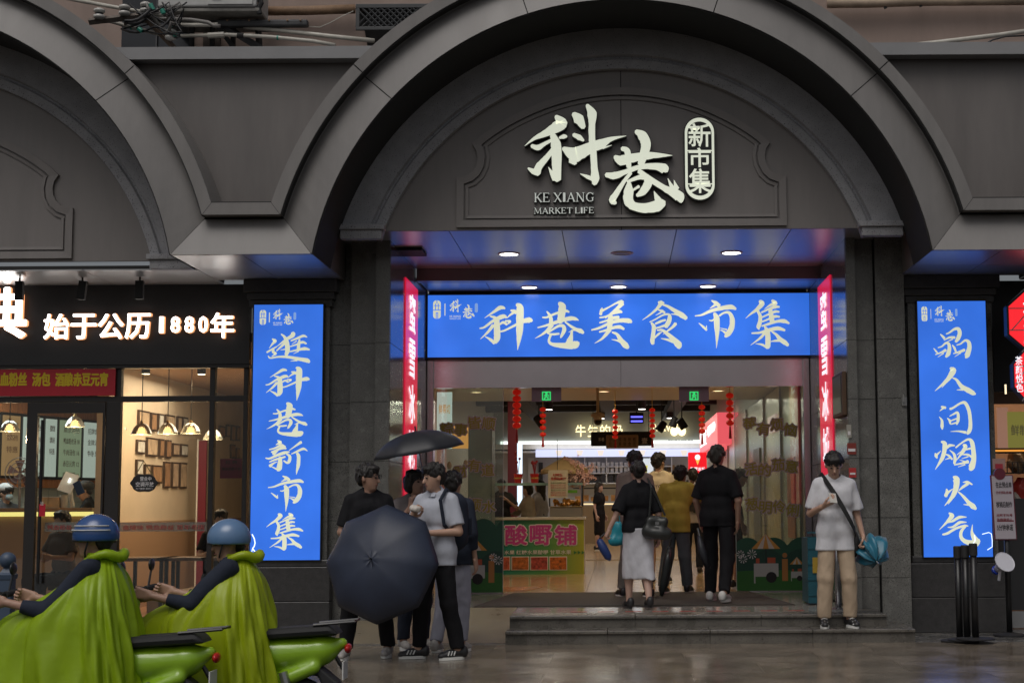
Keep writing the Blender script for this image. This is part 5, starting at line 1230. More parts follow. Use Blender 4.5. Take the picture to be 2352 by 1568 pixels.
# ---- lantern strings
LRED = mat('lantern_red', (.62, .02, .012), .5, emit=(.5, .01, .005), es=.35); LGOLD = mat('lantern_gold', (.65, .42, .05), .35, metal=.3)
def lanterns(px, ys, d, r, lb, tassel=True):
    c = U(px, ys[0], d); zs = [UZ(v, d) for v in ys]
    t = thing('lantern_string', lb, 'lanterns', (c.x, d, zs[-1]), 'strings of little red lanterns in the hall')
    top = UZ(886, d)+.1; ob('cord', MB().tube([(c.x, d, top), (c.x, d, zs[-1]-r*.8)], .004, 4), LGOLD, t)
    for z in zs:
        l = ob('lantern', MB().lathe([(r*.35, z-r*.72), (r*.8, z-r*.58), (r*1.05, z-r*.2), (r*1.05, z+r*.2), (r*.8, z+r*.58), (r*.35, z+r*.72)], (c.x, d, 0), 12), LRED, t, smooth=True)
        ob('lantern_cap', MB().lathe([(r*.36, z+r*.70), (r*.36, z+r*.9)], (c.x, d, 0), 8), LGOLD, l); ob('lantern_foot', MB().lathe([(r*.36, z-r*.9), (r*.36, z-r*.70)], (c.x, d, 0), 8), LGOLD, l)
    if tassel: ob('tassel', MB().lathe([(.01, zs[-1]-r), (.014, zs[-1]-r*2), (.02, zs[-1]-r*4.2)], (c.x, d, 0), 8), mat('tassel_red', (.5, .02, .02), .6), t)
lanterns(1187, (899, 914, 929, 944, 960, 975), 20.9, .055, 'string of large red lanterns hanging at the left edge of the doorway')
lanterns(1247, (939, 953, 967, 981, 996), 22.5, .043, 'string of five red lanterns hanging left of the doorway middle')
lanterns(1413, (945, 957, 969, 981, 993, 1003), 24.5, .042, 'dim string of red lanterns hanging before the dark menu board')
lanterns(1498, (942, 954, 966, 978, 990, 1001), 24.0, .042, 'dim string of red lanterns hanging right of the dark menu board')
lanterns(1612, (936, 950, 964, 977, 991), 22.5, .045, 'string of five red lanterns hanging before the red shop sign')
lanterns(1676, (910, 926, 941, 956, 972), 20.9, .05, 'string of bright red lanterns hanging against the right glass pane')
# ---- camera on pole, menu board, led board, track spotlights
t = thing('security_camera', 'beige dome camera on a pole hanging in the doorway', 'camera', (UX(1373, 23), 23, UZ(970, 23)))
c = U(1373, 940, 23); z = lambda v: UZ(v, 23)
ob('pole', MB().tube([(c.x, 23, 3.139), (c.x, 23, z(947))], .022, 10), mat('beige_plastic', (.5, .4, .26), .5), t)
ob('housing', MB().lathe([(.03, z(946)), (.1, z(950)), (.1, z(956)), (.06, z(958)), (.06, z(964))], (c.x, 23, 0), 16), mat('beige_plastic', (0, 0, 0)), t)
ob('dome', MB().ball((c.x, 23, z(967)), .06, 12, 8), mat('smoked_dome', (.01, .01, .01), .1), t)
t = thing('hanging_menu_board', 'long black hanging board with a tan plate in its middle, over the doorway crowd', 'sign', (UX(1427, 27), 27, UZ(1026, 27)))
a, b = U(1357, 1024, 27), U(1497, 990, 27); ob('board', BX(a.x, b.x, 27, 27.04, a.z, b.z), BLKM, t, bev=.02)
a, b = U(1392, 1030, 27), U(1466, 998, 27); ob('tan_plate', BX(a.x, b.x, 26.95, 26.99, a.z, b.z), mat('tan_board', (.32, .2, .12), .6), t, bev=.02)
T_('科巷', 1375, 1013, 1388, 1004, 27, WP, t); T_('壹', 1474, 1018, 1487, 1005, 27, WP, t)
for i in range(6): T_(['小\n吃', '面\n点', '鲜\n果', '海\n鲜', '熟\n食', '糕\n团'][i], 1399+i*11, 1024, 1405+i*11, 1004, 26.94, BLKM, t)
for xx in (1362, 1490): ob('hanger', MB().tube([U(xx, 991, 27.02), U(xx, 905, 27.02)], .006, 4), BLKM, t)
t = thing('led_board', 'small dark board with two blue glowing lines hung over the menu board', 'sign', (UX(1458, 28), 28, UZ(990, 28)))
a, b = U(1446, 972, 28), U(1478, 947, 28); ob('board', BX(a.x, b.x, 28, 28.06, a.z, b.z), BLKM, t)
for v in (955, 965): T_('▬▬▬▬▬', 1449, v+4, 1476, v, 28, emis('blue_led', (.12, .12, 1.0), 2.0), t)
ob('hanger', MB().tube([U(1462, 948, 28.03), U(1462, 900, 28.03)], .01, 5), BLKM, t)
for i, (px, py, d) in enumerate(((1238, 965, 27.5), (1520, 978, 29), (1566, 972, 29), (1548, 968, 31))):
    c = U(px, py, d); t = thing('track_spotlight', ['black spotlight head beside the second lantern string', 'black spotlight over the right of the far counter', 'black spotlight nearest the red shop sign', 'black spotlight between the two on the right rail'][i], 'spotlight', (c.x, d, c.z))
    Mx = Matrix.Rotation(R((-40, 35, -30, 20)[i]), 3, 'Y')
    ob('lamp_head', MB().lathe([(.04, .1), (.07, .08), (.08, -.1), (.07, -.11)], c, 12, M=Mx), BLKM, t); ob('stem', MB().tube([c, (c.x, d, 3.9 if d > 26.8 else 3.14)], .012, 5), BLKM, t)
# ---- street door left-wall light panel and pillar seen in the left glass
t = thing('lit_menu_panel', 'bright white menu light box with orange characters behind the left glass', 'sign', (-2.75, 23, 2.0))
a, b = U(1003, 1030, 22.5), U(1038, 900, 22.5); ob('light_panel', BX(a.x, b.x, 22.5, 22.55, a.z, b.z), emis('pale_menu', (.55, .62, .60), 1.0), t); T_('鲜果切', 1008, 950, 1034, 928, 22.5, emis('orange_print', (.6, .3, .06), .9), t, .02)
t = thing('tall_light_column', 'tall bluish white light box column beside the red pillar in the hall', 'sign', (UX(1194, 30), 30, .3))
a, b = U(1188, 1165, 30), U(1199, 1018, 30); ob('light_panel', BX(a.x, b.x, 30, 30.1, a.z, b.z), emis('cold_white', (.7, .85, 1.0), 1.4), t)
t = thing('red_pillar', 'dark red pillar behind the left end of the stall counter', 'pillar', (UX(1178, 31), 31, .26))
ob('pillar_shaft', BX(UX(1166, 31), UX(1187, 31), 31, 31.3, .27, 4.1), mat('dark_red', (.14, .015, .02), .5), t)
t = thing('freezer', 'grey metal cabinet standing behind the left glass pane', 'cabinet', (-2.7, 24.2, .26))
ob('cabinet_body', BX(UX(1075, 24), UX(1130, 24), 24, 24.6, .27, UZ(970, 24)), mat('cabinet_grey', (.22, .27, .25), .4), t, bev=.01)
ob('cabinet_door', BX(UX(1078, 24), UX(1127, 24), 23.97, 23.995, .5, UZ(985, 24)), mat('cabinet_glass', (.3, .38, .36), .15), t)
t = thing('blue_crate', 'teal folding crate with a yellow picture standing by the right door jamb', 'crate', (UX(1880, 17.6), 17.5, Z2))
a, b = UX(1853, 17.4), UX(1889, 17.4); TEAL = mat('teal_crate', (.012, .085, .115), .45, var=.15)
ob('crate_front', BX(a, b, 17.4, 17.42, Z2+.02, UZ(1237, 17.4)), TEAL, t); ob('crate_side', BX(a, a+.02, 17.421, 17.95, Z2+.02, UZ(1237, 17.4)), TEAL, t)
ob('crate_back', BX(a+.021, b, 17.93, 17.95, Z2+.02, UZ(1237, 17.4)), TEAL, t)
for i in range(5): z_ = Z2+.1+i*.17; ob('crate_rib', BX(a-.004, b+.004, 17.39, 17.399, z_, z_+.02), TEAL, t)
ob('crate_picture', BX(a+.05, a+.13, 17.385, 17.389, Z2+.35, Z2+.52), mat('yellow_picture', (.4, .26, .03), .5), t)
t = thing('queue_post', 'slim steel post standing behind the legs of the man with the phone', 'post', (UX(1912, 16.9), 16.9, Z2)); xx = UX(1912, 16.9)
ob('post', MB().tube([(xx, 16.6, Z2+.02), (xx, 16.6, 1.2)], .032, 14), mat('post_steel', (.35, .35, .36), .25, metal=.9), t, smooth=True); ob('base', MB().lathe([(.14, Z2), (.14, Z2+.015), (.04, Z2+.03)], (xx, 16.6, 0), 20), mat('post_steel', (0, 0, 0)), t)
# plaques on the right side wall and pier
t = thing('wall_plaque', 'framed dark notice board with a brown frame on the right side wall', 'plaque', (RX, 17.2, 1.9))
ob('plaque_frame', BX(RX-.05, RX-.003, 16.83, 17.6, UZ(960, 17.2), UZ(862, 17.2)), mat('brown_frame', (.10, .055, .03), .5), t, bev=.006)
ob('plaque_face', BX(RX-.056, RX-.051, 16.9, 17.53, UZ(953, 17.2), UZ(869, 17.2)), mat('plaque_dark', (.03, .045, .035), .3), t)
for (px, py, ww, hh, col, lb) in ((1934, 990, 10, 30, (.35, .33, .28), 'oval white sign below the brown framed notice on the right pier'), (1940, 1030, 20, 26, (.22, .03, .02), 'dark red notice with white square on the right pier'), (1942, 1085, 16, 22, (.45, .03, .03), 'small bright red notice beside the head of the man with the phone')):
    a, b = U(px-ww/2+16, py+hh/2, 16.745), U(px+ww/2+16, py-hh/2, 16.745); t = thing('pier_notice', lb, 'notice', (a.x, 16.745, a.z)); ob('notice_plate', BX(a.x, b.x, 16.735, 16.748, a.z, b.z), mat('notice_'+str(py), col, .5), t)
    ob('notice_print', BX(a.x+.01, b.x-.01, 16.731, 16.7345, a.z+.03, (a.z+b.z)/2), WP, t)
t = thing('door_button', 'small pale switch box on the right pier', 'switch', (UX(2076, 16.7), 16.7, UZ(932, 16.7)))
a, b = U(2071, 932, 16.71), U(2082, 912, 16.71); ob('switch_box', BX(a.x, b.x, 16.69, 16.718, a.z, b.z), mat('switch_grey', (.28, .28, .27), .4), t, bev=.004); ob('switch_hood', BX(a.x+.005, a.x+.02, 16.66, 16.689, a.z+.04, b.z+.03), mat('switch_grey', (0, 0, 0)), t)

# goods on the shelves of the far counter, posters and small hanging tags
r6 = random.Random(6)
BOXM = [mat('goods_black', (.02, .02, .025), .4), mat('goods_white', (.6, .6, .58), .4), mat('goods_kraft', (.4, .25, .12), .6), mat('goods_green', (.1, .3, .1), .5)]
for yy, m_, hh, n_, nm in ((1108, BOXM[0], .24, 14, 'tea_tin'), (1085, BOXM[1], .16, 22, 'cup_stack'), (1070, BOXM[1], .12, 22, 'cup_stack')):
    for i in range(n_):
        x_ = -1.5+i*2.9/n_
        if -.0 < x_ < .0: continue
        ob(nm, BX(x_, x_+2.0/n_, 46.25, 46.45, UZ(yy, 46.3)+.003, UZ(yy, 46.3)+hh*r6.uniform(.8, 1.1)), m_, fs_)
for i, (px, py, w_, h_, m_) in enumerate(((1208, 1075, 14, 60, BOXM[1]), (1232, 1068, 10, 24, BOXM[0]), (1232, 1095, 10, 24, BOXM[0]), (1520, 1075, 20, 20, BOXM[1]), (1548, 1070, 18, 16, BOXM[2]), (1505, 1118, 12, 16, BOXM[2]), (1488, 1118, 12, 16, BOXM[2]))):
    p, q = U(px-w_/2, py+h_/2, 44), U(px+w_/2, py-h_/2, 44)
    ob('wall_notice', BX(p.x, q.x, 44.95 if i > 4 else 46.5, 45.05 if i > 4 else 46.58, p.z, q.z), m_, fs_)
t = thing('side_stall', 'steel framed stall with hanging goods along the left side of the hall', 'stall', (-3.0, 33, .26))
ob('stall_front', BX(-3.55, -2.5, 31.5, 31.6, .27, 1.3), mat('stall_cream', (.5, .42, .3), .4), t); ob('stall_top', BX(-3.55, -2.45, 31.4, 34, 1.301, 1.36), mat('marble_top', (0, 0, 0)), t)
ob('stall_sign', BX(-3.55, -2.5, 31.5, 31.56, 2.5, 2.95), emis('stall_sign_orange', (.8, .35, .08), .9), t); T_('卤味熟食', 1098, 990, 1128, 975, 31.5, SWHITE, t)
for i in range(9): ob('hanging_goods', MB().ball((-3.4+i*.11, 31.9, 2.2-r6.uniform(0, .15)), .05, 7, 5, (1, 1, 1.7)), mat('goods_kraft', (0, 0, 0)), t)
for sx in (-3.5, -2.5): ob('stall_post', BX(sx, sx+.04, 31.45, 31.49, 1.37, 2.49), STEEL, t)
# ================================================================== noodle shop, left
YF = 17.2
shp = thing('noodle_shop_front', 'black framed shop front with lit white characters and a warm dining room, left', 'shop front', (-5.5, YF, 0))
xL, xR = -11.5, UX(566, YF)
ob('name_board', BX(xL, xR, YF, YF+.1, UZ(830, YF), ZL-.002), mat('black_board', (.022, .022, .024), .45, var=.1), shp)
ob('lower_beam', BX(xL, xR, YF+.02, YF+.16, UZ(838, YF), UZ(830, YF)-.002), FRAMEM, shp)
def led(s, x0, y1, x1, y0, bold=.02):
    a, b = U(x0, y1, YF), U(x1, y0, YF); w_ = (b.x-a.x)/len(s)
    for i, c in enumerate(s):
        wi = w_*(.26 if c in '1' else .62 if c.isdigit() else .9)
        cx_ = a.x+(i+.5)*w_
        h_ = .0 if not c.isdigit() else (b.z-a.z)*.12
        o = text(c, (cx_-wi/2, cx_+wi/2, a.z+h_, b.z-h_), YF-.06, LEDW, shp, 'led_character', ext=.003, fat=bold)
        text(c, (cx_-wi/2+.0, cx_+wi/2+.006, a.z+h_-.006, b.z-h_+.002), YF-.015, LEDO, o, 'character_side', ext=.019, fat=bold+.003)
led('始于公历', 102, 779, 352, 722, .0035); led('1880', 358, 770, 486, 723, .003); led('年', 484, 776, 543, 720, .0035)
led('典', -60, 776, 72, 664, .014)
for x0, lean in ((44, 0), (188, .04), (320, 0)):
    c = U(x0, 640, 16.6); t = thing('sign_spotlight', ['black wall washer lamp nearest the left edge, above the lit shop name', 'tilted black wall washer lamp above the lit shop name', 'black wall washer lamp right of the tilted one'][(44, 188, 320).index(x0)], 'spotlight', (c.x, 16.6, c.z))
    Mx = Matrix.Rotation(lean*3, 3, 'Y'); ob('lamp_body', MB().cbox((c.x, 16.62, ZL-.14), (.085, .06, .2), Mx), BLKM, t, bev=.005); ob('bracket', MB().tube([(c.x, 16.62, ZL), (c.x, 16.62, ZL-.05)], .01, 6), BLKM, t)
YW = YF+.1
zb0 = .06
def fr(x0, x1, y0, y1, nm='window_frame', z0=None, y=YW, th=.09):
    a, b = UX(x0, y), UX(x1, y); za = UZ(y1, y) if y1 else zb0; zb = UZ(y0, y) if y0 else 0
    return ob(nm, BX(a, b, y-.03, y-.03+th, za, zb), FRAMEM, shp, bev=.004)
fr(-200, 566, 903, 916, 'transom_bar'); fr(258, 273, 838, 903); fr(240, 273, 916, None, 'door_post'); fr(478, 490, 838, 903); fr(478, 490, 916, None); fr(556, 567, 838, 903); fr(556, 567, 916, None)
fr(-200, 240, 838, 841, 'banner_rail')
fr(-200, 60, 1432, None, 'floor_rail')
fr(273, 478, 1432, None, 'sill_rail'); fr(490, 556, 1432, None, 'sill_rail')
ob('threshold', BX(xL, xR, YF-.05, YF+.3, 0, .055), STEP, shp)
def pane2(x0, x1, y0, y1):
    a, b = UX(x0, YW), UX(x1, YW); za = UZ(y1, YW) if y1 else zb0+.03
    ob('window_pane', BX(a, b, YW+.005, YW+.015, za, UZ(y0, YW)), CLEAR, shp)
for q in ((273, 478, 838, 903), (490, 556, 838, 903), (273, 478, 916, 1432), (490, 556, 916, 1432), (-200, 55, 916, 1432)): pane2(*q)
dr = ob('door', BX(UX(60, YW), UX(84, YW), YW-.05, YW+.01, .07, UZ(917, YW)).box(UX(234, YW), UX(239, YW), YW-.05, YW+.01, .07, UZ(917, YW)).box(UX(84, YW), UX(234, YW), YW-.05, YW+.01, UZ(941, YW), UZ(917, YW)).box(UX(84, YW), UX(234, YW), YW-.05, YW+.01, .07, .17), FRAMEM, shp)
ob('door_pane', BX(UX(84, YW), UX(234, YW), YW-.025, YW-.015, .17, UZ(941, YW)), CLEAR, dr)
ob('door_handle', MB().tube([(UX(92, YW-.1), YW-.1, .55), (UX(92, YW-.1), YW-.1, UZ(956, YW-.1))], .018, 8), BLACK, dr)
ob('pull_sticker', BX(UX(90, YW-.13), UX(104, YW-.13), YW-.125, YW-.12, UZ(1177, YW-.13), UZ(1149, YW-.13)), mat('sticker_bright_red', (.5, .01, .03), .4), dr)
T_('拉', 93, 1160, 101, 1151, YW-.13, WP, dr)
t = thing('red_banner', 'red cloth banner with yellow characters over the noodle shop door', 'banner', (UX(60, YW-.06), YW-.06, UZ(903, YW)))
ob('cloth', BX(xL+1, UX(258, YW-.06), YW-.07, YW-.05, UZ(901, YW-.06), UZ(840, YW-.06)), mat('banner_red', (.50, .012, .03), .5, var=.06), t)
YEL = mat('banner_yellow', (.75, .55, .01), .5)
for s_, x0, x1 in (('血粉丝', 1, 62), ('汤包', 75, 116), ('酒酿赤豆元宵', 128, 248), ('鸭', -20, 0)):
    T_(s_, x0, 886, x1, 856, YW-.065, YEL, t, .0, fat=.006)
# strips and notices on the glass
t = thing('window_strip', 'pale translucent strips with faded red characters across the shop windows', 'sticker', (UX(380, YW), YW, UZ(1218, YW)))
for x0, x1, s_ in ((276, 476, '金陵味 鸭血粉丝 百年老店'), (492, 555, '金陵'), (104, 232, '鸭血粉丝 汤包小吃')):
    a, b = U(x0, 1220, YW-.005), U(x1, 1198, YW-.005); ob('strip', BX(a.x, b.x, YW-.030, YW-.027, a.z, b.z), glass('strip_film', (.7, .62, .58), .3, diffuse_mix=.25), t)
    T_(s_, x0+6, 1216, x1-6, 1204, YW-.03, mat('faded_red', (.35, .06, .06), .6), t)
t = thing('open_sign', 'black oval hanging sign with white characters in the shop window', 'sign', (UX(331, 17.2), 17.2, UZ(1130, 17.2)))
a, b = U(300, 1130, 17.2), U(362, 1088, 17.2); cx_, cz_ = (a.x+b.x)/2, (a.z+b.z)/2; ww, hh = (b.x-a.x)/2, (b.z-a.z)/2
ob('plate', MB().prism([(cx_+ww*math.cos(R(7.5*k))*(1+.05*math.cos(R(7.5*k*8))), cz_+hh*math.sin(R(7.5*k))*(1+.06*math.cos(R(7.5*k*6)))) for k in range(48)], 17.19, 17.21), BLKM, t, bev=.003)
T_('营业中', 322, 1104, 348, 1094, 17.19, WP, t, .03); T_('空调开放', 312, 1117, 354, 1106, 17.19, WP, t, .03); T_('为了健康 请关门', 312, 1124, 350, 1119, 17.19, WP, t)
ob('cord', MB().tube([U(312, 1090, 17.2), U(330, 1058, 17.2), U(350, 1090, 17.2)], .006, 5), mat('twig_green', (.15, .14, .06), .7), t)
t = thing('recruitment_poster', 'dark crimson paper notice taped inside the narrow right shop window', 'poster', (UX(535, 17.4), 17.4, UZ(1100, 17.4)))
a, b = U(505, 1098, 17.36), U(556, 1053, 17.36); ob('paper', BX(a.x, b.x, 17.36, 17.364, a.z, b.z), mat('crimson_paper', (.22, .01, .04), .6), t); T_('招 聘', 518, 1065, 545, 1057, 17.36, BLKM, t); T_('服务员若干名', 510, 1080, 552, 1073, 17.36, BLKM, t)
# interior
SW = mat('warm_shop_wall', (.68, .57, .44), .6, var=.08, vscale=2); WOOD = mat('orange_wood', (.45, .17, .06), .45, var=.25, vscale=4, stretch=(8, 8, .6))
struct('shop_floor', BX(-13, -3.4, YF+.3, 29, 0, .03), mat('shop_floor_wood', (.35, .18, .10), .3, var=.2, vscale=3))
struct('shop_ceiling', BX(-13, -3.4, YW+.1, 29, 3.2, 3.3), mat('shop_ceiling_wood', (.45, .27, .13), .6, var=.2, vscale=6, stretch=(1, 8, 1)))
struct('shop_back_wall', BX(-13, -3.4, 28.5, 28.7, 0, 3.3), SW)
struct('shop_right_wall', BX(-3.45, -3.3, YF+.3, 29, 0, 3.3), SW)
GX = -6.45
struct('gallery_wall', BX(GX-.15, GX, 19.9, 28.5, .03, 3.2), SW)
struct('dado', BX(GX+.001, GX+.02, 19.92, 28.4, .03, 1.18), mat('dado_brown', (.38, .24, .15), .5))
def frameobj(px0, px1, y0, y1, i):
    d0 = -GX*FPX/(CXP-px0)*1.0; d1 = -GX*FPX/(CXP-px1)
    def dep(px):
        lo, hi = 17.5, 40.0
        for _ in range(40):
            m_ = (lo+hi)/2
            if UX(px, m_, 1050) < GX: lo = lo; hi = m_
            else: lo = m_
        return (lo+hi)/2
    d0, d1 = dep(px0), dep(px1)
    if d0 > d1: d0, d1 = d1, d0
    dm = (d0+d1)/2; z1, z0 = UZ(y0, dm, px0), UZ(y1, dm, px0)
    labs = ['top row', 'middle row', 'bottom row', 'far group beyond the right mullion']
    t = thing('picture_frame', 'dark framed gallery photo, '+i, 'picture', (GX, dm, z0), 'framed photos on the gallery wall')
    ob('frame', BX(GX+.002, GX+.03, d0, d1, z0, z1), mat('frame_brown', (.05, .03, .02), .4), t)
    ob('photo', BX(GX+.031, GX+.034, d0+.035, d1-.035, z0+.025, z1-.025), mat('photo_'+'abc'[int(px0) % 3], [(.55, .42, .30), (.75, .72, .66), (.40, .24, .14)][int(px0) % 3], .2, var=.45, vscale=5), t)
for r_, L_ in (('top row', ((312, 337, 943, 985), (341, 354, 948, 990), (358, 370, 950, 992), (375, 396, 953, 985), (402, 412, 956, 996), (415, 426, 958, 996))),
               ('middle row', ((310, 328, 1010, 1042), (333, 357, 1005, 1048), (362, 373, 1008, 1050), (377, 389, 1010, 1052), (393, 408, 1018, 1047), (412, 427, 1020, 1048))),
               ('bottom row', ((310, 325, 1055, 1092), (330, 342, 1066, 1092), (347, 369, 1068, 1110), (374, 388, 1060, 1120), (393, 407, 1061, 1120), (411, 426, 1062, 1121))),
               ('far group beyond the right mullion', ((500, 512, 978, 1004), (516, 524, 975, 1003), (527, 536, 976, 1012), (539, 547, 978, 1012), (527, 537, 1020, 1052), (539, 547, 1028, 1054)))):
    for k_, (x0, x1, y0, y1) in enumerate(L_):
        frameobj(x0, x1, y0, y1, r_+', %s from the left' % ('first', 'second', 'third', 'fourth', 'fifth', 'sixth')[k_])
GLW = emis('pendant_bulb', (1, .62, .25), 5.0); DOME = glass('pendant_glass', (.95, .85, .7), 1.0, diffuse_mix=.45)  # diffuse mix makes the shade glass whitish
for i, (px, py, d) in enumerate(((268, 982, 20.6), (325, 992, 19.2), (385, 991, 19.6), (438, 990, 20.2), (489, 1004, 20.9), (22, 985, 20), (172, 975, 20.4))):
    c = U(px, py, d); r = .125
    t = thing('pendant_lamp', ['scalloped glass pendant lamp half hidden by the door post', 'largest scalloped glass pendant lamp, before the top left photos', 'glass pendant lamp before the middle of the photo wall', 'glass pendant lamp at the right end of the photo wall', 'glass pendant lamp behind the window mullion', 'glass pendant lamp over the far left of the shop counter', 'glass pendant lamp seen through the shop door'][i], 'lamp', c, 'glass pendant lamps in the noodle shop')
    pr = [(.02, .11), (.05, .10), (.09, .06), (r, -.01), (r*1.03, -.03)]
    dm_ = MB(); n = 24; vs = []; fs_i = []
    for (rr_, zz_) in pr: vs += [c+Vector((rr_*(1+.05*math.cos(8*2*math.pi*k/n))*math.cos(2*math.pi*k/n), rr_*(1+.05*math.cos(8*2*math.pi*k/n))*math.sin(2*math.pi*k/n), zz_)) for k in range(n)]
    for a_ in range(len(pr)-1): fs_i += [(a_*n+k, a_*n+(k+1) % n, (a_+1)*n+(k+1) % n, (a_+1)*n+k) for k in range(n)]
    dm_.add(vs, fs_i); ob('lamp_shade', dm_, DOME, t, smooth=True)
    ob('bulb', MB().ball(c+Vector((0, 0, .01)), .045, 10, 8), GLW, t); ob('flex', MB().tube([c+Vector((0, 0, .1)), (c.x, c.y, 3.19)], .006, 5), BLKM, t); ob('lamp_cap', MB().lathe([(.03, .09), (.015, .14)], c, 10), mat('brass', (0, 0, 0)), t)
    l = bpy.data.lights.new('pendant_light', 'POINT'); l.energy = 8*EK; l.color = (1, .68, .40); l.shadow_soft_size = .06
    o = bpy.data.objects.new('pendant_light', l); link(o, t); o.location = (0, 0, -.07)
for i, (px, py, d) in enumerate(((335, 858, 20.0), (463, 859, 20.2), (406, 842, 21.5))):
    c = U(px, py, d); t = thing('ceiling_spotlight', ['warm can spotlight over the left of the photo wall', 'warm can spotlight over the right of the photo wall', 'small warm recessed spot between the two cans'][i], 'spotlight', c)
    ob('can', MB().lathe([(.055, .0), (.055, .16), (.02, .17)], c, 12), BLKM, t); ob('bulb', MB().lathe([(.05, -.002), (.05, -.006)], c, 12), emis('spot_warm', (1, .8, .5), 6), t)
    l = bpy.data.lights.new('spot_light', 'SPOT'); l.energy = 60*EK; l.color = (1, .66, .36); l.spot_size = R(95); l.spot_blend = .7; l.shadow_soft_size = .05
    o = bpy.data.objects.new('spot_light', l); link(o, t); o.location = (0, 0, -.03)
    o.rotation_euler = Vector((GX-c.x, 1.2, -1.6)).to_track_quat('-Z', 'Y').to_euler()
# counter zone behind the door
mw = thing('menu_light_boxes', 'row of glowing menu boards above the noodle counter', 'menu board', (-8.4, 22, 2.0))
A0, A1 = U(-60, 940, 21.5), U(238, 969, 24.7)
dv = Vector((A1.x-A0.x, A1.y-A0.y, 0)); L = dv.length; ang = math.atan2(dv.y, dv.x); zt_ = (A0.z+A1.z)/2; hb = .92
bds = [(0, .17), (.18, .32), (.33, .49), (.50, .60), (.61, .80), (.81, .985)]
def onw(s_, z, off=0): n_ = Vector((dv.y, -dv.x, 0)).normalized(); p_ = Vector((A0.x, A0.y, 0))+dv*s_+n_*off; return (p_.x, p_.y, z)
MENU = [emis('menu_pale', (.42, .48, .42), .8), emis('menu_green', (.22, .27, .17), .8), emis('menu_brown', (.30, .18, .08), .8)]
nn = 1
for i, (s0, s1) in enumerate(bds):
    for off, mm, nm, g in ((.02, FRAMEM, 'board_frame', 0), (.05, MENU[(0, 2, 0, 0, 1, 0)[i]], 'menu_panel', .012)):
        vs = [onw(s0+g, zt_-hb+g*3, off-.03), onw(s1-g, zt_-hb+g*3, off-.03), onw(s1-g, zt_-g*3, off-.03), onw(s0+g, zt_-g*3, off-.03), onw(s0+g, zt_-hb+g*3, off), onw(s1-g, zt_-hb+g*3, off), onw(s1-g, zt_-g*3, off), onw(s0+g, zt_-g*3, off)]
        meshobj(nm, vs, [(0, 3, 2, 1), (4, 5, 6, 7), (0, 1, 5, 4), (1, 2, 6, 5), (2, 3, 7, 6), (3, 0, 4, 7)], mm, mw)
    rows = ['南京特色', '鸭血粉丝汤 18', '牛肉汤包 16', '赤豆元宵 12', '桂花糖芋苗 10'] if i % 2 == 0 else ['招牌套餐', '金牌汤包', '特惠']
    for j, s_ in enumerate(rows):
        Mm = lambda u, q, v: onw(u, v, .055+(0-q))
        text(s_, (s0+.03, s1-.03, zt_-.22-j*.17, zt_-.13-j*.17), 0, mat('menu_ink', (.12, .05, .03), .5), mw, 'menu_lettering', ext=.001, M=Mm)
wl = MB(); 
vs = [onw(-.2, 0.03, -.1), onw(1.02, 0.03, -.1), onw(1.02, 3.2, -.1), onw(-.2, 3.2, -.1), onw(-.2, 0.03, -.2), onw(1.02, 0.03, -.2), onw(1.02, 3.2, -.2), onw(-.2, 3.2, -.2)]
tag(meshobj('kitchen_wall', vs, [(0, 1, 2, 3), (4, 7, 6, 5), (0, 4, 5, 1), (1, 5, 6, 2), (2, 6, 7, 3), (3, 7, 4, 0)], mat('kitchen_tile_grout', (.25, .3, .3), .5)), kind='structure')
kt = thing('kitchen_tiling', 'pale square wall tiles lit cool white behind the noodle counter', 'tiles', (-8.2, 23, 1.0))
for i in range(12):
    for j in range(4):
        s0, s1 = .2+i*.068, .2+i*.068+.065; z0 = 1.05+j*.205
        vs = [onw(s0, z0, -.095), onw(s1, z0, -.095), onw(s1, z0+.2, -.095), onw(s0, z0+.2, -.095)]
        meshobj('tile', vs, [(0, 1, 2, 3)], mat('kitchen_tile', (.55, .62, .6), .2), kt)
wt = thing('wood_pelmet', 'orange wooden slat band under and above the glowing menu boards', 'panelling', (-8.2, 23, 1.6))
for i in range(60):
    s0 = -.1+i*.0185
    for z0, z1 in ((zt_-hb-.13, zt_-hb-.005), (zt_+.01, zt_+.2)):
        vs = [onw(s0, z0, -.09), onw(s0+.017, z0, -.09), onw(s0+.017, z1, -.09), onw(s0, z1, -.09), onw(s0, z0, 0), onw(s0+.017, z0, 0), onw(s0+.017, z1, 0), onw(s0, z1, 0)]
        meshobj('slat', vs, [(0, 3, 2, 1), (4, 5, 6, 7), (0, 1, 5, 4), (2, 3, 7, 6), (0, 4, 7, 3), (1, 2, 6, 5)], WOOD, wt)
nc = thing('noodle_counter', 'wooden counter with a yellow light strip under its edge inside the noodle shop', 'counter', (-8.0, 20.3, .03))
x0, x1 = UX(-60, 20), UX(212, 20)
ob('counter_top', BX(x0, x1, 20.0, 20.7, UZ(1166, 20), UZ(1158, 20)), mat('counter_wood', (.5, .3, .14), .4), nc)
ob('light_strip', BX(x0, x1, 20.04, 20.06, UZ(1177, 20), UZ(1167, 20)), emis('yellow_strip', (.85, .7, .22), 1.3), nc)
ob('counter_front', BX(x0, x1, 20.09, 20.6, .03, UZ(1167, 20)), mat('counter_front', (.42, .28, .17), .5), nc)
def small(nm, lb, cat, mb, m, kids=()):
    o = ob(nm, mb, m); tag(o, lb, cat)
    for k_, b_, mm in kids: ob(k_, b_, mm, o)
    return o
c = U(157, 1108, 20.3); Mx = Matrix.Rotation(R(-20), 3, 'X') @ Matrix.Rotation(R(18), 3, 'Y')
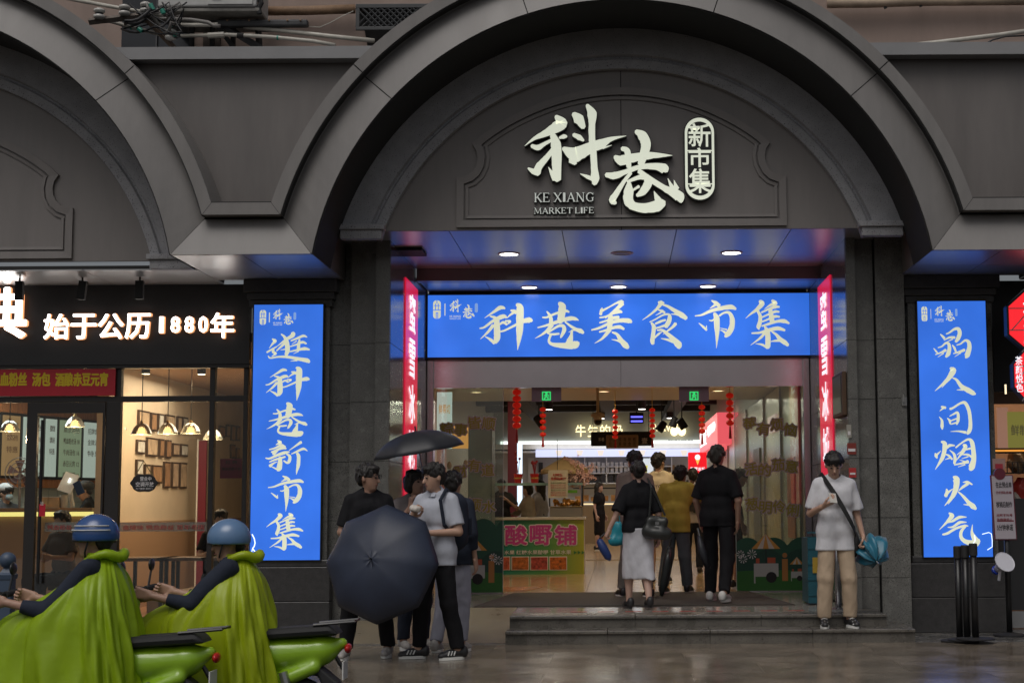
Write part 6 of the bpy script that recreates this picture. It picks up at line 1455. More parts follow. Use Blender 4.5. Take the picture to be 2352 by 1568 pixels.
small('till_screen', 'white tilted till screen on the noodle counter before the man in the cap', 'till', MB().cbox((c.x, 20.3, c.z), (.19, .02, .26), Mx), WHITEP, (('stand', MB().tube([(c.x, 20.33, c.z), (c.x+.04, 20.36, UZ(1158, 20.3))], .03, 8), WHITEP), ('logo', MB().cbox((c.x+.02, 20.28, c.z+.03), (.012, .01, .05), Mx), LEDW)))
c = U(181, 1120, 20.2); small('tablet', 'dark blue tablet leaning on the noodle counter', 'tablet', MB().cbox((c.x, 20.2, c.z), (.10, .015, .17), Matrix.Rotation(R(-25), 3, 'Y')), mat('tablet_blue', (.02, .05, .16), .2))
for i, (px, lb) in enumerate(((103, 'beige paper tray at the left of the noodle counter'), (127, 'pale cardboard box in the middle of the noodle counter'), (147, 'clear plastic cup stack beside the till screen'))):
    c = U(px, 1150, 20.25); 
    if i < 2: small('counter_box', lb, 'box', MB().cbox((c.x, 20.25, UZ(1158, 20.25)+.07), (.14, .12, .13)), mat('tray_beige', (.5, .38, .25), .6), (('lid', MB().cbox((c.x, 20.25, UZ(1158, 20.25)+.14), (.15, .13, .01)), WHITEP),))
    else: small('cup_stack', lb, 'cups', MB().lathe([(.04, 0), (.055, .16), (.06, .165), (.05, .16)], (c.x, 20.25, UZ(1158, 20.25)), 12), mat('cup_plastic', (.5, .5, .48), .3))
c = U(46, 1085, 20.8); fanm = MB(); 
t = thing('wall_fan', 'round dark standing fan seen through the left side window', 'fan', c)
for k_ in range(3): ob('guard_ring', MB().tube([c+Vector((.2*(1-.3*k_)*math.cos(R(20*q)), -.02*k_, .2*(1-.3*k_)*math.sin(R(20*q)))) for q in range(19)], .006, 5, cap=False), mat('fan_grey', (.15, .14, .15), .4), t)
for k_ in range(5): a_ = R(72*k_); ob('blade', MB().add([c, c+Vector((.18*math.cos(a_), .02, .18*math.sin(a_))), c+Vector((.17*math.cos(a_+.7), -.02, .17*math.sin(a_+.7)))], [(0, 1, 2)]), mat('fan_blade', (.10, .05, .05), .4), t)
ob('stand', MB().tube([c, (c.x, c.y+.05, .03)], .02, 8), mat('fan_grey', (0, 0, 0)), t)
l = bpy.data.lights.new('kitchen_lamp', 'AREA'); l.size = 1.6; l.energy = 45*EK; l.color = (.9, 1, .98); o = bpy.data.objects.new('kitchen_lamp', l); sc.collection.objects.link(o); o.location = (-8.6, 20.9, 3.1); o.visible_camera = False; o.parent = nc; o.location = Vector((-8.3, 20.9, 3.1))-worldpos(nc)
l = bpy.data.lights.new('dining_lamp', 'AREA'); l.size = 2.2; l.energy = 70*EK; l.color = (1, .78, .56); o = bpy.data.objects.new('dining_lamp', l); sc.collection.objects.link(o); o.parent = shp; o.location = Vector((-5.2, 21.5, 3.12))-worldpos(shp); o.visible_camera = False
# red column, white door, table in the dining room
small('red_display_stand', 'tall dark crimson roll up stand at the end of the photo wall', 'stand', BX(UX(456, 23.5, 1050), UX(474, 23.5, 1050), 23.5, 23.55, .03, UZ(1006, 23.5)), mat('crimson_stand', (.16, .01, .03), .5), (('stand_rail', BX(UX(453, 23.5, 1050), UX(456, 23.5, 1050), 23.48, 23.56, .03, UZ(1003, 23.5)), WHITEP),))
small('inner_door', 'pale inner door with a dark lever handle beyond the narrow window', 'door', BX(UX(500, 27.5), UX(528, 27.5), 27.5, 27.56, .03, UZ(1010, 27.5)), mat('pale_door', (.55, .48, .38), .4), (('door_handle', MB().tube([U(520, 1128, 27.45), U(526, 1128, 27.45)], .015, 6), BLACK),))
for i, px in enumerate((330, 420, 520)):
    c = U(px, 1250, 18.6); t = thing('dining_table', ['brown dining table left of the window mullion', 'brown dining table beside the window mullion', 'brown dining table in the narrow right window'][i], 'table', (c.x, 18.9, .03), 'brown tables along the shop window')
    ob('table_top', BX(c.x-.3, c.x+.3, 18.6, 19.2, .74, .78), mat('table_brown', (.2, .1, .05), .35), t, bev=.005)
    for sx in (-.26, .26):
        for sy in (18.65, 19.15): ob('leg', BX(c.x+sx-.02, c.x+sx+.02, sy-.02, sy+.02, .03, .739), BLACK, t)
# ================================================================== shop on the right
rs = thing('tea_shop_front', 'dark tea shop front squeezed at the right edge, warm goods inside', 'shop front', (5.9, 17.3, 0))
x0 = UX(2292, 17.3)
ob('name_board', BX(x0, x0+3.5, 17.3, 17.4, UZ(905, 17.3), ZL-.002), mat('black_board', (0, 0, 0)), rs)
ob('beam', BX(x0, x0+3.5, 17.32, 17.42, UZ(932, 17.3), UZ(906, 17.3)), mat('brown_beam', (.10, .045, .02), .5), rs)
ob('low_wall', BX(x0, x0+3.5, 17.3, 17.4, .2, UZ(1150, 17.3)), mat('dark_counter', (.03, .03, .032), .4), rs)
ob('kick_plate', BX(x0, x0+3.5, 17.28, 17.299, .01, UZ(1430, 17.3) if False else .19), mat('pale_kick', (.3, .3, .3), .5), rs)
struct('tea_shop_room', BX(x0, x0+3.6, 19.4, 19.5, 0, 3.3).box(x0-.05, x0, 17.4, 19.5, 0, 3.3).box(x0, x0+3.6, 17.4, 19.5, 3.0, 3.1), mat('tea_room_wall', (.5, .3, .2), .5, var=.1))
l = bpy.data.lights.new('tea_lamp', 'AREA'); l.size = 1.4; l.energy = 15*EK; l.color = (1, .75, .5); o = bpy.data.objects.new('tea_lamp', l); sc.collection.objects.link(o); o.parent = rs; o.location = Vector((x0+.8, 18.3, 2.95))-worldpos(rs); o.visible_camera = False
T2 = T_
t = thing('fruit_tea_poster', 'peach and olive yellow poster behind the glass of the tea shop', 'poster', (UX(2325, 17.6), 17.6, UZ(1030, 17.6)))
a, b = U(2292, 1030, 17.6), U(2315, 935, 17.6); ob('peach_sheet', BX(a.x, b.x, 17.6, 17.61, a.z, b.z), emis('peach_sheet', (.42, .22, .15), .6), t)
a, b = U(2316, 1028, 17.58), U(2370, 945, 17.58); ob('olive_sheet', BX(a.x, b.x, 17.58, 17.59, a.z, b.z), emis('olive_sheet', (.26, .24, .05), .6), t); T2('鲜制', 2322, 1000, 2360, 975, 17.58, mat('olive_pale', (.6, .58, .3), .5), t, .03)
small('shop_rail', 'black rail with orange light line under the tea poster', 'rail', BX(x0, x0+3, 17.5, 17.6, UZ(1046, 17.5), UZ(1034, 17.5)), BLKM, (('glow_line', BX(x0, x0+3, 17.49, 17.499, UZ(1042, 17.5), UZ(1038, 17.5)), emis('orange_line', (.9, .35, .05), 1)),))
for i, (px, py, r_, col, nm, lb) in enumerate(((2340, 1060, .13, (.35, .22, .12), 'plastic_bag', 'crumpled clear bag in the wire basket of the tea shop'), (2330, 1150, .10, (.55, .5, .42), 'paper_cup', 'pale round tub on the tea shop counter'), (2348, 1125, .1, (.5, .05, .04), 'red_bag', 'red printed bag hanging in the tea shop'))):
    c = U(px, py, 17.7); b_ = SDF(tuple(c-Vector((.25, .25, .25))), tuple(c+Vector((.25, .25, .25))), .014); b_.ell(tuple(c), (r_, r_*.7, r_*(1.0, 1.1, 1.4)[i]), 0); b_.noise(.012, 60, 50, 40, seed=i); V, F_s = b_.mesh()
    o = meshobj(nm, V, F_s, mat(nm+'_m', col, .35), None, smooth=True); tag(o, lb, 'bag' if i != 1 else 'tub')
bk = MB()
for k_ in range(14): bk.box(x0+.1+k_*.06, x0+.11+k_*.06, 17.5, 17.51, UZ(1090, 17.5), UZ(1066, 17.5))
for z_ in (1066, 1078, 1090): bk.box(x0+.05, x0+1, 17.5, 17.515, UZ(z_, 17.5)-.006, UZ(z_, 17.5))
small('wire_basket', 'black wire basket below the crumpled bag in the tea shop', 'basket', bk, BLACK, (('basket_floor', BX(x0+.05, x0+1, 17.52, 17.9, UZ(1090, 17.5)-.01, UZ(1090, 17.5)), BLACK),))
def octo(cx, cy, rx, ry, d, lb, words, ring):
    t = thing('octagonal_light_box', lb, 'sign', (U(cx, cy, d).x, d, U(cx, cy+ry, d).z)); c = U(cx, cy, d); k = d/FPX
    P8 = lambda s: [(c.x+rx*k*s*math.cos(R(22.5+45*q))/math.cos(R(22.5)), c.z+ry*k*s*math.sin(R(22.5+45*q))/math.cos(R(22.5))) for q in range(8)]
    ob('box_body', MB().prism(P8(1.05), d, d+.15), BLACK, t, bev=.01); ob('light_panel', MB().prism(P8(1), d-.012, d-.001), emis('bright_red_panel', (.95, .02, .03), 1.0), t)
    for a0, a1 in (((-1, .35), (0, .35)), ((-.95, -.3), (-.3, .5)), ((-1, -.3), (0, -.3)), ((-.7, -.95), (-.2, -.3))):
        ob('panel_line', MB().tube([(c.x+a0[0]*rx*k, d-.014, c.z+a0[1]*ry*k), (c.x+a1[0]*rx*k, d-.014, c.z+a1[1]*ry*k)], .006, 5), mat('line_grey', (.45, .4, .4), .5), t)
    ob('hanger', MB().tube([(c.x, d+.07, c.z+ry*k), (c.x, d+.07, ZL)], .02, 8), BLACK, t)
    for s_, bx in words: T_(s_, *bx, d-.014, SWHITE, t, .02)
octo(2405, 735, 88, 78, 16.3, 'large red octagonal lit box at the right edge, the upper one', [('茶\n颜', (2352, 790, 2380, 690))], 1)
octo(2382, 862, 52, 62, 16.3, 'smaller red octagonal lit box with white characters, the lower one', [('茶\n颜\n悦\n色', (2334, 900, 2348, 818))], 1)
small('small_lit_sign', 'tiny warm white lit characters above the tea shop window', 'sign', BX(UX(2316, 17.25), UX(2322, 17.25), 17.26, 17.29, UZ(912, 17.25), UZ(886, 17.25)), BLACK, (('lit_text', BX(UX(2317, 17.24), UX(2321, 17.24), 17.255, 17.259, UZ(910, 17.25), UZ(888, 17.25)), emis('warm_text', (1, .8, .5), 1.5)),))
# order board on a stand
d = 16.3; t = thing('order_board', 'white standing board with black order instructions leaning beside the right banner', 'sign', (UX(2308, d), d, 0))
BRD = mat('board_white', (.42, .38, .42), .4)
a, b = U(2284, 1240, d), U(2332, 1090, d); lean = .022
Mb = lambda u, q, v: (u-(v-a.z)*lean*1.6, q, v)
def quadM(x0_, x1_, z0_, z1_, y0_, y1_, nm, m_):
    vs = [Mb(x, y, z) for x in (x0_, x1_) for y in (y0_, y1_) for z in (z0_, z1_)]; return meshobj(nm, vs, [(0, 1, 3, 2), (4, 6, 7, 5), (0, 4, 5, 1), (2, 3, 7, 6), (0, 2, 6, 4), (1, 5, 7, 3)], m_, t, bev=.006)
quadM(a.x, b.x, a.z, b.z, d, d+.03, 'board_edge', mat('board_maroon', (.12, .015, .03), .4)); quadM(a.x+.012, b.x-.012, a.z+.012, b.z-.012, d-.006, d-.001, 'board_face', BRD)
cr = MB().prism([(a.x+.075+.06*math.cos(R(20*k)), b.z+.01+.06*math.sin(R(20*k))) for k in range(18)], d-.01, d+.02); ob('board_crest', cr, mat('board_maroon', (0, 0, 0)), t)
for s_, yy, h_, mm in (('在此预点单', 1120, 14, BLKM), ('①扫码点单', 1134, 7, mat('print_maroon', (.2, .02, .03), .5)), ('核销后制作', 1165, 14, BLKM), ('出杯不叫号', 1186, 7, mat('print_maroon', (0, 0, 0))), ('先做做后人', 1196, 7, mat('print_maroon', (0, 0, 0))), ('5分钟承诺', 1218, 15, BLKM)):
    p_, q_ = U(2291, yy, d), U(2327, yy-h_, d); text(s_, (p_.x, q_.x, p_.z, q_.z), d-.007, mm, t, 'lettering', ext=.001, bold=.01, M=Mb)
ob('maroon_bar', MB().cbox((a.x+.12, d-.008, UZ(1201, d)), (.17, .002, .012)), mat('print_maroon', (0, 0, 0)), t)
ob('pole', MB().tube([(UX(2310, d+.05), d+.05, .03), (UX(2310, d+.05), d+.05, UZ(1150, d))], .03, 10), BLACK, t, smooth=True)
ob('base', MB().lathe([(.17, 0), (.17, .02), (.05, .04)], (UX(2310, d+.05), d+.05, 0), 24), BLKM, t)
small('price_tag_board', 'small pink price tag board peeking above the order board', 'sign', BX(UX(2283, 16.5), UX(2312, 16.5), 16.5, 16.51, UZ(1082, 16.5), UZ(1058, 16.5)), mat('tag_pink', (.4, .25, .22), .5), (('tag_band', BX(UX(2289, 16.49), UX(2306, 16.49), 16.49, 16.499, UZ(1100, 16.5), UZ(1070, 16.5)), mat('tag_red', (.4, .03, .05), .5)),))
# megaphone
d = 16.15; t = thing('megaphone', 'white and blue megaphone hanging on the order board post', 'megaphone', U(2305, 1310, d))
c = U(2308, 1290, d); ax = Vector((.28, -.75, .45)).normalized(); Mx = ax.to_track_quat('Z', 'Y').to_matrix()
ob('horn', MB().lathe([(.035, -.17), (.045, -.12), (.06, -.06), (.1, -.01), (.107, 0), (.1, -.004), (.05, -.06), (.03, -.1)], c, 24, M=Mx), mat('megaphone_white', (.6, .6, .66), .3), t, smooth=True)
ob('rim', MB().lathe([(.103, -.003), (.112, .002), (.108, .008), (.1, .003)], c, 24, M=Mx), mat('megaphone_white', (0, 0, 0)), t)
MBLU = mat('megaphone_blue', (.01, .04, .35), .3)
ob('driver', MB().lathe([(.03, -.09), (.034, -.03), (.02, -.01)], c, 14, M=Mx), MBLU, t, smooth=True); ob('rear_cap', MB().lathe([(.045, -.20), (.05, -.17), (.04, -.165)], c, 16, M=Mx), MBLU, t)
ob('grip', MB().tube([c-ax*.1+Vector((0, 0, -.03)), c-ax*.12+Vector((.0, .02, -.13))], .016, 8), mat('megaphone_white', (0, 0, 0)), t)
# retractable belt posts
for i, (px, dd) in enumerate(((2196, 15.75), (2213, 15.68), (2232, 15.6))):
    x = UX(px, dd); zt_ = UZ((1258, 1256, 1252)[i], dd); t = thing('belt_post', ['leftmost of the three black queue barrier posts under the right banner', 'middle of the three black queue barrier posts under the right banner', 'rightmost of the three black queue barrier posts under the right banner'][i], 'barrier post', (x, dd, 0))
    ob('post', MB().tube([(x, dd, .03), (x, dd, zt_-.12)], .033, 14), BLACK, t, smooth=True); ob('belt_head', MB().lathe([(.042, zt_-.12), (.042, zt_-.01), (.036, zt_)], (x, dd, 0), 16), BLKM, t)
    b0 = .004+.016*i; ob('base', MB().lathe([(.19, b0), (.19, b0+.012), (.06, b0+.02)], (x, dd, 0), 28), BLKM, t)
# ================================================================== wall, wires and clutter above the canopy
PW = mat('pink_render', (.30, .225, .19), .7, var=.22, vscale=1.1, bump=.1, bscale=20, stretch=(1, 1, .35))
uw = thing('upper_building', 'stained pinkish brown rendered wall rising behind the arcade', 'building', (0, 17.6, 4.5))
ob('wall', BX(-14, 14, 17.6, 17.9, 4.5, 14), PW, uw)
ob('arcade_roof', BX(-14, 14, DP+1.0, 17.59, 5.6, 5.7), DARK, uw)
a, b = U(427/1.0, 112, 17.5), U(720, 8, 17.5)
ob('window_recess', BX(UX(430/1.7415*1.0+0, 17.5), UX(413, 17.5), 17.55, 17.599, 5.7, 8.2), mat('dark_window', (.012, .014, .018), .15), uw)
ob('window_bar', BX(UX(330, 17.5), UX(333, 17.5), 17.52, 17.549, 5.7, 8.2), mat('frame_grey', (.06, .06, .065), .4), uw)
ob('door_recess', BX(UX(440, 17.5), UX(480, 17.5), 17.56, 17.599, 5.7, UZ(52, 17.5)), mat('shutter_brown', (.09, .07, .06), .6), uw)
def tubeT(nm, lb, cat, pts, r, m_, d=16.9, kids=()):
    P_ = [U(x, y, dd) if dd else U(x, y, d) for x, y, dd in [(p + (None,) if len(p) == 2 else p) for p in pts]]
    o = ob(nm, MB().tube(P_, r, 8), m_, smooth=True); tag(o, lb, cat)
    for k_, pts2, r2, m2 in kids: ob(k_, MB().tube([U(x, y, d) for x, y in pts2], r2, 8), m2, o)
    return o
PVC = mat('pvc_conduit', (.45, .43, .38), .4, var=.15, vscale=9); RST = mat('rusty_pipe', (.24, .15, .09), .7, var=.35, vscale=6, bump=.1); BLR = mat('black_cable', (.015, .015, .017), .5); IRON = mat('dark_iron', (.04, .042, .045), .6, var=.3)
TPE = mat('green_tape', (.02, .22, .16), .4)
c_ = [('white conduit running from the arch top to the first insulator', [(150, -4), (280, 20), (375, 36)]), ('white conduit ending below the cross arm, left', [(262, 52), (330, 72), (402, 94)]), ('short white conduit right of the cable knot', [(400, 25), (500, 46)]), ('white conduit in the middle under the air conditioner', [(505, 62), (600, 60), (680, 59)]), ('lower white conduit under the air conditioner', [(538, 87), (640, 84), (815, 81)]),
      ('long white conduit sloping down behind the main arch', [(810, 66), (900, 71), (1045, 79), (1160, 90)][:0] or [(655, 62), (760, 71), (862, 81)])]
tubeT('conduit', c_[0][0], 'pipe', c_[0][1], .022, PVC, 16.6)
tubeT('conduit', c_[1][0], 'pipe', [(223, 42), (268, 53), (300, 63), (370, 80)], .022, PVC, 16.7, kids=(('tape', [(300, 63), (304, 64)], .027, TPE),))
tubeT('conduit', 'short white conduit just right of the cable knot', 'pipe', [(336, 22), (380, 34)], .024, PVC, 16.65)
tubeT('conduit', 'upper white conduit joining the black steel channel', 'pipe', [(394, 57), (440, 58), (500, 57)], .024, PVC, 16.8)
tubeT('conduit', 'lower white conduit with a wide sleeve passing under the steel channel', 'pipe', [(415, 83), (500, 81), (520, 80), (570, 82), (630, 86), (720, 95), (770, 104)], .022, PVC, 16.85, kids=(('sleeve', [(478, 82), (515, 80)], .034, PVC), ('coupling', [(545, 81), (560, 82)], .03, BLKM), ('tape', [(636, 87), (640, 87)], .027, TPE)))
tubeT('conduit', 'longest white conduit sloping from the steel channel to the main arch', 'pipe', [(560, 62), (640, 70), (760, 84), (860, 94)], .026, PVC, 16.95)
tubeT('conduit', 'white conduit rising at the far right above the cornice', 'pipe', [(2080, 106), (2200, 92), (2300, 80), (2380, 68)], .026, PVC, 16.9, kids=(('lashing', [(2150, 97), (2190, 98), (2230, 103)], .012, RST),))
tubeT('rusty_wall_pipe', 'fat brown rusty pipe along the wall left of the arch top', 'pipe', [(600, 26), (700, 25), (815, 21)], .055, RST, 17.45)
tubeT('rusty_wall_pipe', 'fat pale brown pipe along the wall right of the arch top', 'pipe', [(1900, 8), (2000, 7), (2120, 3), (2360, 1)], .06, mat('cream_pipe', (.42, .32, .24), .6, var=.3, vscale=5), 17.45, kids=(('clamp', [(2027, 6), (2035, 20)], .02, IRON), ('clamp', [(2110, 4), (2116, 16)], .02, IRON)))
tubeT('black_cable', 'black cable curling over the white conduit at the far right', 'cable', [(2255, 106), (2280, 92), (2310, 84), (2360, 82)], .01, BLR, 16.8)
tubeT('thin_wire', 'thin white wire looping from the steel channel to the lattice box', 'wire', [(708, 62), (735, 63), (760, 52), (785, 38), (812, 26)], .005, PVC, 17.0)
r9 = random.Random(9)
kn = thing('cable_knot', 'tangle of black cables with green tape above the left canopy', 'cables', U(345, 50, 16.5))
for k_ in range(7):
    pts = [U(345+r9.uniform(-60, 10), 30+r9.uniform(-25, 50), 16.5+r9.uniform(-.15, .15))]
    for q_ in range(4): pts.append(U(345+r9.uniform(-70, 90), 45+r9.uniform(-40, 40), 16.5+r9.uniform(-.2, .2)))
    sm = []
    for i in range(len(pts)-1):
        for tt in (0, .25, .5, .75): sm.append(pts[i].lerp(pts[i+1], tt)+Vector((0, 0, -.05*math.sin(math.pi*tt))))
    sm.append(pts[-1]); ob('cable', MB().tube(sm, r9.choice((.009, .013, .018)), 6), BLR if k_ % 4 else mat('grey_cable', (.16, .15, .14), .5), kn, smooth=True)
for p0, p1 in (((345, 10), (352, 24)), ((372, 22), (376, 32)), ((392, 55), (396, 60)), ((318, 66), (326, 72)), ((399, 80), (406, 80))): ob('green_tape', MB().tube([U(*p0, 16.45), U(*p1, 16.45)], .026, 8), TPE, kn)
tubeT('black_cable', 'thick black cable looping from the cable knot to the conduit joint', 'cable', [(335, 42), (380, 44), (440, 46), (478, 52), (492, 60), (506, 60)], .022, mat('grey_cable', (0, 0, 0)), 16.6)
ca = thing('insulator_arm', 'rusty cross arm carrying white porcelain insulators above the left arch', 'cross arm', U(300, 45, 16.55))
ob('arm', MB().tube([U(205, 50, 16.55), U(330, 36, 16.55)], .04, 4), mat('arm_rust', (.12, .10, .085), .7, var=.4, vscale=12), ca); ob('brace', MB().tube([U(330, 38, 16.55), U(400, 110, 16.6)], .03, 4), mat('brace_rust', (.10, .07, .05), .7, var=.3), ca)
POR = mat('porcelain', (.5, .49, .46), .25)
for px, py in ((228, 30), (286, 22), (335, 16), (392, 78)):
    c = U(px*1.0, py, 16.5); i_ = ob('insulator', MB().lathe([(.035, -.07), (.06, -.055), (.062, -.03), (.035, -.02), (.035, 0), (.06, .01), (.06, .035), (.03, .05)], c, 14), POR, ca, smooth=True); ob('insulator_band', MB().lathe([(.04, -.02), (.045, -.005)], c, 14), BLKM, i_)
t = thing('air_conditioner', 'dirty white outdoor air conditioner with its base at the top of the photo', 'air conditioner', U(490, 20, 16.9))
a, b = U(362, 16, 16.7), U(590, -60, 16.7)
ob('casing', BX(a.x, b.x, 16.7, 17.3, a.z, b.z), mat('ac_white', (.42, .42, .41), .5, var=.15, vscale=4), t, bev=.02); ob('tray', BX(a.x-.02, b.x+.03, 16.72, 17.5, a.z-.05, a.z-.006), mat('ac_tray', (.22, .21, .19), .6, var=.3), t, bev=.01)
ob('front_panel', BX(U(478, 0, 16.69).x, U(580, 0, 16.69).x, 16.68, 16.699, a.z+.02, b.z-.02), mat('ac_white', (0, 0, 0)), t)
ob('label_plate', BX(U(488, 0, 16.69).x, U(508, 0, 16.69).x, 16.672, 16.679, U(0, 3, 16.68).z, U(0, -8, 16.68).z), mat('ac_label', (.12, .12, .3), .4), t)
ob('valve', MB().tube([U(596, -6, 16.75), U(600, 8, 16.75), U(594, 20, 16.75), U(596, 32, 16.75)], .03, 8), BLKM, t)
for x_, y0_, x2, y2 in ((470, 20, 535, 108), (590, 24, 596, 110)): ob('bracket_strut', MB().tube([U(x_, y0_, 16.95), U(x2, y2, 17.3)], .035, 4), IRON, t)
for x_ in (445, 492, 540): ob('drain_hose', MB().tube([U(x_, 30, 17.2), U(x_-4, 70, 17.3), U(x_-5, 112, 17.4)], .03, 6), BLR, t)
t = thing('steel_channel', 'black punched steel channel pointing right above the canopy', 'bracket', U(610, 53, 16.9))
a, b = U(495, 62, 16.9), U(707, 45, 16.9); ob('channel', BX(a.x, b.x, 16.88, 16.98, a.z, b.z), IRON, t, bev=.02)
for x_ in (522, 572, 618, 660, 690): ob('bolt', MB().ball(U(x_, 47, 16.87), .012, 6, 4), RST, t)
ob('diagonal', MB().tube([U(500, 52, 16.95), U(600, 112, 17.1)], .04, 4), IRON, t)
t = thing('lattice_box', 'black plastic lattice planter box against the wall by the arch', 'planter', U(870, 50, 17.2))
x0_, x1_ = UX(808, 17.2), UX(1010, 17.2); zt_, zm = UZ(12, 17.2), UZ(64, 17.2); LT = mat('lattice_black', (.05, .052, .055), .5)
ob('rim', BX(x0_, x1_, 17.1, 17.58, zt_-.05, zt_), LT, t, bev=.006); ob('lower_rim', BX(x0_, x1_, 17.1, 17.13, zm-.04, zm), LT, t, bev=.006); ob('corner_post', BX(x0_, x0_+.04, 17.1, 17.13, zm, zt_-.05), LT, t)
lat = MB(); h_ = zt_-.05-zm; n = int((x1_-x0_)/(h_/3))
for k_ in range(-3, n+1):
    for sg in (1, -1):
        xa = x0_+k_*h_/3.0; P0 = (xa, zm) if sg > 0 else (xa+h_, zm); P1 = (xa+h_, zt_-.05) if sg > 0 else (xa, zt_-.05)
        q0, q1 = list(P0), list(P1)
        if min(q0[0], q1[0]) < x0_ or max(q0[0], q1[0]) > x1_: continue
        lat.tube([(q0[0], 17.11+(.004 if sg > 0 else 0), q0[1]), (q1[0], 17.11+(.004 if sg > 0 else 0), q1[1])], .012, 4)
tag(ob('lattice', lat, LT, t), kind='stuff'); ob('basket_floor', MB().prism([(17.1, zm-.04), (17.58, zm-.04), (17.58, zm-.30)], x0_+.1, x1_, 'x'), LT, t)
ob('inner_lining', BX(x0_+.02, x1_, 17.2, 17.22, zm, zt_-.06), mat('lining_dark', (.015, .015, .015), .8), t)
# ================================================================== roadside barrier post
t = thing('railing', 'blue grey iron road railing with a ball topped post at the left edge', 'railing', (UX(22, 10.6), 10.6, 0))
d = 10.6; xp = UX(22, d); RB = mat('railing_blue', (.05, .075, .12), .45, var=.15, vscale=8); zt_ = UZ(1286, d)
ob('post', BX(xp-.045, xp+.045, d-.045, d+.045, 0, zt_-.1), RB, t, bev=.006); ob('post_cap', MB().lathe([(.07, zt_-.1), (.075, zt_-.07), (.05, zt_-.055), (.028, zt_-.03), (.03, zt_-.005)], (xp, d, 0), 4, M=Matrix.Rotation(R(45), 3, 'Z')), RB, t); ob('ball', MB().ball((xp, d, zt_+.025), .055, 14, 10), RB, t, smooth=True)
for z_ in (zt_-.16, zt_-.62, .18): ob('rail', BX(xp-2.2, xp-.046, d-.025, d+.025, z_-.025, z_+.025), RB, t, bev=.005)
for k_ in range(15): ob('baluster', BX(xp-.2-k_*.14, xp-.178-k_*.14, d-.012, d+.012, .206, zt_-.646), RB, t)
for k_ in range(8): ob('upper_bar', BX(xp-.25-k_*.28, xp-.228-k_*.28, d-.012, d+.012, zt_-.594, zt_-.186), RB, t)
# ================================================================== people
SK = (.46, .28, .20); SKD = (.36, .21, .15)
tee = lambda n, c, **k: mat(n, c, .85, var=.10, vscale=6, spec=.25, bump=.9, bscale=5.5, stretch=(1.3, 1.3, .8), **k)
BLK = tee('black_cloth', (.008, .008, .010)); NAVY = tee('navy_cloth', (.02, .025, .04)); WHT = tee('white_cotton', (.62, .62, .65)); GRW = tee('pale_grey_cotton', (.42, .44, .50))
KHA = tee('khaki_cloth', (.47, .36, .255)); WSH = mat('white_shoe', (.6, .6, .58), .5); BSH = mat('black_shoe', (.02, .02, .022), .45); GSH = mat('grey_shoe', (.35, .33, .31), .6)
def vtx(name, mb, m, put, par=None, smooth=False): return put(name, mb.v, mb.f, m, smooth=smooth, parent=par)
# --- man with phone, right
rootK, J, put = person('young man in white t-shirt and khaki trousers looking at his phone on the steps', 1917, Z1, 15.86, H=1.76, face=4,
    pose=dict(elR=(-.245, .02, 1.13), wrR=(-.15, -.22, 1.205), elL=(.23, .04, 1.13), wrL=(.275, -.02, .90), head_tilt=.52, head_turn=-.12, hed=(-.01, -.045, 1.605), knL=(.125, -.03, .49), anL=(.135, .02, .085), knR=(-.115, -.03, .49), anR=(-.125, .02, .085), toL=(.17, -.14, .03), toR=(-.15, -.15, .03)),
    skin=SK, shirt=WHT, sleeve=.86, shirtlen=.76, bot=KHA, loose=1.35, shoe=BSH, h=.011, hands=('grip', 'hold'), palm={'R': (-.2, -.1, -1), 'Rd': (.75, -.45, .35), 'L': (1, 0, .2)})
for s_ in 'LR':
    an = np.array(J['an'+s_]); dv_ = np.array(J['to'+s_])-an; dv_[2] = 0; dv_ /= np.linalg.norm(dv_)
    b = MB()
    for q in range(4): c0 = an+dv_*(.03+.03*q)+np.array((0, 0, .012-.012*q)); sd = np.array((-dv_[1], dv_[0], 0)); b.tube([c0+sd*.028, c0+(0, -.004, .012), c0-sd*.028], .006, 5)
    vtx('laces', b, WSH, put); b = MB().ball(an+dv_*.14+np.array((0, 0, -.045)), .036, 10, 8, (1, 1.1, .6)); vtx('toe_cap', b, WSH, put, smooth=True)
# phone, strap bag, umbrella
def loc2w(root, p):
    a = root.rotation_euler[2]; c, s = math.cos(a), math.sin(a); o = root.location
    return Vector((o.x+p[0]*c-p[1]*s, o.y+p[0]*s+p[1]*c, o.z+p[2]))
pc = loc2w(rootK, addv(J['wrR'], (.075, -.065, .075))); Mx = Matrix.Rotation(R(-52), 3, 'X') @ Matrix.Rotation(R(8), 3, 'Z')
ph = ob('phone', MB().cbox(pc, (.074, .009, .152), Mx), mat('phone_case', (.5, .48, .44), .3), bev=.004); tag(ph, 'pale phone held up by the young man in the white t-shirt', 'phone'); ob('phone_screen', MB().cbox(pc+Mx@Vector((0, .006, 0)), (.066, .001, .142), Mx), emis('phone_glow', (.5, .55, .6), .8), ph)
k = 1.76/1.75
st_ = [(-.125, .09, 1.49), (-.125, -.02, 1.515), (-.10, -.115, 1.44), (-.03, -.155, 1.32), (.05, -.165, 1.18), (.12, -.16, 1.05), (.165, -.13, .97), (.195, -.04, .92), (.185, .06, .96)]
w_ = .024; vs = []; fs = []
pts = [Vector(p)*k for p in st_]; sm = []
for i in range(len(pts)-1):
    for tt in (0, .33, .66): sm.append(pts[i].lerp(pts[i+1], tt))
sm.append(pts[-1])
for i, p in enumerate(sm):
    d_ = (sm[min(i+1, len(sm)-1)]-sm[max(0, i-1)]).normalized(); n_ = Vector((p.x, p.y, 0)).normalized(); s_ = d_.cross(n_).normalized()
    vs += [p+s_*w_, p-s_*w_, p-s_*w_+n_*.006, p+s_*w_+n_*.006]
